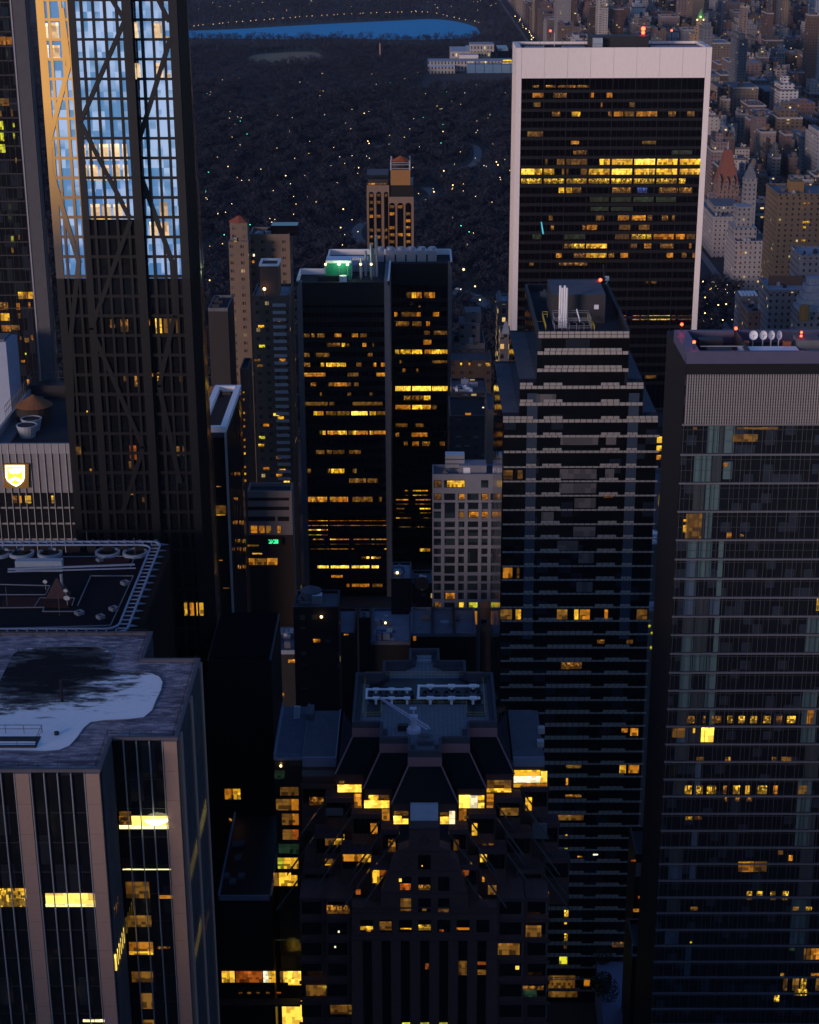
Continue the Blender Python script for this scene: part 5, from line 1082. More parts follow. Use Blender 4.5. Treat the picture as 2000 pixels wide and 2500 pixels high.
    warm = [(fA, 300, 352, 135, 228, 'P'), (fA, 300, 352, 226, 232, 'B'), (fA, 308, 358, 272, 345, 'P'), (fA, 308, 362, 345, 357, 'B'), (fA, 270, 287, 140, 230, 'P'), (fA, 278, 292, 270, 356, 'P'), (fA, 375, 405, 345, 356, 'Y'),
        (fC, 920, 972, 135, 233, 'P'), (fC, 855, 905, 228, 235, 'Y'), (fC, 985, 1015, 220, 235, 'Y'), (fC, 806, 832, 132, 232, 'P'), (fC, 930, 980, 378, 476, 'P'), (fC, 812, 845, 380, 476, 'P'), (fC, 995, 1026, 440, 476, 'P'), (fC, 860, 980, 468, 478, 'B'), (fC, 998, 1026, 465, 478, 'B'),
        (fB, 530, 582, 868, 965, 'P'), (fB, 598, 652, 866, 965, 'P'), (fB, 665, 718, 866, 965, 'P'), (fB, 735, 765, 868, 965, 'P'), (fB, 486, 515, 868, 965, 'P'), (fB, 530, 582, 952, 962, 'B'),
        (fB, 492, 522, 992, 1085, 'Y'), (fB, 536, 588, 992, 1085, 'P'), (fB, 604, 656, 992, 1085, 'P'), (fB, 538, 640, 1070, 1086, 'B'), (fB, 675, 722, 990, 1085, 'P'), (fB, 740, 772, 992, 1085, 'P'),
        (fB, 502, 530, 1228, 1322, 'Y'), (fB, 546, 600, 1228, 1320, 'P'), (fB, 614, 666, 1228, 1320, 'P'), (fB, 548, 668, 1306, 1320, 'B'), (fB, 682, 736, 1228, 1318, 'P'), (fB, 750, 778, 1228, 1318, 'P'),
        (fC, 960, 1008, 1215, 1315, 'P'), (fC, 968, 1015, 1335, 1432, 'P'), (fC, 900, 950, 1335, 1430, 'P'), (fB, 517, 546, 1465, 1552, 'K'), (fB, 526, 552, 1586, 1650, 'D')]
    for f, a, c, y0, y1, k in warm: lit(f, *cz(a, c, y0, y1), k)
    low = [(fB, 660, 690, 478, 496, 'O'), (fB, 662, 680, 445, 478, 'D'), (fC, 882, 900, 448, 482, 'O'), (fC, 935, 972, 440, 528, 'Y'), (fC, 985, 1030, 440, 528, 'D'), (fC, 1058, 1082, 440, 528, 'D'), (fB, 725, 770, 445, 520, 'T'),
        (fB, 568, 597, 775, 858, 'Y'), (fB, 742, 762, 775, 820, 'D'), (fB, 808, 834, 775, 850, 'T'), (fC, 945, 970, 768, 815, 'Y'), (fC, 905, 920, 770, 790, 'O'), (fC, 1080, 1100, 770, 820, 'D'), (fB, 598, 626, 1206, 1252, 'Y'), (fB, 780, 820, 1205, 1290, 'R'), (fB, 456, 486, 1212, 1262, 'D'), (fC, 1098, 1122, 1208, 1268, 'D'), (fC, 1035, 1080, 1210, 1268, 'D'), (fA, 540, 556, 1345, 1372, 'O'),
        (fB, 785, 808, 1480, 1502, 'O'), (fB, 855, 880, 1515, 1545, 'D'), (fA, 520, 532, 995, 1006, 'B'), (fB, 606, 630, 1305, 1345, 'D'), (fB, 775, 800, 1300, 1345, 'D')]
    for f, a, c, y0, y1, k in low:
        lit(f, a/2.4643, c/2.4643, 600+y0/2.4643, 600+y1/2.4643, k)
    for a, c, k in ((430, 439, 'Y'), (444, 456, 'O'), (461, 465, 'Y'), (468, 480, 'Y')):
        x0, z1 = atY(a, 1531, Y0-7); x1, z0 = atY(c, 1563, Y0-7); pane(t, x0, x1, z0, z1, fC[1](431, 1500).y-.02, k, t=.06)
braced()

# ------------------------------------------------------------------ ribbed grey slab and dark tower at the far left
def leftback():
    Y = 456.; x0, _ = atY(25, 0, Y); x1, _ = atY(64, 0, Y); t = thing('hotel_slab', 'narrow ribbed grey slab standing just left of the braced glass tower', 'skyscraper', ((x0+x1)/2, Y+10, 0))
    MB().box(x0, x1, Y, Y+3, 0, 252).build('wall', solid('ribbed_grey', (.06, .06, .07), .75, var=.2), t)
    b = MB(); n = 15
    for i in range(n): xx = x0+.35+(x1-x0-.6)*i/n; b.box(xx, xx+.16, Y-.3, Y, 0, 252)
    b.build('rib', solid('rib_grey', (.10, .10, .115), .7), t)
    MB().box(x0-.05, x0+.3, Y-.5, Y+.1, 0, 252).build('corner_strip', solid('pale_strip', (.25, .25, .28), .6), t)
    Y = 490.; x1, _ = atY(23, 0, Y); x0 = x1-40; t = thing('office_tower', 'dark glass tower cut by the left edge, scattered yellow and green windows', 'skyscraper', (x1-10, Y+12, 0))
    MB().box(x0, x1, Y, Y+26, 0, 252).build('glass_curtain_wall', glass('left_glass', (.007, .008, .011), 1.5, .07, (1.6, 3.5), .05, .35, (.02, .025, .035)), t)
    m = MB(); 
    for i in range(24): m.box(x0, x1, Y-.12, Y, 236-i*3.9, 236.35-i*3.9)
    for i in range(22): xx = x1-.05-i*1.62; m.box(xx-.05, xx+.03, Y-.12, Y, 0, 252)
    m.build('mullion', dark, t)
    c = lambda *v: [x/2.4643 for x in v]
    for a, b_, y0, y1, k in ((0, 35, 220, 270, 'O'), (38, 75, 222, 270, 'O'), (0, 55, 592, 636, 'D'), (0, 20, 728, 780, 'K'), (4, 24, 797, 848, 'K'), (0, 32, 868, 918, 'K'), (78, 88, 740, 765, 'K'), (80, 90, 800, 835, 'K'), (66, 78, 655, 700, 'D'), (0, 10, 665, 700, 'D'), (90, 98, 875, 900, 'N'), (38, 50, 300, 340, 'N'), (92, 104, 950, 980, 'T'), (50, 70, 1225, 1260, 'N'), (48, 70, 1285, 1320, 'N'), (68, 82, 1420, 1455, 'K'), (110, 120, 1415, 1440, 'T'), (70, 82, 1490, 1520, 'D')):
        a, b_, y0, y1 = c(a, b_, y0, y1); lits(t, Y-.04, [(y0, y1, [(a, b_, k)])])
    for a, b_, y0, y1, k in ((110, 140, 278, 320, 'Y'), (142, 165, 278, 318, 'O'), (170, 204, 278, 318, 'Y'), (0, 50, 340, 385, 'T'), (100, 120, 345, 385, 'O'), (172, 184, 340, 375, 'O'), (5, 58, 406, 450, 'Y'), (108, 124, 405, 435, 'D'), (10, 65, 478, 515, 'O'), (70, 120, 478, 505, 'D'), (15, 70, 538, 577, 'Y'), (120, 130, 545, 565, 'D'), (150, 176, 555, 580, 'D'), (188, 200, 538, 567, 'O'), (35, 80, 668, 705, 'Y'), (128, 150, 688, 702, 'O'), (165, 180, 805, 845, 'O'), (75, 86, 848, 858, 'W'), (152, 160, 645, 655, 'K')):
        a, b_, y0, y1 = c(a, b_, y0, y1); lits(t, Y-.04, [(600+y0, 600+y1, [(a, b_, k)])])
    Y = 440.; xr, z = atY(14, 835, Y); t = thing('glass_block', 'pale blue glass corner of a block at the left edge below the dark tower', 'building', (xr-8, Y+8, 0)); q = MB(); x2, _ = atY(38, 985, Y)
    q.prism([(xr-16, Y), (xr, Y), (xr+1.2, Y+8), (xr-16, Y+8)], 0, z); q.build('wall', solid('pale_blue_wall', (.26, .31, .42), .5, var=.2), t); MB().box(xr-16, xr-.5, Y+.5, Y+7.5, z, z+.6).build('parapet', slate, t)
leftback()

# ------------------------------------------------------------------ block with the lit shield sign
def shieldblock():
    Y = 400.; x0, z = atY(-33, 1083, Y); x1 = x0+42; _, yb = atZ(60, 938, z)
    t = thing('office_block', 'grey finned office block carrying a lit yellow shield sign', 'building', (x0+15, Y+20, 0))
    pan = solid('grey_panel', (.17, .17, .185), .6, var=.3, scale=.3)
    zs = lambda py: atY(60, py, Y)[1]
    b = MB(); b.box(x0, x1, Y, yb, 0, z-2.6, 0, 1); b.build('wall', [pan, tar], t)
    f = MB(); u = (atY(36, 1120, Y)[0]-atY(19, 1120, Y)[0])
    for i in range(26): xx = x0+i*u*1.02; f.box(xx-.07, xx+.07, Y-.35, Y, 0, z)
    f.build('fin', steel, t)
    p = MB()
    for q in ((x0, x1, Y-.2, Y+.5), (x0-.1, x0+.6, Y+.5, yb), (x0+.6, x1, yb-.6, yb)): p.box(*q, z-2.6, z)
    p.build('parapet', solid('parapet_grey', (.22, .225, .25), .7, var=.2), t)
    d = MB()
    for i in range(9): a, c = 1203+i*38.8, 1237+i*38.6; d.box(x0, x1, Y-.12, Y+.02, zs(c), zs(a))
    d.build('window_strip', glass('block_glass', (.01, .011, .013), 1.5, .08, (1.7, 3.5), .03), t)
    lits(t, Y-.14, [(1210, 1228, [(47, 53, 'O'), (62, 76, 'Y'), (30, 42, 'T'), (126, 131, 'Y')])])
    # sign
    s = lambda p, py, o: Vector((atY(p, py, Y-1)[0], Y-o, atY(p, py, Y-1)[1]))
    q = MB(); q.hexa([s(9, 1192, .9), s(70, 1192, .9), s(70, 1192, .3), s(9, 1192, .3), s(9, 1133, .9), s(70, 1133, .9), s(70, 1133, .3), s(9, 1133, .3)]); bd = q.build('sign', solid('sign_box', (.25, .13, .02), .6), t)
    sh_ = [(13, 1136), (60, 1136), (60, 1165), (57.5, 1174), (50, 1182), (40, 1188), (29, 1182.5), (18, 1174), (14, 1165)]
    def shape(pts, o, mat, nm):
        k = MB(); n = len(pts); k.v = [tuple(s(a, c, o)) for a, c in pts]+[tuple(s(a, c, o-.1)) for a, c in pts]; k.f = [tuple(range(n))]+[(i, n+i, n+(i+1) % n, (i+1) % n) for i in range(n)]; k.m = [0]*(n+1); return k.build(nm, mat, t)
    cx, cy = 37.5, 1160
    shape(sh_, 1.05, emis('sign_white', (1, .93, .55), 3.5), 'shield_rim')
    shape([(cx+(a-cx)*.82, cy+(c-cy)*.84) for a, c in sh_], 1.15, emis('sign_yellow', (1, .66, .02), 1.5), 'shield_field')
    wm_ = emis('sign_mark', (1, .92, .6), 2.6)
    shape([(20.5, 1146), (24, 1143.5), (30, 1144.5), (33, 1142), (38, 1143), (43, 1141.5), (48, 1143), (53, 1142.5), (54, 1147), (51.5, 1149), (52.5, 1153), (47, 1154), (44, 1156.5), (37, 1155), (33, 1157), (28, 1154.5), (23.5, 1155), (24, 1150.5)], 1.22, wm_, 'shield_emblem')
    for sgn in (1,): shape([(17.5, 1173), (37.5, 1163), (57, 1173), (51.5, 1178), (37.5, 1170.5), (23.5, 1178)], 1.22, emis('sign_chevron', (.75, .9, 1), 1.6), 'shield_chevron')
    # roof plant
    P = lambda p, py, zz: atZ(p, py, zz); z0 = z-2.6
    xx, yy_ = P(86, 1030, z0); t2 = t
    MB().cyl(xx, yy_, z0, z0+4.6, 4.6, 0, 4.4, 20).build('tank_barrel', solid('dark_staves', (.035, .03, .028), .9), t); MB().cyl(xx, yy_, z0+4.6, z0+7.4, 4.9, 0, .15, 20).build('tank_roof', solid('tank_roof_brown', (.17, .08, .04), .85, var=.25), t)
    for p, py in ((79, 1050), (68, 1066)):
        xx, yy_ = P(p, py, z0); q = MB(); q.cyl(xx, yy_, z0, z0+3, 1.9, 0, 2.6, 18); q.ring(xx, yy_, z0+3, z0+3.2, 2.3, 2.7); q.cyl(xx, yy_, z0+3.0, z0+3.05, 2.3, 1); q.build('cooling_fan', [solid('fan_white', (.26, .30, .34), .6), dark], t)
    q = MB(); rail(q, [(x0+.2, Y+20, z), (x0+.2, yb-.4, z), (x1, yb-.4, z)], 3.6, .07, 1.8); q.build('screen_fence', slate, t)
    xx, yy_ = P(110, 990, z0); MB().box(xx-6, xx+12, yb-5, yb-1, z0, z0+3.6).build('penthouse', dark, t); o_ = yb-5.05
    for a, c, y0, y1 in ((84, 107, 978, 986), (108, 142, 983, 990), (112, 142, 993, 1003), (129, 142, 1062, 1080)): 
        xa, za = atY(a, y0, o_); xb, zb = atY(c, y1, o_); pane(t, xa, xb, zb, za, o_ if y0 < 1050 else Y+2, 'Y' if y0 != 993 else 'O')
    MB().box(x0+.7, x0+4, Y+1, yb-1, z0, z0+.7).build('roof_walk', slate, t)
    clutter(t, x0+22, x1-4, Y+3, Y+22, z0, 8, 14, (dark, slate, black))
shieldblock()

# ------------------------------------------------------------------ dark stone tower with toothed roof edge
def toothed():
    Z = 149.; xr, yb = atZ(411, 1313, Z); xf, yf = atZ(318, 1537, Z); xr = (xr+xf)/2; x0 = xr-47
    yf = atZ(318, 1545, Z)[1]
    t = thing('office_tower', 'black stone tower whose roof edge bristles with small pointed piers and ringed fans', 'skyscraper', (xr-20, (yf+yb)/2, 0))
    blk = solid('black_granite', (.012, .012, .014), .6, var=.25)
    b = MB(); b.box(x0, xr-1, yf+1, yb-1, 0, Z-2.5, 0, 1); b.build('wall', [blk, solid('black_roof', (.014, .014, .017), .9, var=.5)], t)
    teeth = MB(); n = 16; st = solid('pier_cap', (.17, .19, .24), .55, var=.2)
    def tooth(a, c, out, zb=0):
        teeth.prism([a, c, out], 0, Z-.5, 0, 1) if (c[0]-a[0])*(out[1]-a[1])-(c[1]-a[1])*(out[0]-a[0]) > 0 else teeth.prism([a, out, c], 0, Z-.5, 0, 1)
    k = 14; d = (yb-yf)/k
    for i in range(k): y = yf+i*d; tooth((xr-1, y+.3), (xr-1, y+d*.55), (xr+.7, y+d*.28))
    k2 = 16; d2 = (xr-x0)/k2
    for i in range(k2): x = x0+i*d2; tooth((x, yb-1), (x+d2*.55, yb-1), (x+d2*.28, yb+.7)); tooth((x, yf+1), (x+d2*.55, yf+1), (x+d2*.28, yf-.7))
    teeth.build('pier', [blk, st], t)
    # perimeter track
    tm = solid('track_steel', (.26, .32, .42), .5, var=.3, scale=1.5); q = MB()
    def loop(ins, w_, zz, h=.3):
        r_ = 2.2; pts = []
        for cx, cy, a0 in ((xr-ins-r_, yb-ins-r_, 0), (x0+ins+r_, yb-ins-r_, 90), (x0+ins+r_, yf+ins+r_, 180), (xr-ins-r_, yf+ins+r_, 270)):
            for j in range(6): a = R(a0+j*18); pts.append(Vector((cx+r_*math.cos(a), cy+r_*math.sin(a), zz)))
        for a, c in zip(pts, pts[1:]+pts[:1]): q.bar(a, c, w_, n=4)
        return pts
    loop(.9, .22, Z-.4); loop(2.5, .2, Z-.4); 
    for i in range(24):
        y = yf+1+i*(yb-yf-2)/24; q.bar((xr-2.5, y, Z-.4), (xr-.9, y+.1, Z-.4), .12, n=4)
    for i in range(28): x = x0+1+i*(xr-x0-2)/28; q.bar((x, yb-2.5, Z-.4), (x, yb-.9, Z-.4), .12, n=4); q.bar((x, yf+.9, Z-.4), (x, yf+2.5, Z-.4), .12, n=4)
    q.build('cleaning_track', tm, t)
    P = lambda p, py, zz=Z-2.2: atZ(p, py, zz)
    for p, py in ((-2, 1351), (53, 1351), (122, 1351), (263, 1349), (330, 1350)):
        xx, yy_ = P(p, py); q = MB(); q.ring(xx, yy_, Z-2.5, Z-1.9, 1.85, 2.3); q.cyl(xx, yy_, Z-2.48, Z-2.3, 1.85, 1, n=28); q.bar((xx-1.8, yy_-.5, Z-2.0), (xx+1.8, yy_+.5, Z-2.0), .1, 1, n=4); q.build('exhaust_fan', [solid('fan_ring', (.30, .34, .40), .5), black], t)
    def kerb(pts, nm, mat=None, h=.22, r_=.11):
        q = MB(); V = [Vector((*P(a, c, Z-2.3), Z-2.5)) for a, c in pts]
        for a, c in zip(V, V[1:]): q.bar(a+UZ*h, c+UZ*h, r_, n=4)
        q.build(nm, mat or solid('kerb_pale', (.19, .20, .23), .7, var=.3), t)
    kerb([(20, 1400), (330, 1388)], 'cleaning_track', tm, 1.0, .2); kerb([(20, 1406), (332, 1397)], 'cleaning_track', tm, 1.0, .14)
    kerb([(95, 1360), (330, 1358), (318, 1386)], 'kerb'); kerb([(190, 1478), (222, 1406), (326, 1406), (270, 1527), (0, 1535)], 'kerb'); kerb([(0, 1452), (112, 1452), (122, 1430), (0, 1427)], 'kerb'); kerb([(85, 1480), (98, 1460), (182, 1460), (176, 1478)], 'kerb'); kerb([(0, 1484), (108, 1483), (104, 1493), (192, 1493)], 'kerb')
    for p, py, w_ in ((244, 1368, 1.0), (306, 1424, 1.2), (278, 1487, 1.2), (246, 1507, 1.1), (194, 1497, 1.2)):
        xx, yy_ = P(p, py); MB().ring(xx, yy_, Z-2.4, Z-1.8, w_*.45, w_*.75, 0, 4).build('roof_hatch', solid('kerb_pale', (.19, .20, .23), .7), t)
    xx, yy_ = P(95, 1392); MB().box(xx-4.2, xx+4.2, yy_, yy_+1.6, Z-2.5, Z-.5).build('cleaning_cradle', solid('cradle_grey', (.30, .36, .42), .6), t)
    xx, yy_ = P(142, 1452); q = MB(); q.hexa([(xx-2, yy_-1.6, Z-2.5), (xx+2, yy_-1.6, Z-2.5), (xx+2, yy_+1.6, Z-2.5), (xx-2, yy_+1.6, Z-2.5), (xx-.15, yy_-.15, Z+.9), (xx+.15, yy_-.15, Z+.9), (xx+.15, yy_+.15, Z+.9), (xx-.15, yy_+.15, Z+.9)]); q.build('skylight', solid('red_skylight', (.05, .02, .02), .5), t)
    q = MB(); q.bar((xx+.8, yy_, Z-2), (xx+.8, yy_, Z+1.6), .25, 0, .3); q.build('flue_pipe', steel, t)
    for p, py, rr in ((165, 1476, .55), (162, 1458, .38), (112, 1436, .4)):
        xx, yy_ = P(p, py); q = MB(); q.bar((xx, yy_, Z-2.5), (xx, yy_, Z-1), .08); q.bar((xx, yy_-.25, Z-.9), (xx, yy_, Z-.8), rr, 1, rr*.6, 14); q.build('satellite_dish', [steel, white], t)
    for p, py in ((146, 1500), (18, 1478), (214, 1340), (330, 1355)): xx, yy_ = P(p, py); MB().bar((xx, yy_, Z-2.5), (xx, yy_, Z+1.2), .06, n=5).build('vent_pipe', slate, t)
    rd = solid('rust_deck', (.055, .022, .020), .9, var=.5, scale=.4)
    xa, ya = P(100, 1388); xb, yb_ = P(318, 1362); MB().box(xa, xb, ya, yb_, Z-2.49, Z-2.3).build('roof_deck', rd, t)
    xa, ya = P(0, 1480); xb, yb_ = P(180, 1455); MB().box(xa, xb, ya, yb_, Z-2.49, Z-2.3).build('roof_deck', rd, t)
toothed()

# ------------------------------------------------------------------ granite office with the stained pale roof, lower left
def granite():
    Z = 165.; xA, yF = atZ(243, 1875, Z); xB, yB = atZ(432, 1797, Z); _, yC = atZ(489, 1605, Z); xD, yD = atZ(371, 1540, Z); xW = -86.
    t = thing('office_building', 'granite pier office building with a stained pale roof, nearest at lower left', 'building', ((xW+xB)/2, (yF+yC)/2, 0))
    outl = [(xW, yF), (xA, yF), (xA, yB), (xB, yB), (xB, yC), (xD, yC), (xD, yD), (xW, yD)]
    gr = solid('pink_granite', (.30, .205, .17), .75, var=.22, scale=3.0); gd = glass('office_glass', (.008, .009, .012), 1.5, .05, (1.63, 4.0), .02, .15, (.022, .026, .032))
    deck = NT('deck_pavers'); Pd = deck.pos(); br = deck.node('ShaderNodeTexBrick'); br.inputs['Scale'].default_value = .55; br.inputs['Mortar Size'].default_value = .006; br.inputs['Color1'].default_value = (.18, .17, .205, 1); br.inputs['Color2'].default_value = (.38, .35, .39, 1); br.inputs['Mortar'].default_value = (.13, .125, .15, 1)
    deck.l.new(Pd, br.inputs['Vector']); nd = deck.noise(Pd, .35, 5, .7); mps = deck.node('ShaderNodeMapping'); mps.inputs['Scale'].default_value = (.35, 1.5, 1); deck.l.new(Pd, mps.inputs[0]); nd2 = deck.noise(mps.outputs[0], .8, 5, .7)
    deck.set('Base Color', deck.mix(ramp(deck, nd2, [(.40, 0), (.62, .85)]), br.outputs['Color'], (.05, .05, .07))); deck.set('Roughness', .9); deck.b.inputs['Specular IOR Level'].default_value = .1
    b = MB(); b.prism(outl, 0, Z-.5, 0, 1); b.build('glass_curtain_wall', [gd, deck.mat], t)
    # edge coping
    e = MB(); pts = [Vector((*p, 0)) for p in outl]
    for i, (a, c) in enumerate(zip(pts, pts[1:]+pts[:1])):
        d = (c-a).normalized(); nrm = Vector((d.y, -d.x, 0)); L = (c-a).length
        e.fbox(a, d, UZ, nrm, -.1, L+.1, Z-.52+i*.002, Z-.12+i*.002, -.35, .12)
    e.build('coping', solid('coping_dark', (.09, .088, .11), .7, var=.3), t)
    # inset pale membrane with rounded corners and a dark pond stain
    mem = NT('stained_membrane'); Pm = mem.pos(); big = mem.noise(Pm, .045, 5, .6); mp = mem.node('ShaderNodeMapping'); mp.inputs['Scale'].default_value = (.16, .5, 1); mem.l.new(Pm, mp.inputs[0]); st = mem.noise(mp.outputs[0], 1.2, 7, .72); fine = mem.noise(Pm, 1.1, 5, .7)
    sx, sy = atZ(125, 1630, Z)
    cd = mem.node('ShaderNodeVectorMath', operation='SUBTRACT'); mem.l.new(Pm, cd.inputs[0]); cd.inputs[1].default_value = (sx, sy, Z); cs_ = mem.node('ShaderNodeVectorMath', operation='MULTIPLY'); mem.l.new(cd.outputs[0], cs_.inputs[0]); cs_.inputs[1].default_value = (.085, .082, 0); ln = mem.node('ShaderNodeVectorMath', operation='LENGTH'); mem.l.new(cs_.outputs[0], ln.inputs[0])
    f = mem.mth('ADD', ln.outputs['Value'], mem.mth('MULTIPLY', mem.mth('SUBTRACT', st, .5), 2.1)); stain = ramp(mem, f, [(.5, 1), (.80, .85), (1.02, .0)])
    f3 = ramp(mem, mem.noise(mp.outputs[0], .5, 6, .75), [(.56, 0), (.68, .8)])
    c0 = mem.mix(fine, (.64, .69, .73), (.78, .80, .82)); c1 = mem.mix(stain, c0, (.012, .012, .015)); c2 = mem.mix(mem.mth('MULTIPLY', f3, mem.mth('LESS_THAN', ln.outputs['Value'], 1.5)), c1, (.05, .055, .06)); mem.set('Base Color', c2); mem.set('Roughness', .9); mem.b.inputs['Specular IOR Level'].default_value = .08
    mpx = [(0, 1662), (18, 1625), (32, 1598), (50, 1585), (90, 1580), (160, 1579), (235, 1579), (258, 1584), (275, 1595), (273, 1612), (266, 1622), (270, 1635), (290, 1640), (340, 1641), (370, 1644), (390, 1652), (398, 1665), (394, 1685), (382, 1710), (372, 1735), (352, 1752), (310, 1757), (250, 1760), (222, 1764), (205, 1778), (190, 1800), (170, 1822), (145, 1832), (110, 1835), (60, 1834), (-60, 1832), (-90, 1662)]
    pl = [atZ(a, c, Z-.46) for a, c in mpx]
    m = MB(); m.poly([(x, y, Z-.46) for x, y in reversed(pl)]); m.build('roof_membrane', mem.mat, t)
    q = MB()
    for a, c in zip(pl, pl[1:]): q.bar((*a, Z-.44), (*c, Z-.44), .06, n=4)
    q.build('membrane_edge', solid('edge_dark', (.12, .13, .16), .7), t)
    # sunken well with railing at the left edge, vent post
    wa, wya = atZ(-60, 1836, Z); wb, wyb = atZ(103, 1764, Z)
    wb2, _ = atZ(96, 1818, Z); wx = (wb+wb2)/2
    _, y_n = atZ(50, 1815, Z); _, y_f = atZ(50, 1790, Z)
    w_ = MB(); w_.box(wx-18, wx, y_n-.3, y_n, Z-.45, Z-.2); w_.box(wx-18, wx, y_n+.02, y_f, Z-.452, Z-.43, 1); w_.build('roof_well', [dark, black], t)
    MB().box(wx-18, wx-.25, y_n+.15, y_n+1.1, Z-.42, Z-.3).build('ledge', white, t)
    q = MB(); rail(q, [(wx-18, y_n-.3, Z-.45), (wx, y_n-.3, Z-.45), (wx, y_f+.8, Z-.45), (wx-18, y_f+.8, Z-.45)], 1.15, .035, 2.2); q.build('guard_rail', dark, t)
    xx, yy_ = atZ(152, 1712, Z-.45); MB().cyl(xx, yy_, Z-.46, Z+2.4, .19, n=10).build('vent_pipe', black, t)
    rl_ = MB(); o = .5
    rail(rl_, [(xW, yF+o, Z-.5), (xA-o, yF+o, Z-.5), (xA-o, yB+o, Z-.5), (xB-o, yB+o, Z-.5), (xB-o, yC-o, Z-.5)], 1.0, .03, 2.2); rail(rl_, [(xD-o, yC-o, Z-.5), (xD-o, yD-o, Z-.5), (xW, yD-o, Z-.5)], .9, .03, 2.2); rl_.build('guard_rail', dark, t)
    xx, yy_ = atZ(138, 1785, Z); MB().cyl(xx, yy_, Z-.46, Z-.1, .3).build('roof_drain', dark, t)
    # piers, mullions
    pw, bay = 1.62, 8.25
    def wall(Yp, xr, xl, nb):
        mu = MB(); pxr = xr
        for i in range(nb):
            x1 = pxr-i*bay
            if x1-pw < xl: break
            pr = MB()
            for k in range(45): zz = Z-.55-k*4.05; pr.box(x1-pw, x1, Yp-.42, Yp, zz-4.02, zz)
            pr.build('granite_pier', gr, t)
            for j in range(4):
                xx = x1-pw-.16-(bay-pw-.3)*j/4
                if xx > xl: mu.box(xx-.06, xx+.06, Yp-.34, Yp, 0, Z-.55)
            if x1+.18 < xr: mu.box(x1+.08, x1+.2, Yp-.34, Yp, 0, Z-.55)
        return mu
    mu = wall(yF, xA-.02, xW, 6); mu.build('mullion', steel, t)
    mu = wall(yB, xB-.02, xA+.6, 1); mu.build('mullion', steel, t)
    mu = MB(); 
    for xw, y0, y1 in ((xA, yF, yB), (xB, yB, yC), (xD, yC, yD)):
        n = int((y1-y0)/1.1)
        for k in range(1, n): yy_ = y0+(y1-y0)*k/n; mu.box(xw, xw+.26, yy_-.05, yy_+.05, 0, Z-.55)
    mu.build('mullion', slate, t)
    L = yC-yB
    for a, c in ((.02, .10), (.46, .54), (.92, .99)): MB().box(xB, xB+.38, yB+L*a, yB+L*c, 0, Z-.55).build('granite_pier', gr, t)
    sp = MB()
    for k in range(46): zz = Z-6-k*4.05; sp.box(xW, xA-.05, yF-.05, yF, zz, zz+.12); sp.box(xA+.3, xB-.05, yB-.05, yB, zz, zz+.12)
    sp.build('transom', dark, t)
    W2 = glow('glow_office', (1.0, .62, .09), 1.25, cell=(6, 3), contrast=.25, dark=.8); G['A'] = W2; G['A2'] = glow('glow_office_sill', (1.0, .80, .30), 1.6, contrast=.1, dark=1.)
    lits(t, yF-.03, [(2181, 2206, [(112, 237, 'A')]), (2206, 2213, [(112, 237, 'A2')]), (2169, 2213, [(-40, 76, 'S')]), (2489, 2494, [(203, 230, 'A2'), (232, 262, 'A2')])])
    lits(t, yB-.03, [(1992, 2014, [(292, 322, 'T'), (322, 417, 'A')]), (2014, 2023, [(292, 417, 'A2')]), (1981, 1992, [(292, 320, 'D')]), (2121.3, 2123, [(300, 423, 'A2')]), (2153, 2192, [(308, 365, 'D')]), (2235, 2262, [(311, 370, 'D')]), (2300, 2322, [(316, 374, 'O')]), (2322, 2330, [(316, 374, 'Y')]), (2372, 2397, [(322, 374, 'D')]), (2425, 2462, [(343, 372, 'D')]), (2490, 2500, [(350, 376, 'D')]), (2311, 2316, [(385, 415, 'T')]), (2186, 2193, [(388, 426, 'O')])])
    lx_ = [(1800, 1888, 481, 501), (1906, 1990, 455, 475)]
    def sidewin(X, y0a, y0b, py_t, py_b, k):                      # a lit strip on an east wall: Y from y0a to y0b
        _, z1 = atX(py_t[0], py_t[1], X); _, z0 = atX(py_b[0], py_b[1], X); MB().box(X, X+.1, y0a, y0b, z0, z1).build('lit_window', G[k], t)
    L = yC-yB
    for fr0, fr1, z1, z0, k in ((.56, .90, 144.6, 142.6, 'A'), (.11, .45, 144.6, 142.4, 'A'), (.56, .80, 129.0, 127.8, 'O'), (.11, .44, 132.4, 130.4, 'A'), (.60, .85, 156, 155, 'D')): MB().box(xB, xB+.1, yB+L*fr0, yB+L*fr1, z0, z1).build('lit_window', G[k], t)
    LA = yB-yF
    for fr0, fr1, z1, z0, k in ((.1, .9, 138.6, 136.4, 'A'), (.2, .6, 144.6, 143, 'T'), (.1, .5, 120, 118.6, 'D'), (.3, .9, 112, 110.6, 'Y')): MB().box(xA, xA+.1, yF+LA*fr0, yF+LA*fr1, z0, z1).build('lit_window', G[k], t)
    q = MB(); q.cyl((atY(383, 1993, yB)[0]), yB-.06, atY(383, 1999, yB)[1]-.35, atY(383, 1999, yB)[1], .9, 0, 1.5, 18); q.build('ceiling_lamp', emis('dome_lamp', (1, .9, .6), 4), t)
granite()

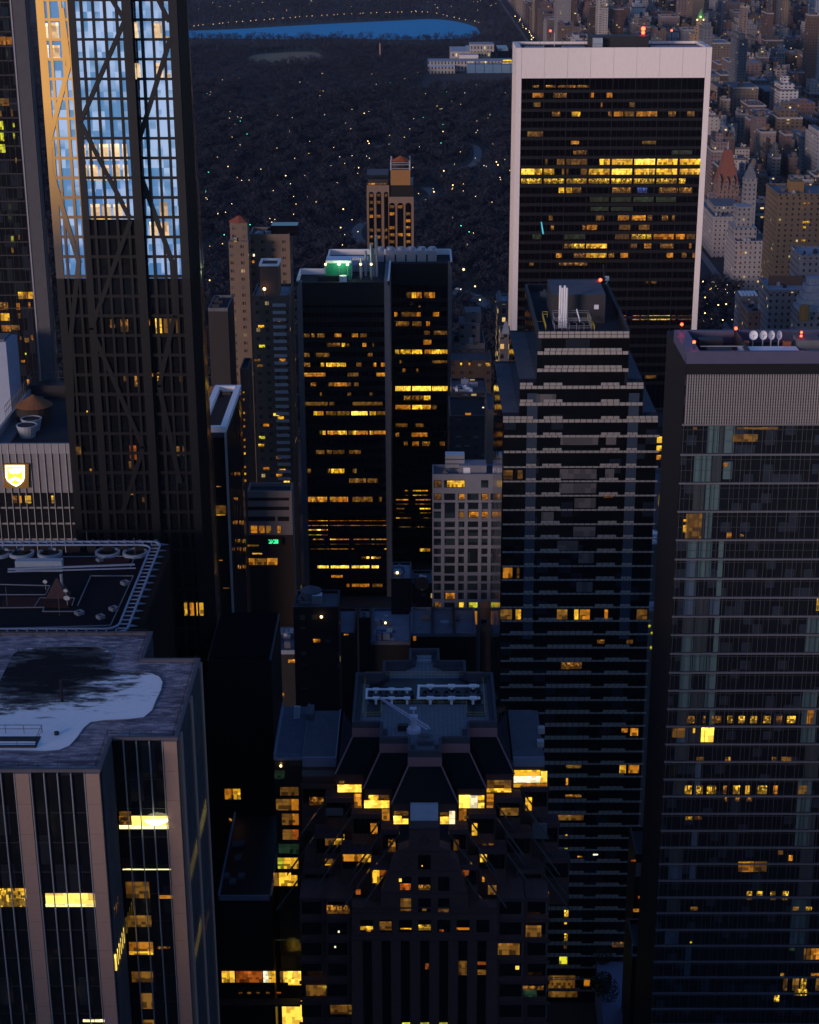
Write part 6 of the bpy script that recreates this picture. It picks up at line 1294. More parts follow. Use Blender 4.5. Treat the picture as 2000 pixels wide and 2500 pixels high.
# ------------------------------------------------------------------ stepped brick tower with glass skirts and roof crane
def cranetower():
    Z = 125.; xc, y1 = atZ(1037, 1762, Z); y2 = atZ(1037, 1800, Z)[1]; y3 = atZ(1037, 1833, Z)[1]
    k1 = atZ(1214, 1762, Z)[0]-xc; km = atZ(1147, 1800, Z)[0]-atZ(1037, 1800, Z)[0]; kn = atZ(1078, 1833, Z)[0]-atZ(1037, 1833, Z)[0]
    xc = atZ(1037, 1762, Z)[0]; yb1 = atZ(1037, 1642, Z)[1]; yb2 = atZ(1037, 1612, Z)[1]; yb3 = atZ(1037, 1583, Z)[1]
    xo = k1
    t = thing('apartment_tower', 'stepped brick tower with black glass skirts, roof crane and bright terraces, at bottom centre', 'skyscraper', (xc, (y1+yb1)/2, 0))
    brick = NT('tower_brick'); Pb = brick.pos(); bt = brick.node('ShaderNodeTexBrick'); bt.inputs['Scale'].default_value = .8; bt.inputs['Color1'].default_value = (.075, .041, .040, 1); bt.inputs['Color2'].default_value = (.092, .052, .049, 1); bt.inputs['Mortar'].default_value = (.042, .026, .026, 1); bt.inputs['Mortar Size'].default_value = .012
    mpb = brick.node('ShaderNodeMapping'); mpb.inputs['Rotation'].default_value = (R(90), 0, 0); brick.l.new(Pb, mpb.inputs[0]); brick.l.new(mpb.outputs[0], bt.inputs['Vector']); brick.set('Base Color', bt.outputs['Color']); brick.set('Roughness', .9)
    BR = brick.mat; pink = solid('pink_coping', (.30, .15, .165), .7, var=.2, scale=1.2); pav_ = NT('roof_pavers'); pb = pav_.node('ShaderNodeTexBrick'); pb.offset = 0; pb.inputs['Scale'].default_value = 1.0; pb.inputs['Color1'].default_value = (.15, .155, .18, 1); pb.inputs['Color2'].default_value = (.18, .185, .21, 1); pb.inputs['Mortar'].default_value = (.085, .09, .11, 1); pb.inputs['Mortar Size'].default_value = .035; pb.inputs['Brick Width'].default_value = .75; pb.inputs['Row Height'].default_value = .75
    pav_.l.new(pav_.pos(), pb.inputs['Vector']); pav_.set('Base Color', pb.outputs['Color']); pav_.set('Roughness', .85)
    PV = pav_.mat; skirt = glass('skirt_glass', (.004, .004, .005), 1.2, .05, (1.4, 2.4), .02)
    # crown
    par = solid('crown_parapet', (.07, .07, .085), .8, var=.3)
    c = MB(); zt = Z-1.7
    for i, (hw, ya, yb_) in enumerate(((xo, y1, yb1), (km, y2, yb2), (kn, y3, yb3))):
        c.box(xc-hw, xc+hw, ya, yb_, Z-6, zt+i*.004, 0, 1)
    c.build('crown', [BR, PV], t)
    out = [(-xo, y1), (-km, y1), (-km, y2), (-kn, y2), (-kn, y3), (kn, y3), (kn, y2), (km, y2), (km, y1), (xo, y1), (xo, yb1), (km, yb1), (km, yb2), (kn, yb2), (kn, yb3), (-kn, yb3), (-kn, yb2), (-km, yb2), (-km, yb1), (-xo, yb1)]
    pts = [Vector((xc+a, b_, 0)) for a, b_ in out]; p = MB()
    for i, (a, b_) in enumerate(zip(pts, pts[1:]+pts[:1])):
        d = (b_-a).normalized(); nrm = Vector((d.y, -d.x, 0)); L = (b_-a).length
        p.fbox(a, d, UZ, nrm, -.02, L+.02, zt-.1, Z+i*.002, -.45, .06); p.fbox(a, d, UZ, nrm, .5, L-.5, zt+.01, zt+.55+i*.002, -1.2, -.45)
    p.build('parapet', par, t)
    for i in (0, 2, 4, 6, 8):
        a, b_ = pts[i], pts[i+1]
        if abs(a.y-b_.y) < .01: MB().box(a.x-.05, b_.x+.05, a.y-.16, a.y+.1, Z-2.9, Z-1.2).build('pink_coping', pink, t)
    # glass skirts: nested hipped frusta
    ztop = Z-2.9; bottoms = []
    def skirtpiece(hw_t, yt, pxl, pxr, pyb, drop, depth_back, nm):
        Yb = yt-drop; xl, zb = atY(pxl, pyb, Yb); xr, _ = atY(pxr, pyb, Yb); hb = (xr-xl)/2
        q = MB(); q.hexa([(xc-hb, Yb, zb), (xc+hb, Yb, zb), (xc+hb, depth_back, zb), (xc-hb, depth_back, zb), (xc-hw_t, yt, ztop), (xc+hw_t, yt, ztop), (xc+hw_t, depth_back, ztop), (xc-hw_t, depth_back, ztop)]); q.build('glass_skirt', skirt, t)
        f = MB()
        for s_ in (-1, 1): f.bar((xc+s_*hb, Yb-.05, zb), (xc+s_*hw_t, yt-.05, ztop), .16, n=4)
        f.build('skirt_fin', pink, t); return Yb, zb, hb
    B0 = skirtpiece(xo, y1, 818, 1256, 1890, 4.4, yb1, 'outer'); B1 = skirtpiece(km, y2, 886, 1188, 1926, 4.2, y1+1, 'mid'); B2 = skirtpiece(kn, y3, 955, 1119, 1962, 4.0, y2+1, 'centre')
    yf = B2[0]
    # wings with flat grey roofs
    def X(px, py, Yq): return atY(px, py, Yq)[0]
    Zw = 117.5
    xl0, ywf = atZ(738, 1853, Zw); xl1, ywb = atZ(832, 1735, Zw); xl1 = atZ(822, 1850, Zw)[0]
    xr0 = atZ(1253, 1855, Zw)[0]; xr1, _ = atZ(1330, 1855, Zw)
    gw = solid('wing_roof', (.10, .105, .13), .85, var=.45, scale=.5)
    for a, b_ in ((xl0, xl1), (xr0, xr1)): MB().box(a, b_, ywf, ywb, Zw-14, Zw, 0, 1).build('wing', [BR, gw], t)
    q = MB()
    for a, b_ in ((xl0, xl1), (xr0, xr1)): q.box(a, b_, ywf-.1, ywf+.3, Zw-1.5, Zw+.3)
    q.box(xl1-.25, xl1, ywf+.3, ywb, Zw, Zw+.3); q.build('wing_coping', solid('blue_coping', (.17, .20, .28), .6, var=.2), t)
    q = MB(); rail(q, [(xl0, ywf-.05, Zw-2.9), (xl1, ywf-.05, Zw-2.9)], .8, .03, .9); rail(q, [(xr0, ywf-.05, Zw-2.9), (xr1, ywf-.05, Zw-2.9)], .8, .03, .9); q.build('guard_rail', dark, t)
    # bays of windows under the skirts, with terraces below; (px0, px1, py0, py1, Y, key)
    rm = lambda a, b_, y0, y1, Yq, k, nm='lit_window', o=.05: pane(t, atY(a, (y0+y1)/2, Yq)[0], atY(b_, (y0+y1)/2, Yq)[0], atY(a, y1, Yq)[1], atY(a, y0, Yq)[1], Yq, k, nm, o)
    def c5(a, b_, y0, y1): return 650+a/2.4643, 650+b_/2.4643, 1800+y0/2.4643, 1800+y1/2.4643
    # stepped body: tiers of blocks, each lower one further out
    def blockpx(a, b_, y0, Yf, dz, mat, nm='wall'):                    # top edge at picture height y0 on plane Yf
        x0, z = atY(a, y0, Yf); x1, _ = atY(b_, y0, Yf); MB().box(min(x0, x1), max(x0, x1), Yf, y1+3, max(0, z-dz), z).build(nm, mat, t); return x0, x1, z
    TM = BR
    ya, yb_, yc_ = B0[0], B1[0], B2[0]
    dw = MB()
    for Yq, hb, zb in ((ya, B0[2], B0[1]), (yb_, B1[2], B1[1]), (yc_, B2[2], B2[1])): dw.box(xc-hb+.2, xc+hb-.2, Yq+.5, yb1, zb-3.2, zb)
    dw.build('attic_storey', BR, t)
    for a in ((430, 573, 285, 330, ya, 'B'), (440, 470, 262, 285, ya, 'D'), (1327, 1475, 308, 330, ya, 'Y'), (1330, 1475, 258, 307, ya, 'D'), (590, 741, 380, 425, yb_, 'B'), (617, 676, 348, 380, yb_, 'Y'), (678, 740, 348, 380, yb_, 'D'), (1161, 1225, 348, 425, yb_, 'B'), (1228, 1272, 350, 425, yb_, 'W'), (1274, 1312, 395, 425, yb_, 'B'), (1274, 1312, 350, 394, yb_, 'Y'),
              (767, 815, 473, 521, yc_, 'B'), (817, 855, 490, 521, yc_, 'B'), (770, 855, 444, 470, yc_, 'D'), (1047, 1100, 478, 521, yc_, 'B'), (1102, 1136, 444, 521, yc_, 'W'), (1047, 1100, 452, 477, yc_, 'D')):
        a_, b2, y0, y1_ = c5(*a[:4]); rm(a_, b2, y0, y1_, a[4]+.45, a[5])
    for a in ((1490, 1650, 235, 272, 'W'), (1492, 1648, 198, 234, 'Y'), (1652, 1690, 203, 272, 'B'), (215, 410, 198, 235, 'P2'), (1488, 1532, 278, 300, 'Y'), (1534, 1690, 278, 298, 'O')):
        a_, b2, y0, y1_ = c5(*a[:4]); k = a[4]
        rm(a_, b2, y0, y1_, ywf-.12, glass('pale_blind_glass', (.11, .13, .15), 1.5, .25, (1.6, 3), .03) if k == 'P2' else k, 'lit_window' if k != 'P2' else 'window')
    # centre skylight
    q = MB(); a_, b2, y0, y1_ = c5(868, 1035, 400, 520); xa, za = atY(a_, y0, yc_-.3); xb, zb = atY(b2, y1_, yc_-2.6); q.hexa([(xa, yc_-2.6, zb), (xb, yc_-2.6, zb), (xb, yc_+.4, zb), (xa, yc_+.4, zb), (xa, yc_-.5, za), (xb, yc_-.5, za), (xb, yc_+.4, za), (xa, yc_+.4, za)]); q.build('sloped_skylight', solid('skylight_grey', (.34, .37, .44), .5, var=.3), t)
    # lit terrace side walls
    for a in ((697, 742, 432, 500, 'O'), (530, 573, 340, 424, 'O'), (1160, 1205, 432, 500, 'O'), (1327, 1368, 340, 424, 'O')):
        a_, b2, y0, y1_ = c5(*a[:4]); rm(a_, b2, y0, y1_, (yc_ if a[2] > 400 else yb_)+.2, a[4], 'lit_terrace_wall')
    # flared terraces below: per bay a set of risers stepping forward, with inclined balustrades between bays
    bays = [(-1, 205, 410, 280), (-1, 350, 530, 365), (-1, 510, 700, 460), (-1, 690, 800, 555), (1, 1100, 1215, 555), (1, 1215, 1385, 460), (1, 1375, 1540, 365), (1, 1540, 1705, 300)]
    hz = solid('terrace_coping', (.07, .048, .052), .8, var=.25); bal = glass('balustrade_glass', (.05, .06, .065), 1.5, .1, (1.4, 1.2), .03)
    step_y = [ywf-.2, ya-.6, yb_-.7, yc_-.8]
    order = {280: 0, 300: 0, 365: 1, 460: 2, 555: 3}
    for s_, a, b_, y0 in bays:
        d = order[y0]; Yq = step_y[d]-1.0
        for k in range(1 if (d == 0 and s_ < 0) else 3 if d < 2 else 2):
            sx = s_*k*64; yt = y0+k*215; Yk = Yq-2.3*k
            x0, z = atY(650+(a+sx)/2.4643, 1800+yt/2.4643, Yk); x1, _ = atY(650+(b_+sx)/2.4643, 1800+yt/2.4643, Yk)
            q = MB(); q.box(x0, x1, Yk, Yk+.35, z-.95, z); q.box(x0, x1, Yk+.35, Yk+4.2, z-1.1, z-.95); q.build('terrace', hz, t)
            q = MB(); q.box(x0+.1, x1-.1, Yk+.9, Yk+5, z-10, z-1.11); q.build('terrace_wall', BR, t)
            q = MB(); q.box(x0+.35, x1-.35, Yk+.8, Yk+.9, z-4.3, z-1.5); q.build('window', glass_black, t)
            for j in (1, 2, 3): MB().box(x0+(x1-x0)*j/4-.04, x0+(x1-x0)*j/4+.04, Yk+.72, Yk+.8, z-4.3, z-1.5).build('mullion', black, t)
            dxo = s_*64*.069*1.05; q = MB()
            for xe in ((x0, x1) if d else ((x1,) if s_ < 0 else (x0,))):
                q.hexa([(xe+dxo-.07, Yk-2.3, z-6.9), (xe+dxo+.07, Yk-2.3, z-6.9), (xe+dxo+.07, Yk-1.6, z-6.9), (xe+dxo-.07, Yk-1.6, z-6.9), (xe-.07, Yk, z-.9), (xe+.07, Yk, z-.9), (xe+.07, Yk+.8, z-.9), (xe-.07, Yk+.8, z-.9)])
            q.build('balustrade', bal, t)
            q = MB(); rail(q, [(x0, Yk+.1, z), (x1, Yk+.1, z)], .75, .025, .8); q.build('guard_rail', dark, t)
    tl_ = [(355, 408, 583, 650, 'D'), (410, 470, 583, 645, 'Y'), (628, 670, 518, 580, 'O'), (462, 572, 678, 745, 'O'), (574, 632, 678, 750, 'Y'), (640, 682, 790, 875, 'Y'), (684, 720, 790, 830, 'R'), (355, 402, 765, 800, 'Y'), (355, 402, 732, 764, 'D'), (735, 778, 615, 690, 'T'), (1128, 1160, 616, 680, 'D'), (1238, 1270, 518, 590, 'Y'), (1288, 1328, 678, 750, 'Y'), (1560, 1598, 362, 440, 'Y'), (1184, 1220, 782, 830, 'R'), (1405, 1520, 425, 470, 'D'), (275, 355, 772, 782, 'R'), (1562, 1700, 930, 955, 'O'), (1650, 1676, 915, 957, 'R'), (1335, 1385, 890, 945, 'D'), (312, 342, 900, 950, 'R'), (540, 568, 915, 945, 'R'), (260, 345, 360, 408, 'T'), (1300, 1314, 840, 868, 'O'), (1300, 1370, 640, 700, 'D')]
    for a in tl_:
        cx_, cy_ = (a[0]+a[1])/2, (a[2]+a[3])/2; best = None
        for s_, p0, p1, yb_0 in bays:
            for k in range(3):
                if p0+s_*k*64-12 < cx_ < p1+s_*k*64+12 and 25 < cy_-(yb_0+k*215) < 215: best = step_y[order[yb_0]]-1.0-2.3*k+.66
        a_, b2, y0, y1_ = c5(*a[:4]); rm(a_, b2, y0, y1_, best if best is not None else step_y[1]-4.6, a[4])
    for a in ((360, 464, 425, 470), (1600, 1690, 515, 610), (365, 470, 1130, 1180)): 
        a_, b2, y0, y1_ = c5(*a[:4]); rm(a_, b2, y0, y1_, step_y[1]-1.6-(2 if y0 > 2050 else 0), glass('pale_blind_glass', (.11, .13, .15)), 'window')
    # brick centre: shield front that flares to the full lower facade
    Yc = yc_-5.0
    sh = [(860, 545), (1045, 545), (1045, 660), (1110, 680), (1110, 720), (1150, 740), (1215, 930), (1215, 1020), (1392, 1020), (1392, 3200), (515, 3200), (515, 1020), (690, 1020), (690, 930), (765, 740), (790, 720), (790, 680), (860, 660)]
    V = []
    for a, b_ in sh:
        x, z = atY(650+a/2.4643, 1800+b_/2.4643, Yc); V.append((x, max(z, 0)))
    n = len(V); q = MB(); q.v = [(x, Yc, z) for x, z in V]+[(x, yc_-2.7, z) for x, z in V]; q.f = [tuple(reversed(range(n))), tuple(n+i for i in range(n))]+[(i, (i+1) % n, n+(i+1) % n, n+i) for i in range(n)]; q.m = [0]*(n+2); q.build('brick_front', BR, t)
    cop = MB()
    for y_, a, b_ in ((545, 860, 1045), (680, 790, 1110), (800, 740, 1165), (930, 690, 1215), (1020, 515, 1392), (1050, 515, 1392), (1180, 515, 1392), (1212, 515, 1392)):
        x0, z = atY(650+a/2.4643, 1800+y_/2.4643, Yc); x1, _ = atY(650+b_/2.4643, 1800+y_/2.4643, Yc); cop.box(x0, x1, Yc-.18, Yc-.002, z-.28, z)
    for cx_, cy_, rr in ((951, 620, 34), (838, 750, 42), (1068, 750, 42)):
        x, z = atY(650+cx_/2.4643, 1800+cy_/2.4643, Yc); u_ = atY(650+(cx_+rr)/2.4643, 1800+cy_/2.4643, Yc)[0]-x
        for a0, a1 in (((-u_, 0), (0, u_)), ((0, u_), (u_, 0)), ((u_, 0), (0, -u_)), ((0, -u_), (-u_, 0))): cop.bar((x+a0[0], Yc-.02, z+a0[1]), (x+a1[0], Yc-.02, z+a1[1]), .12, n=4)
    cop.build('stone_course', hz, t)
    wd = [(915, 990, 708, 795)]+[(a, b_, y0, y1_) for y0, y1_ in ((840, 922), (968, 1052)) for a, b_ in ((805, 872), (915, 990), (1035, 1102))]+[(a, a+76, 1098, 1172) for a in (567, 682, 800, 915, 1030, 1147, 1265)]
    for a in wd:
        a_, b2, y0, y1_ = c5(*a); rm(a_, b2, y0, y1_, Yc-.004, glass_black, 'window', .04); x0, z0 = atY(b2, y1_, Yc); q = MB(); _, z1 = atY(b2, y0, Yc); q.box(x0, x0+.14, Yc-.2, Yc-.004, z0, z1); q.build('window_reveal', hz, t)
    for a in ((800, 815, 850, 868, 'B'), (806, 870, 880, 918, 'R'), (917, 988, 888, 918, 'T'), (808, 872, 970, 1045, 'D'), (1035, 1100, 1030, 1052, 'D'), (940, 965, 1025, 1045, 'D'), (567, 644, 1137, 1158, 'Y'), (600, 630, 1155, 1168, 'O'), (808, 874, 1148, 1156, 'Y'), (917, 990, 1128, 1160, 'S'), (1147, 1222, 1145, 1158, 'O'), (1042, 1068, 1156, 1168, 'R'), (682, 755, 1108, 1160, 'D'), (935, 942, 770, 777, 'Y')):
        a_, b2, y0, y1_ = c5(*a[:4]); rm(a_, b2, y0, y1_, Yc-.05, a[4])
    for a in (580, 695, 810, 927, 1042, 1157, 1272):
        x0, z1 = atY(650+a/2.4643, 1800+1225/2.4643, Yc); x1, _ = atY(650+(a+54)/2.4643, 1800+1225/2.4643, Yc); pane(t, x0, x1, 20, z1, Yc-.004, glass('slot_glass', (.005, .005, .006), 1.45, .1, (2, 3.2), .02), 'window_slot', .04)
    for a in ((957, 978, 1360, 1395, 'R'), (1157, 1207, 1345, 1385, 'D'), (1157, 1207, 1386, 1430, 'D'), (1272, 1322, 1350, 1368, 'R'), (1272, 1322, 1398, 1428, 'D'), (818, 865, 1716, 1740, 'K'), (928, 980, 1716, 1740, 'K'), (1042, 1092, 1716, 1740, 'K')):
        a_, b2, y0, y1_ = c5(*a[:4]); rm(a_, b2, y0, y1_, Yc-.05, a[4])
    # lower side wings with windows, left glass corner with lit floors
    Yw = yc_-3.4
    for a, b_ in ((1392, 1560), (1560, 1705), (200, 360), (360, 515)):
        Yq = Yw+(2 if a in (1560, 200) else 0); x0, z = atY(650+a/2.4643, 1800+(965 if a in (1560, 200) else 985)/2.4643, Yq); x1, _ = atY(650+b_/2.4643, 2160, Yq)
        q = MB(); q.box(x0, x1, Yq, yb1-8, 0, z); q.build('side_bay', BR, t)
        for k in range(9):
            y0 = 990+k*124; a_, b2, ya_, yb2_ = c5(a+14, b_-24, y0, y0+72); rm(a_, b2, ya_, yb2_, Yq-.004, glass_black, 'window', .04)
            xq, z0 = atY(b2, yb2_, Yq); _, z1 = atY(b2, ya_, Yq); MB().box(xq, xq+.16, Yq-.15, Yq-.004, z0-.2, z1).build('window_reveal', slate, t)
            xa, za = atY(650+a/2.4643, 1800+(y0-22)/2.4643, Yq); xb, zb = atY(650+b_/2.4643, 1800+(y0-4)/2.4643, Yq); MB().box(xa, xb, Yq-.2, Yq-.003, zb, za).build('stone_course', hz, t)
    for a in ((1395, 1525, 1240, 1308, 'D'), (1450, 1480, 1240, 1260, 'R'), (1500, 1522, 1375, 1396, 'B'), (1562, 1655, 1132, 1200, 'D'), (1545, 1670, 1495, 1520, 'T'), (240, 360, 1490, 1555, 'D'), (338, 362, 1495, 1510, 'K'), (385, 522, 1603, 1665, 'D'), (365, 500, 1010, 1060, 'T'), (432, 442, 1164, 1175, 'W'), (410, 420, 1255, 1266, 'W'), (1548, 1630, 1520, 1562, 'N')):
        a_, b2, y0, y1_ = c5(*a[:4]); rm(a_, b2, y0, y1_, Yw-.05, a[4])
    # glazed corner at the left with roof terrace
    Zg = 117.0; xg0, ygf = atZ(669, 1852, Zg); xg1 = xl0; _, ygb = atZ(690, 1725, Zg)
    q = MB(); q.box(xg0, xg1, ygf, ygb, 0, Zg, 0, 1); q.build('glazed_wing', [glass('wing_glass', (.02, .022, .02), 1.5, .1, (1.3, 3.3), .04, .3, (.05, .05, .03)), solid('wing_terrace', (.09, .105, .14), .8, var=.4, scale=.8)], t)
    q = MB(); rail(q, [(xg0, ygf, Zg), (xg1, ygf, Zg), (xg1, ygb, Zg)], .9, .04, 1.5); rail(q, [(xg0, ygf, Zg), (xg0, ygb, Zg)], .9, .07, 1.5); q.box(xg0-.05, xg1, ygf-.1, ygf+.2, Zg-.3, Zg+.15); q.box(xg0-.1, xg0+.3, ygf, ygb, Zg-.3, Zg+.15); q.build('terrace_rail', solid('blue_coping', (.17, .20, .28), .6), t)
    q = MB(); xs_, ys_ = atZ(725, 1755, Zg); 
    for k in range(6): q.box(xs_-.6, xs_+.6, ys_-.2+k*.35, ys_+.1+k*.35, Zg+.02, Zg+.25+k*.3)
    q.build('roof_stair', steel, t)
    for y0, y1_, a, b_, k in ((300, 350, 85, 195, 'D'), (372, 438, 60, 150, 'D'), (372, 438, 152, 196, 'O'), (460, 527, 95, 158, 'D'), (460, 527, 160, 196, 'O'), (555, 615, 100, 160, 'D'), (555, 615, 160, 195, 'R'), (642, 700, 75, 198, 'N'), (725, 790, 70, 102, 'K'), (725, 790, 104, 194, 'Y'), (815, 893, 78, 150, 'Y'), (815, 893, 45, 76, 'D'), (830, 893, 135, 188, 'Y'), (200, 252, 50, 112, 'N'), (1412, 1490, 132, 210, 'B'), (1412, 1470, -60, 55, 'S'), (1412, 1448, 103, 130, 'O'), (1585, 1760, 97, 218, 'B'), (1215, 1222, 45, 200, 'N')):
        a_, b2, ya_, yb2_ = c5(a, b_, y0, y1_); rm(a_, b2, ya_, yb2_, ygf-.03, k)
    xx, zz = atY(686, 1869, ygf-.3); q = MB(); q.bar((xx, ygf, zz), (xx, ygf-.4, zz), .06, n=5); q.ball((xx, ygf-.45, zz), .22, 1); q.build('wall_lamp', [black, lampm], t)
    # roof: yellow rails, cooling pipes, fans, crane
    P = lambda a, b_, zz=zt: atZ(650+a/2.4643, 1200+b_/2.4643, zz)
    q = MB(); z_ = zt+.02
    A = [P(598, 1118), P(1302, 1118), P(1317, 1362), P(1250, 1362)]; B = [P(598, 1118), P(582, 1362), P(690, 1362), P(694, 1285), P(1206, 1285), P(1208, 1362), P(1250, 1362)]
    rail(q, [(*a, z_) for a in A], 1.1, .035, 2.5); rail(q, [(*a, z_) for a in B], 1.1, .035, 2.5); q.build('yellow_railing', yellow_paint, t)
    xa, ya_ = P(590, 1355); xb, yb_2 = P(1300, 1125); ym = P(900, 1280)[1]
    q = MB(); q.box(xa+.6, xb-.5, ym, yb_2, zt+.006, zt+.05); q.box(xa+.4, P(690, 1355)[0], ya_, ym, zt+.006, zt+.05); q.box(P(1208, 1355)[0], xb, ya_, ym, zt+.006, zt+.05); q.build('roof_deck', black, t)
    pp = MB(); zp = zt+1.5
    def pipe(pts, r_): 
        V_ = [Vector((*P(a, b_, zp), zp)) for a, b_ in pts]
        for a, b_ in zip(V_, V_[1:]): pp.bar(a, b_, r_, n=8)
        for v in V_: pp.ball(v, r_*1.3, n=8)
    pipe([(868, 1190), (605, 1190), (602, 1243), (860, 1243)], .2); pipe([(1275, 1170), (918, 1170), (914, 1243), (1280, 1243)], .24)
    for a in (660, 755, 848):
        for b_ in (1190, 1243): v = Vector((*P(a, b_, zp), zp)); pp.bar(v-UX*.55, v+UX*.55, .33, n=8); pp.bar(v, v-UZ*1.2, .22, n=6)
    for a in (987, 1115, 1245):
        for b_ in (1170, 1243): v = Vector((*P(a, b_, zp), zp)); pp.bar(v-UX*.65, v+UX*.65, .40, n=8); pp.bar(v, v-UZ*1.2, .26, n=6)
    pp.build('cooling_pipe', solid('pipe_white', (.82, .84, .88), .5, var=.1), t)
    for a in (660, 755, 848, 990, 1120, 1245):
        x, y = P(a, 1217, zt+.8); rr = 1.15 if a < 900 else 1.5; q = MB(); q.ring(x, y, zt+.05, zt+.9, rr, rr+.15, 0); q.cyl(x, y, zt+.5, zt+.75, .3, 1)
        for j in range(6): an = j*1.047; q.bar((x, y, zt+.7), (x+rr*.95*math.cos(an), y+rr*.95*math.sin(an), zt+.65), .10, 1, .2, 4)
        q.build('cooling_fan', [dark, slate], t)
    q = MB(); cst = solid('crane_lilac', (.56, .53, .66), .5, var=.2)
    bx, by = P(888, 1445); zc = zt+.02
    q.cyl(bx, by, zc, zc+.7, 1.3, 0, 1.2, 16); q.cyl(bx, by, zc+.7, zc+2.4, .55); q.box(bx-.7, bx+.7, by-.6, by+.6, zc+2.4, zc+3.1)
    e0 = Vector((*P(680, 1240, zc+3.2), zc+3.2)); e1 = Vector((*P(978, 1430, zc+2.6), zc+2.6)); d = (e1-e0).normalized(); sd_ = d.cross(UZ).normalized()*.38; L = (e1-e0).length
    off = [sd_, -sd_, UZ*.55]
    for o in off: q.bar(e0+o*.35, e1+o, .08, n=4)
    nn = 22
    for k in range(nn):
        a, b_ = e0+d*L*k/nn, e0+d*L*(k+1)/nn; s0, s1 = .35+.65*k/nn, .35+.65*(k+1)/nn
        for i, j in ((0, 1), (1, 2), (2, 0)): q.bar(a+off[i]*s0, b_+off[j]*s1,   .045, n=4)
    q.bar((bx, by, zc+3), (bx, by, zc+4.6), .12); q.box(bx-.7, bx+.5, by-.3, by+.5, zc+4.4, zc+4.55, 0)
    tag(q.build('roof_crane', cst), 'lattice boom roof crane parked on the paved roof of the stepped brick tower', 'crane')
    x, y = P(826, 1435); MB().box(x-1, x+.8, y-.5, y+.5, zt, zt+1.1).build('winch', dark, t)
    x, y = P(958, 1510); q = MB(); q.box(x-1.3, x+1.3, y-1.2, y+1.2, zt, zt+.9); q.box(x-.6, x+.6, y-.2, y+.9, zt+.9, zt+1.3); q.build('roof_hatch', slate, t)
    x, y = P(950, 1010); q = MB()
    for k in range(3): q.box(x-1.4, x+1.4, y-1.6+k*1.25, y-.6+k*1.25, zt+.02, zt+.4+k*.2)
    q.build('roof_skylight', pale_roof, t)
    for s_, a, b_ in ((1, 1655, 1450), (1, 1650, 1530)):
        x, y = P(a, b_, Zw); MB().box(x-.6, x+.6, y-.6, y+.6, Zw, Zw+1.1).build('air_handler', steel, t)
    x, y = P(265, 1345, Zw); MB().box(x-.6, x+.7, y-2, y+2, Zw, Zw+1.2).build('stair_bulkhead', slate, t)
cranetower()
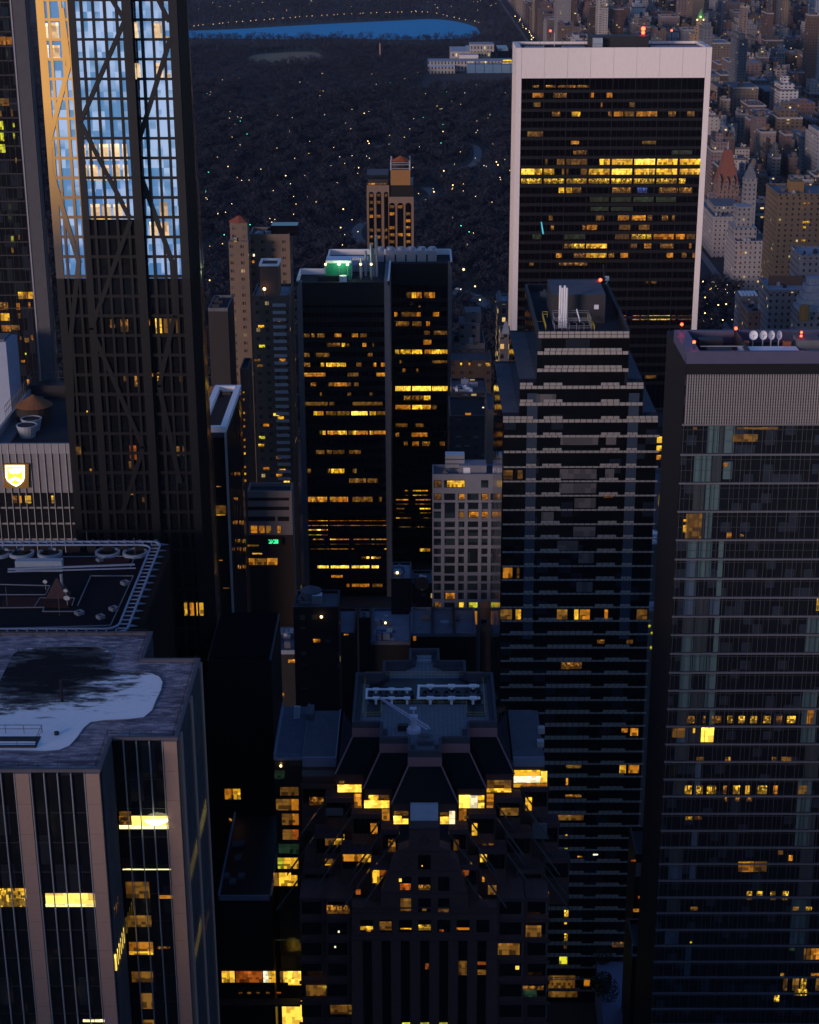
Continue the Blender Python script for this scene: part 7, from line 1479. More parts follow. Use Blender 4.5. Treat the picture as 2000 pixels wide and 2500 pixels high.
# ------------------------------------------------------------------ dark blocks and low roofs in the middle distance
def lows():
    blue = solid('blue_grey_roof', (.13, .15, .19), .85, var=.5, scale=.3); lb = solid('light_blue_roof', (.24, .28, .36), .8, var=.5, scale=.35)
    dkw = wallmat('dark_brick_windows', (.018, .016, .017), 3.0, 3.3, (.25, .7), (.3, .75), .02, (.06, .07, .085), em=.3)
    def blk(name, label, a, c, pf, Z, pb, mats, n=5, seed=1, par=.8, cat='building'):
        x0, Y = atZ(a, pf, Z); x1, _ = atZ(c, pf, Z); _, yb = atZ((a+c)/2, pb, Z)
        t, x0, x1, z = tower_px(name, label, Y, a, c, pf, max(3, yb-Y), mats, par, cat=cat); clutter(t, x0+.8, x1-4, Y+1, yb-4, z-par, n, seed, (mats[1] if isinstance(mats, list) else slate, slate, lb, steel)); return t, x0, x1, Y, yb, z
    # tall black block filling the gap between granite office and crane tower
    x0, z = atY(505, 1612, 296); t = thing('office_block', 'black windowless-looking block behind the stepped brick tower, two lit panes', 'building', (x0+8, 306, 0)); x1, _ = atY(662, 1612, 296)
    MB().box(x0, x1, 296, 318, 0, z).build('wall', black, t); MB().box(x0+.4, x1-.4, 296.4, 317.6, z, z+.5).build('roof', soot, t)
    lits(t, 295.95, [(1926, 1951, [(549, 566, 'O'), (569, 587, 'Y')]), (1998, 2005, [(560, 566, 'T')])])
    # terrace block lower down with furniture and red-lit restaurant
    Z = 92.; xa, Y = atZ(531, 2187, Z); xb, _ = atZ(663, 2187, Z); _, yb = atZ(600, 2040, Z)
    t = thing('terrace_block', 'black block with a furnished roof terrace and red-lit restaurant windows below', 'building', ((xa+xb)/2, Y+8, 0))
    MB().box(xa, xb, Y, yb+9, 0, Z-1).build('wall', black, t)
    q = MB()
    for w_ in ((xa, xb, Y, Y+.3), (xb-.3, xb, Y, yb+9), (xa, xa+.3, Y, yb+9)): q.box(*w_, Z-1.2, Z)
    q.build('parapet', solid('blue_coping', (.17, .20, .28), .6), t)
    for a, c in ((575, 2058), (590, 2056), (552, 2135), (590, 2135), (568, 2148), (582, 2090)):
        x, y = atZ(a, c, Z-.5); MB().box(x-.6, x+.6, y-.8, y+.8, Z-1, Z-.55).build('lounge_chair', slate, t)
    lits(t, Y-.05, [(2371, 2398, [(542, 560, 'Y'), (561, 573, 'B'), (576, 640, 'R'), (643, 656, 'W'), (657, 673, 'Y'), (684, 700, 'D'), (692, 735, 'B')]), (2422, 2426, [(583, 592, 'D'), (604, 613, 'D'), (626, 634, 'D'), (650, 658, 'D'), (676, 686, 'R')])])
    q = MB(); x2, zz = atY(520, 2440, Y-.4); x3, _ = atY(735, 2440, Y); q.box(x2, x3, Y-2, Y, zz-.4, zz); q.build('ledge', dark, t)
    # roof with blue parapet and fans
    t, x0, x1, Y, yb, z = blk('low_block', 'low block with blue-edged roof and a rack of cooling fans, left of centre', 602, 747, 1588, 78, 1532, [dark, blue, lb], 9, 3)
    q = MB()
    for i in range(9): q.box(x0+1.5+i*1.25, x0+2.5+i*1.25, Y+9, Y+12, z-.8, z+.8)
    q.build('fan_rack', steel, t); lits(t, Y-.05, [(1610, 1618, [(704, 735, 'O')]), (1697, 1700, [(663, 693, 'D')]), (1692, 1700, [(690, 694, 'O')])])
    blk('low_block', 'flat blue-grey roof block with hut, behind the cooling fan rack', 612, 716, 1528, 72, 1486, [dark, blue], 6, 31)
    t, x0, x1, Y, yb, z = blk('brick_block', 'dark brick block with rows of unlit windows and a round roof tank', 716, 826, 1482, 96, 1440, [dkw, slate], 4, 5)
    x, y = atZ(760, 1455, z); MB().cyl(x, y, z-.8, z+1.6, 2.6, 0, 2.6, 14).build('tank_barrel', slate, t); MB().cyl(x, y, z+1.6, z+2.8, 2.7, 0, .2, 14).build('tank_roof', slate, t)
    q = MB(); xx, zz = atY(785, 1504, Y-.4); q.bar((xx, Y, zz), (xx, Y-.8, zz), .08, n=5); q.ball((xx, Y-.9, zz), .35, 1); q.build('wall_lamp', [black, lampm], t); lits(t, Y-.05, [(1560, 1568, [(765, 782, 'O')])])
    t, x0, x1, Y, yb, z = blk('low_block', 'cluttered grey roof right of the round roof tank', 796, 866, 1545, 60, 1484, [dark, blue], 9, 7); lits(t, Y-.05, [(1548, 1551, [(840, 851, 'O')])])
    blk('low_block', 'small block topped by a pale square bulkhead', 876, 905, 1508, 62, 1485, [dark, lb], 1, 8)
    t, x0, x1, Y, yb, z = blk('low_block', 'bright blue-grey cluttered roof above the crane tower, left of the long flat roof', 905, 1002, 1566, 55, 1484, [dark, lb, blue], 12, 9)
    q = MB(); xx, zz = atY(941, 1500, Y+10); q.bar((xx, Y+10, z-.8), (xx, Y+10, z+1.2), .08); q.ball((xx, Y+10, z+1.5), .35, 1); q.build('roof_lamp', [black, lampm], t)
    t, x0, x1, Y, yb, z = blk('low_block', 'long flat blue roof in three joined bays behind the stepped brick tower', 1003, 1163, 1546, 60, 1482, [black, blue, blue], 3, 10)
    for k in (1, 2): MB().box(x0+(x1-x0)*k/3-.4, x0+(x1-x0)*k/3+.4, Y, yb, z-.8, z+.15).build('party_wall', dark, t)
    lits(t, Y-.05, [(1553, 1564, [(1009, 1016, 'O')])])
    t, x0, x1, Y, yb, z = blk('townhouse', 'small pale blue house with roof steps, just above the crane tower roof', 886, 992, 1583, 44, 1566, [solid('pale_house', (.15, .17, .22), .8, var=.3), lb], 2, 11)
    for k in range(4): xx, zz = atY(900+k*24, 1595, Y); MB().box(xx, xx+1.6, Y-.05, Y+.1, zz-2.2, zz).build('window', black, t)
    t, x0, x1, Y, yb, z = blk('townhouse', 'dark rowhouse with a lamp lit roof left of the pale gridded tower', 955, 1004, 1412, 66, 1372, [dkw, lb], 6, 12); q = MB(); xx, zz = atY(970, 1404, Y); q.bar((xx, Y+1, z), (xx, Y+1, z+1.1), .1, n=5); q.ball((xx, Y+1, z+1.4), .4, 1); q.build('roof_lamp', [black, lampm], t)
    t, x0, x1, Y, yb, z = blk('townhouse', 'dark ornate rowhouse with a round gable beside the pale gridded tower', 1006, 1056, 1424, 64, 1392, [dkw, slate], 4, 13); MB().bar(((x0+x1)/2, Y-.1, z-.2), ((x0+x1)/2, Y+.6, z-.2), 2.2, n=14).build('gable', brown_brick, t); lits(t, Y-.05, [(1460, 1465, [(989, 993, 'Y')]), (1438, 1443, [(1029, 1031, 'D')])])
    # pale stepped building right of twin tower, and neighbours toward the park
    pw_ = wallmat('pale_stone_windows', (.155, .155, .175), 4.6, 3.6, (.3, .62), (.35, .7), .05, (.14, .15, .17), em=.5)
    dk2 = wallmat('dark_office_windows', (.03, .028, .03), 3, 3.3, (.2, .8), (.3, .7), .03, (.10, .11, .13), em=.35)
    t, x0, x1, z = tower_px('stepped_building', 'pale grey stepped building just right of the black twin tower', 660, 1100, 1184, 838, 20, [pw_, slate]); 
    for a, c, py in ((1122, 1172, 790), (1136, 1176, 766)): xa, zz = atY(a, py, 664); xb, _ = atY(c, py, 664); MB().box(xa, xb, 664+(790-py)*.1, 676, z-1, zz).build('upper_storey', pw_, t)
    clutter(t, x0+1, x1-3, 661, 675, z-1, 8, 15)
    t, x0, x1, z = tower_px('brick_block', 'brown brick block with three lit windows under the pale stepped building', 640, 1102, 1200, 880, 16, [bw, slate]); lits(t, 639.95, [(886, 892, [(1124, 1128, 'Y'), (1144, 1148, 'O'), (1186, 1194, 'Y')])])
    t, x0, x1, z = tower_px('low_block', 'low block with a jumble of pale and dark roof huts right of the twin tower', 600, 1102, 1190, 958, 20, [dk2, slate]); clutter(t, x0+.5, x1-3, 601, 615, z-1, 16, 16, (pale_roof, white, dark, lb))
    t, x0, x1, z = tower_px('office_block', 'wide dark block with many unlit windows above the pale gridded tower', 560, 1098, 1204, 1015, 24, [dk2, tar]); lits(t, 559.95, [(1008, 1013, [(1136, 1150, 'O')]), (993, 996, [(1178, 1182, 'W')])])
    t, x0, x1, z = tower_px('brick_block', 'sliver of tan brick building left of the stepped striped tower', 520, 1190, 1222, 1000, 20, [bw2, slate])
    t, x0, x1, z = tower_px('stone_tower', 'narrow ornate stone building with orange windows against the white framed slab', 690, 1215, 1246, 735, 14, [wallmat('ornate_windows', (.19, .15, .14), 3.0, 3.6, (.25, .7), (.3, .8), .55, (.14, .15, .18), em=.55), pale_roof])
    x, zz = atY(1231, 735, 690); q = MB(); q.bar((x-2, 694, z), (x-2, 694, z+3.4), 1.2, 0, .5, 8); q.bar((x+3, 692, z), (x+3, 692, z+5.5), .8, 0, .3, 8); q.build('turret', pale_roof, t)
    t, x0, x1, z = tower_px('stone_house', 'small gabled stone house front lit below the ornate narrow building', 600, 1222, 1248, 815, 12, [wallmat('ornate_windows', (.19, .15, .14), 3, 3.6), pale_roof]); q = MB(); c_ = (x0+x1)/2; q.hexa([(x0+.4, 600, z), (x1-.4, 600, z), (x1-.4, 601, z), (x0+.4, 601, z), (c_-.4, 600, z+4.5), (c_+.4, 600, z+4.5), (c_+.4, 601, z+4.5), (c_-.4, 601, z+4.5)]); q.build('gable', pale_roof, t)
    # slot between the two glass towers on the right
    t, x0, x1, z = tower_px('office_block', 'dark block with three bright yellow windows between the two right-hand glass towers', 470, 1596, 1660, 1040, 18, [dark, tar]); lits(t, 469.95, [(1066, 1081, [(1604, 1622, 'Y')]), (1088, 1101, [(1603, 1622, 'Y'), (1625, 1629, 'O')]), (1111, 1122, [(1603, 1621, 'O'), (1624, 1627, 'O')])])
    t, x0, x1, z = tower_px('townhouse', 'lilac-walled narrow house with one glowing tall window between the glass towers', 440, 1598, 1640, 1178, 12, [solid('lilac_wall', (.16, .14, .18), .8), slate]); lits(t, 439.95, [(1208, 1234, [(1609, 1623, 'B')]), (1262, 1268, [(1612, 1618, 'B')]), (1292, 1297, [(1592, 1596, 'D')])])
    q = MB(); xx, zz = atY(1616, 1262, 439); rail(q, [(xx-3, 438, zz-4), (xx+3, 438, zz-4)], 6, .06, 1.2); q.build('scaffold', slate, t)
    t, x0, x1, z = tower_px('townhouse', 'pale narrow house with tiny yellow windows lower in the slot between the glass towers', 415, 1580, 1615, 1494, 10, [solid('pale_slot_wall', (.13, .14, .15), .8), lb]); lits(t, 414.95, [(1526, 1532, [(1583, 1588, 'K')]), (1543, 1549, [(1589, 1594, 'K')]), (1578, 1585, [(1587, 1592, 'K')])]); clutter(t, x0+.5, x1-2, 416, 422, z-1, 6, 19, (lb, pale_roof))
    t, x0, x1, z = tower_px('low_block', 'low blue roof stack between the glass towers above the pale narrow house', 425, 1588, 1625, 1330, 22, [solid('grey_slot_wall', (.10, .105, .12), .8, var=.4), lb]); clutter(t, x0+.3, x1-2, 426, 444, z-1, 8, 20, (lb, white, slate)); lits(t, 424.95, [(1362, 1367, [(1605, 1613, 'Y')])])
    # dark slab behind the lower gap with small lights
    t, x0, x1, z = tower_px('office_block', 'dark tower base left of the right-hand glass tower, pale screen near its top', 330, 1552, 1640, 2085, 12, [black, tar]); pane(t, atY(1552, 2120, 330)[0], atY(1573, 2120, 330)[0], atY(1560, 2139, 330)[1], atY(1560, 2106, 330)[1], 329.9, solid('pale_screen', (.22, .20, .18), .6), 'window')
    lits(t, 329.95, [(2188, 2194, [(1558, 1566, 'R')]), (2219, 2226, [(1546, 1568, 'O')]), (2099, 2103, [(1541, 1552, 'R')])])
    # blue plaza roof at the bottom with rounded shrubs
    Z = 12.; pts = [atZ(a, c, Z) for a, c in ((1456, 2345), (1563, 2345), (1558, 2400), (1568, 2500), (1572, 2700), (1478, 2700), (1474, 2500), (1463, 2400))]
    b = MB(); b.prism([pts[i] for i in (5, 4, 3, 2, 1, 0, 7, 6)], 0, Z); tag(b.build('plaza', solid('plaza_stone', (.16, .19, .30), .6, var=.3, scale=.2)), 'pale blue plaza deck seen in the gap at the bottom right', kind='structure')
    r = random.Random(17)
    for i, (a, c, rr) in enumerate(((1470, 2350, 2.4), (1466, 2425, 2.6), (1482, 2440, 3.0), (1474, 2405, 2.0), (1560, 2470, 2.4))):
        x, y = atZ(a, c, Z); o = thing('shrub', ('rounded dark shrub at the far left corner of the blue plaza', 'rounded dark shrub half way along the plaza edge', 'largest rounded dark shrub beside the blue plaza', 'smallest dark shrub on the plaza edge', 'dark shrub on the right edge of the blue plaza')[i], 'shrub', (x, y, Z)); m = MB()
        for k in range(420):
            v = Vector((r.gauss(0, 1), r.gauss(0, 1), r.gauss(0, 1))).normalized(); p = Vector((x, y, Z+rr*.9))+v*rr*r.uniform(.7, 1); s_ = v.orthogonal().normalized()*.28; u = v.cross(s_).normalized()*.28; i0 = len(m.v); m.v += [tuple(p+s_), tuple(p-s_), tuple(p+u+v*.15)]; m.f.append((i0, i0+1, i0+2)); m.m.append(0)
        m.build('foliage', ever, o); MB().cyl(x, y, Z, Z+rr, .12, n=6).build('stem', bark, o)
    t, x0, x1, z = tower_px('low_block', 'black low building with a blue ledge beside the plaza', 300, 1545, 1600, 2310, 10, [black, tar]); q = MB(); xx, zz = atY(1543, 2312, 299.5); q.box(xx, xx+3.6, 299.3, 300, zz-2.2, zz-2); q.box(xx, xx+.2, 299.3, 300, zz-2, zz+.4); q.build('ledge', lb, t)
lows()

# ------------------------------------------------------------------ avenue facing the park: named landmarks
AV = 212.
def avenue():
    gold = wallmat('gold_brick_windows', (.18, .125, .08), 3.6, 3.1, (.32, .62), (.35, .75), .06, (.11, .11, .12), em=.5); pale = wallmat('pale_avenue_windows', (.23, .22, .235), 3.2, 3.3, (.28, .62), (.32, .74), .03, (.16, .17, .19), em=.5, band=.2)
    goth = wallmat('gothic_windows', (.16, .11, .10), 3.2, 3.5, (.3, .65), (.3, .75), .03, (.15, .14, .14), em=.5); grey = wallmat('grey_stone_windows', (.175, .172, .19), 3.2, 3.4, (.3, .65), (.32, .75), .04, (.14, .15, .17), em=.5)
    def bd(name, label, a, py, Y, w_, dp, mat, cat='building', z1=None):
        x0, z = atY(a, py, Y); t = thing(name, label, cat, (x0+w_/2, Y+dp/2, 0)); MB().box(x0, x0+w_, Y, Y+dp, 0, z).build('wall', mat, t)
        p = MB()
        for q in ((x0-.3, x0+w_+.3, Y-.3, Y+.4), (x0-.3, x0+w_+.3, Y+dp-.4, Y+dp+.3), (x0-.3, x0+.4, Y+.4, Y+dp-.4), (x0+w_-.4, x0+w_+.3, Y+.4, Y+dp-.4)): p.box(*q, z-.6, z+1.0)
        p.build('cornice', mat, t); return t, x0, z
    t, x0, z = bd('apartment_tower', 'golden brown brick tower with a square bulkhead, right edge of the city', 1900, 477, 1000, 44, 36, gold, 'skyscraper'); xb, zz = atY(1931, 444, 1008); MB().box(xb, xb+8, 1008, 1018, z, zz).build('bulkhead', solid('gold_bulkhead', (.25, .15, .07), .8), t); clutter(t, x0+3, x0+20, 1003, 1030, z, 8, 41)
    lits(t, 999.9, [(495, 498, [(1962, 1968, 'Y'), (1972, 1976, 'O')]), (506, 509, [(1958, 1962, 'O')]), (540, 545, [(1960, 1968, 'Y'), (1970, 1976, 'Y')]), (552, 557, [(1960, 1967, 'Y')]), (585, 589, [(1957, 1966, 'Y')]), (603, 609, [(1933, 1947, 'B')]), (646, 651, [(1930, 1945, 'Y')])])
    t, x0, z = bd('hotel_tower', 'pale grey gridded hotel block with a stepped tower on top, beside the golden tower', 1797, 592, 1150, 22, 40, pale); 
    for a, c, py, Y, d in ((1793, 1848, 556, 1158, 24), (1800, 1840, 505, 1164, 14)): xa, zz = atY(a, py, Y); xb, _ = atY(c, py, Y); MB().box(xa, xb, Y, Y+d, z, zz).build('upper_storey', grey, t)
    clutter(t, x0+1, x0+15, 1152, 1157, z, 4, 43); lits(t, 1149.9, [(598, 602, [(1806, 1811, 'R')]), (612, 620, [(1806, 1811, 'O')]), (641, 645, [(1803, 1811, 'R')]), (600, 603, [(1833, 1836, 'O')])])
    t, x0, z = bd('apartment_block', 'long pale block facing the park just right of the white framed slab', 1742, 532, 1270, 26, 70, pale); MB().box(x0+3, x0+22, 1285, 1320, z, z+6).build('upper_storey', grey, t); clutter(t, x0+2, x0+20, 1272, 1284, z, 5, 44)
    t, x0, z = bd('hotel_tower', 'reddish gothic hotel tower with a steep copper-orange roof', 1752, 452, 1370, 17, 20, goth, 'skyscraper'); xr, zr = atY(1780, 366, 1376)
    q = MB(); q.hexa([(x0, 1370, z), (x0+17, 1370, z), (x0+17, 1390, z), (x0, 1390, z), (x0+6, 1377, zr), (x0+11, 1377, zr), (x0+11, 1383, zr), (x0+6, 1383, zr)], 0); q.build('steep_roof', solid('copper_orange', (.17, .06, .04), .7, var=.3), t)
    for s_ in (-5, 16.5): MB().box(x0+s_, x0+s_+6, 1369, 1384, 0, z-9).build('wing', goth, t)
    for k, (a, py) in enumerate(((1757, 440), (1775, 445), (1790, 442))): xx, zz = atY(a, py, 1369.5); q = MB(); q.box(xx-1.4, xx+1.4, 1368.9, 1372, z-4, zz); q.hexa([(xx-1.6, 1368.7, zz), (xx+1.6, 1368.7, zz), (xx+1.6, 1372, zz), (xx-1.6, 1372, zz), (xx-.1, 1369.5, zz+4.5), (xx+.1, 1369.5, zz+4.5), (xx+.1, 1371.5, zz+4.5), (xx-.1, 1371.5, zz+4.5)]); q.build('dormer', goth, t)
    MB().bar((x0+8.5, 1380, zr), (x0+8.5, 1380, zr+7), .7, 0, .1, 6).build('spire', pale_roof, t)
    t, x0, z = bd('stone_tower', 'slim grey gothic tower with a peaked roof right of the copper-roofed hotel', 1819, 440, 1260, 9, 9, grey, 'skyscraper'); q = MB(); q.hexa([(x0, 1260, z), (x0+9, 1260, z), (x0+9, 1269, z), (x0, 1269, z), (x0+4, 1264, z+12), (x0+5, 1264, z+12), (x0+5, 1265, z+12), (x0+4, 1265, z+12)]); q.build('peaked_roof', slate, t)
    t, x0, z = bd('apartment_block', 'weathered grey block cut by the right edge, under the golden tower', 1953, 626, 905, 30, 24, grey); clutter(t, x0+2, x0+20, 908, 922, z, 5, 46)
    t, x0, z = bd('apartment_block', 'grey block with a tall rooftop wall in front of the golden tower', 1880, 712, 880, 22, 30, grey); clutter(t, x0+2, x0+16, 884, 904, z, 6, 47); MB().box(x0+2, x0+20, 895, 896, z, z+5).build('roof_wall', brown_brick, t)
    t, x0, z = bd('townhouse', 'low house with white slatted roof panels beside the street trees', 1806, 728, 945, 12, 14, dkw_ if False else grey); q = MB()
    for k in range(5): q.box(x0+1+k*2, x0+2.4+k*2, 947, 957, z, z+1.6+.01*k)
    q.build('roof_panel', white, t)
    t, x0, z = bd('apartment_block', 'long low brown block behind the street trees at right', 1828, 765, 900, 17, 24, goth); clutter(t, x0+1, x0+13, 902, 920, z, 10, 48)
    t, x0, z = bd('terraced_block', 'white stepped terraces with a round golden turret at the right edge', 1950, 768, 850, 26, 18, grey)
    for k in range(5): xx, zz = atY(1952+k*6, 752-k*18, 851+k*2); MB().box(xx, xx+10, 851+k*2, 866, z, zz).build('terrace', pale_roof, t)
    xx, zz = atY(1964, 762, 846); MB().cyl(xx, 846, zz-4, zz+3.5, 2.6, 0, 2.5, 14).build('turret', solid('gold_turret', (.22, .13, .04), .5, var=.4, scale=3), t)
avenue()
# street trees and lamps in front of the avenue
rs = random.Random(23)
SL = ['bare street tree between the white framed slab and the pale avenue blocks']
for i in range(46):
    px, py = rs.uniform(1708, 1800), rs.uniform(700, 800); x, y = atZ(px, py, 0)
    plant(x, y, rs.randrange(6), rs.uniform(0, 6), rs.uniform(.8, 1.1), SL[0], 'street trees below the avenue')
for i in range(24):
    px, py = rs.uniform(1705, 1795), rs.uniform(690, 795); x, y = atZ(px, py, 5)
    lamp(x, y, rs.choice('wWcW'), 'street lamp twinkling among the trees right of the white framed slab', 'street lamps along the avenue trees', z=4, s=rs.uniform(.6, .9))
for i in range(14):
    py = 84-i*6; x, y = 199+rs.uniform(-4, 4), 0; yv = atZ(1262, 110-i*4.5, 0)[1]
    lamp(AV-14+rs.uniform(-5, 4), yv, rs.choice('wWW'), 'street lamp on the far reach of the avenue beside the park', 'street lamps far up the avenue', z=2, s=1.6)

# ------------------------------------------------------------------ the residential district beyond
def district():
    r = random.Random(77)
    far_m = [wallmat('district_windows', None, 3.3, 3.3, (.3, .66), (.32, .74), .035, (.10, .105, .125), em=.7), wallmat('district_wide_windows', None, 4.2, 3.2, (.2, .76), (.35, .75), .03, (.14, .145, .165), em=.7, band=.25), wallmat('district_small_windows', None, 3.9, 3.5, (.36, .62), (.36, .70), .045, (.08, .085, .10), em=.8)]
    cols = [('brown brick', (.14, .085, .062)), ('red brick', (.15, .080, .068)), ('tan brick', (.22, .165, .135)), ('grey stone', (.20, .195, .21)), ('pale limestone', (.33, .30, .28)), ('white brick', (.42, .42, .45)), ('dark brick', (.075, .058, .055)), ('ochre brick', (.21, .14, .09)), ('mauve brick', (.19, .13, .135)), ('slate blue', (.13, .15, .19))]
    wts = [9, 7, 9, 6, 6, 4, 4, 3, 6, 2]
    AVX = [(212, 366), (388, 520), (560, 690), (716, 850), (885, 1040)]
    cand = []
    y = 1020.
    while y < 4500:
        for (xa, xb) in AVX:
            ax = [xa]
            x = xa
            first = True
            while x < xb-8:
                edge = first or x > xb-34
                w_ = r.uniform(16, 30) if edge else r.uniform(7, 18)
                w_ = min(w_, xb-x)
                rowsN = 1 if edge else 2
                for k in range(rowsN):
                    dp = 58 if rowsN == 1 else 27
                    yy_ = y+(k*31 if rowsN == 2 else 0)
                    h = r.uniform(38, 62) if edge else r.choice([r.uniform(14, 22), r.uniform(14, 24), r.uniform(30, 55), r.uniform(18, 40)])
                    if r.random() < .045: h = r.uniform(80, 125)
                    if y < 1500: h = min(h, 52)
                    if xa > 600 and r.random() < .12: h = r.uniform(70, 120)
                    cand.append([x+.3, yy_, w_-.8, dp*r.uniform(.8, .98), h])
                x += w_; first = False
        y += 80.
    # keep what the camera can see; the landmarks' own lots stay free
    keep = []
    for c in cand:
        x, yy_, w_, d, h = c
        px, py, k = proj((x+w_/2, yy_, h)); px0, _, _ = proj((x, yy_, h)); px1, _, _ = proj((x+w_, yy_, h)); _, pb, _ = proj((x, yy_, 0))
        if px1 < 1200 or px0 > 2010 or pb < -5 or py > 640: continue
        if yy_ < 1420 and x < 255: continue
        if yy_ < 1420 and x < 280: h = c[4] = min(h, 30)
        if px1 < 1740 and py > 112: continue                        # wholly behind the white framed slab
        area = (px1-px0)*(pb-py); keep.append((area, c, (px0+px1)/2, py))
    keep.sort(key=lambda q: -q[0])
    things, rest = keep[:285], keep[285:]
    used = {}
    def shell(b, c, tp, rr):
        x, y_, w_, d, h = c
        b.box(x, x+w_, y_, y_+d, 0, h)
        if tp == 'step': b.box(x+w_*.12, x+w_*.85, y_+d*.15, y_+d*.85, h, h+rr.uniform(4, 9)); b.box(x+w_*.3, x+w_*.62, y_+d*.3, y_+d*.6, h+4, h+rr.uniform(11, 14))
        elif tp == 'court': b.box(x+w_*.05, x+w_*.3, y_+d*.1, y_+d*.9, h, h+5); b.box(x+w_*.7, x+w_*.95, y_+d*.1, y_+d*.9, h, h+4.2)
        for i in range(3):
            a, e = rr.uniform(.1, .7), rr.uniform(.1, .7); b.box(x+w_*a, x+w_*a+rr.uniform(2, 5), y_+d*e, y_+d*e+rr.uniform(2, 5), h, h+rr.uniform(1.5, 4.0))
    def cname(): return r.choices(cols, wts)[0]
    for i, (area, c, px, py) in enumerate(things):
        x, y_, w_, d, h = c; cn, cc = cname(); tp = r.choices(['flat', 'step', 'court', 'tank'], [4, 3, 2, 4])[0]
        hv = 'tower' if h > 66 else ('block' if h > 28 else 'house')
        t = thing('apartment_tower' if hv == 'tower' else ('apartment_block' if hv == 'block' else 'townhouse'), '', 'building', (x+w_/2, y_+d/2, 0))
        b = MB(); shell(b, c, tp, r); o = b.build('wall', far_m[r.randrange(3)], t); v = r.uniform(.5, 1.0); gm = sum(cc)/3; o.color = (*[min(.5, (q*.7+gm*.3)*v) for q in cc], 1)
        p = MB(); pc = solid('parapet_pale', (.24, .235, .25), .8) if r.random() < .55 else solid('parapet_dark', (.10, .095, .10), .8)
        for q in ((x-.15, x+w_+.15, y_-.15, y_+.5), (x-.15, x+w_+.15, y_+d-.5, y_+d+.15), (x-.15, x+.5, y_+.5, y_+d-.5), (x+w_-.5, x+w_+.15, y_+.5, y_+d-.5)): p.box(*q, h-.8, h+.9)
        p.build('parapet', pc, t)
        if tp == 'tank': water_tank(x+w_*r.uniform(.3, .7), y_+d*r.uniform(.3, .7), h, 2.0, 3.4, parent=t, colr=(.10, .07, .06))
        feat = {'flat': 'flat roofed', 'step': 'stepped top', 'court': 'twin roof huts', 'tank': 'tank topped'}[tp]
        siz = ('tall ' if h > 95 else 'slim ' if w_ < 18 else 'broad ') if hv == 'tower' else ('wide ' if w_ > 27 else 'narrow ' if w_ < 17 else '')
        col_ = 'on the avenue' if x < 230 else ('second row back' if x < 366 else ('third row back' if x < 540 else 'deep in the city'))
        band = 'over the white slab' if px < 1500 else ('right of the white slab' if px < 1760 else ('over the copper-roofed hotel' if px < 1860 else 'near the right edge'))
        dist = 'topmost rows' if py < 60 else ('far rows' if py < 150 else ('middle rows' if py < 260 else ('nearer rows' if py < 370 else 'nearest rows')))
        lab = f'{siz}{cn} {hv}, {feat}, {dist} {band}'.replace('tall ', '')
        used.setdefault(lab, []).append((t, px, py, col_))
    for lab, L in used.items():
        L.sort(key=lambda q: q[1])
        for j, (t, px, py, col_) in enumerate(L):
            if len(L) == 1: t['label'] = lab
            elif len(set(q[3] for q in L)) == len(L): t['label'] = lab+', '+col_
            else: t['label'] = lab+((', leftmost such', ', rightmost such')[j != 0] if len(L) == 2 else (', leftmost such' if j == 0 else ', rightmost such' if j == len(L)-1 else ', amid lookalikes'))
            if len(t['label'].split()) > 16: t['label'] = t['label'].replace(', '+t['label'].split(', ')[1], '', 1)
            t['group'] = 'apartment houses of the district east of the park'
    if rest:
        bs = {}
        for area, c, px, py in rest:
            k = r.randrange(6); bs.setdefault(k, MB()); shell(bs[k], c, r.choice(['flat', 'step', 'court']), r)
        # one mass of distant roofs, six wall colours as six materials
        b = MB(); mats = []
        for k, (q, m) in enumerate(bs.items()):
            off = len(b.v); b.v += m.v; b.f += [tuple(j+off for j in f) for f in m.f]; b.m += [k]*len(m.f)
            mats.append(wallmat('far_windows_%d' % k, cols[(0, 1, 2, 3, 4, 8)[k % 6]][1], 3.4, 3.3, (.3, .68), (.32, .74), .035, (.11, .115, .13), em=.7))
        tag(b.build('distant_city', mats), 'dense mass of small far city blocks beyond the nearer apartment houses', 'city', kind='stuff')
    # floodlit cupola tower and a few red beacons
    t = thing('cupola_tower', 'tan tower with a green floodlit cupola rising above the white slab roof', 'skyscraper', (0, 0, 0)); ORG[t.name] = Vector((0, 0, 0)); Y = 1900.; xa, z = atY(1692, 68, Y); xb, _ = atY(1735, 68, Y)
    o = MB().box(xa, xb, Y, Y+20, 0, z-6).build('wall', far_m[0], t); o.color = (.26, .18, .11, 1); c_ = (xa+xb)/2; hw = (xb-xa)/2
    o = MB().box(c_-hw*.65, c_+hw*.65, Y+3, Y+16, z-6, z+1).build('upper_storey', far_m[0], t); o.color = (.26, .18, .11, 1)
    o = MB().box(c_-hw*.42, c_+hw*.42, Y+5, Y+14, z+1, z+9).build('lantern_storey', far_m[2], t); o.color = (.27, .19, .12, 1); _, zc = atY(1714, 22, Y)
    q = MB(); q.cyl(c_, Y+9, z+9, z+14, hw*.42, 0, hw*.3, 12); q.cyl(c_, Y+9, z+14, zc, hw*.28, 0, .1, 12); q.build('cupola', solid('green_copper', (.10, .25, .10), .7), t)
    t.location = (c_, Y+9, 0)
    for ch in t.children: ch.location = (-c_, -Y-9, 0)
    for k, dx in enumerate((-.7, -.2, .35, .75)):
        q = MB(); q.ball((c_+hw*dx*.7-c_, -9.3+4, z+8+(k % 2)*3), .75, 0); o = q.build('flood_lamp', emis('flood_green', (.35, 1, .15), 5) if k % 2 else lampm); o.parent = t
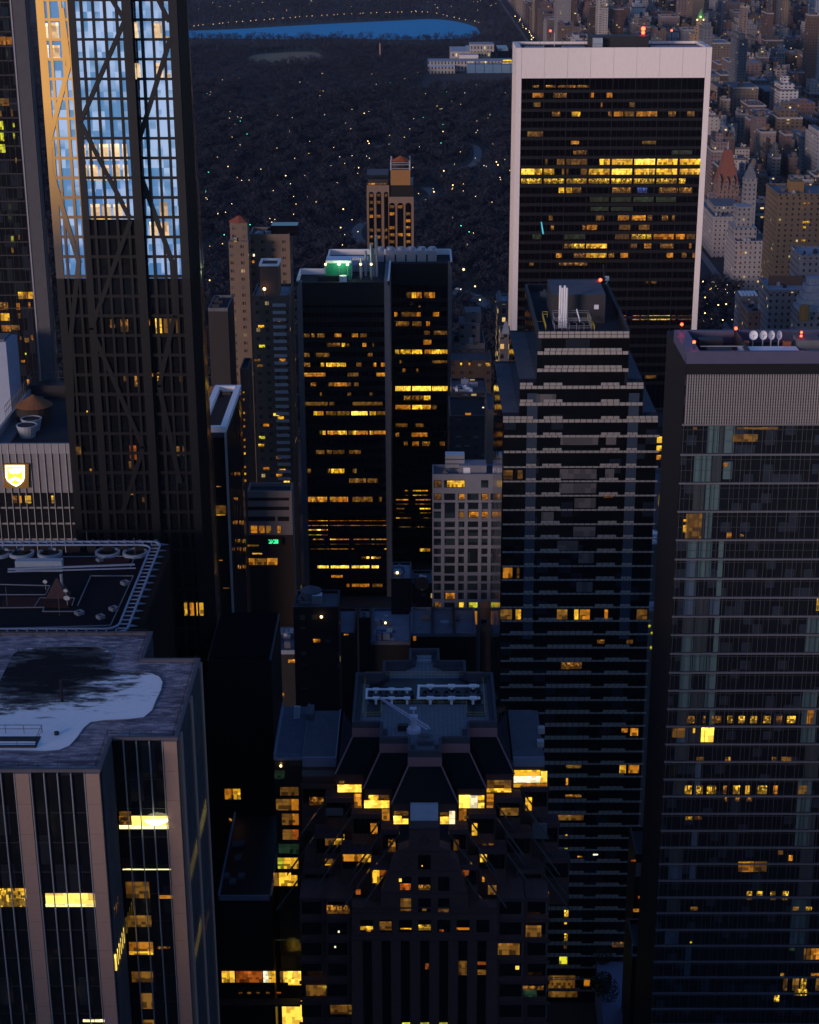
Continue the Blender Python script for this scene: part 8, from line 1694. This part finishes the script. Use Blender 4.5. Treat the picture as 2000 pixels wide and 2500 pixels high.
    for a, py in ((1344, 77), (1640, 76)):
        x, y = atZ(a, py, 60); q = MB(); q.bar((x, y, 0), (x, y, 60), .5, n=5); q.ball((x, y, 61), 1.5, 1, 8); tag(q.build('beacon_mast', [black, beacon]), 'mast with a red beacon above the left end of the white slab roof' if a < 1400 else 'mast with a red beacon above the right half of the white slab roof', 'mast')
district()

# ------------------------------------------------------------------ the tower the picture is taken from and unseen blocks added against southern glow
lime = wallmat('limestone_windows', (.30, .28, .25), 2.8, 3.7, (.25, .7), (.25, .8), .12, (.1, .1, .1), em=.3)
for x0, x1, y0, y1, z, lb in ((-14, 62, -70, -8, 257, 'limestone tower whose roof deck the view is taken from'), (-100, -16, -60, -20, 182, 'unseen lower shoulder west of the viewpoint tower, added to hold back southern glow'), (-230, -104, -70, -15, 160, 'unseen long slab west of the viewpoint tower, sized to cut the low sun'), (-360, -240, -60, 10, 205, 'unseen slab far west of the viewpoint, added to cut the southern glow'), (66, 150, -80, -20, 178, 'unseen block just east of the viewpoint, added to cut the southern glow'), (155, 260, -80, -20, 190, 'unseen slab across the avenue south-east of the viewpoint, added to cut the glow'), (270, 380, -60, 20, 170, 'unseen block far east of the viewpoint, added to cut the southern glow'), (-100, 90, 20, 60, 60, 'low block at the foot of the viewpoint tower')):
    t = thing('office_tower', lb, 'skyscraper', ((x0+x1)/2, (y0+y1)/2, 0)); MB().box(x0, x1, y0, y1, 0, z).build('wall', lime, t)

# ------------------------------------------------------------------ dusk air
hz_ = bpy.data.materials.new('haze'); hz_.use_nodes = True; hn = hz_.node_tree.nodes; hn.clear()
pv = hn.new('ShaderNodeVolumePrincipled'); pv.inputs['Color'].default_value = (.62, .74, 1.0, 1); pv.inputs['Density'].default_value = .000012; pv.inputs['Anisotropy'].default_value = .1
ho = hn.new('ShaderNodeOutputMaterial'); hz_.node_tree.links.new(pv.outputs[0], ho.inputs['Volume'])
tag(MB().box(-9500, 9500, -9500, 14500, -1, 275).build('haze', hz_), kind='stuff')
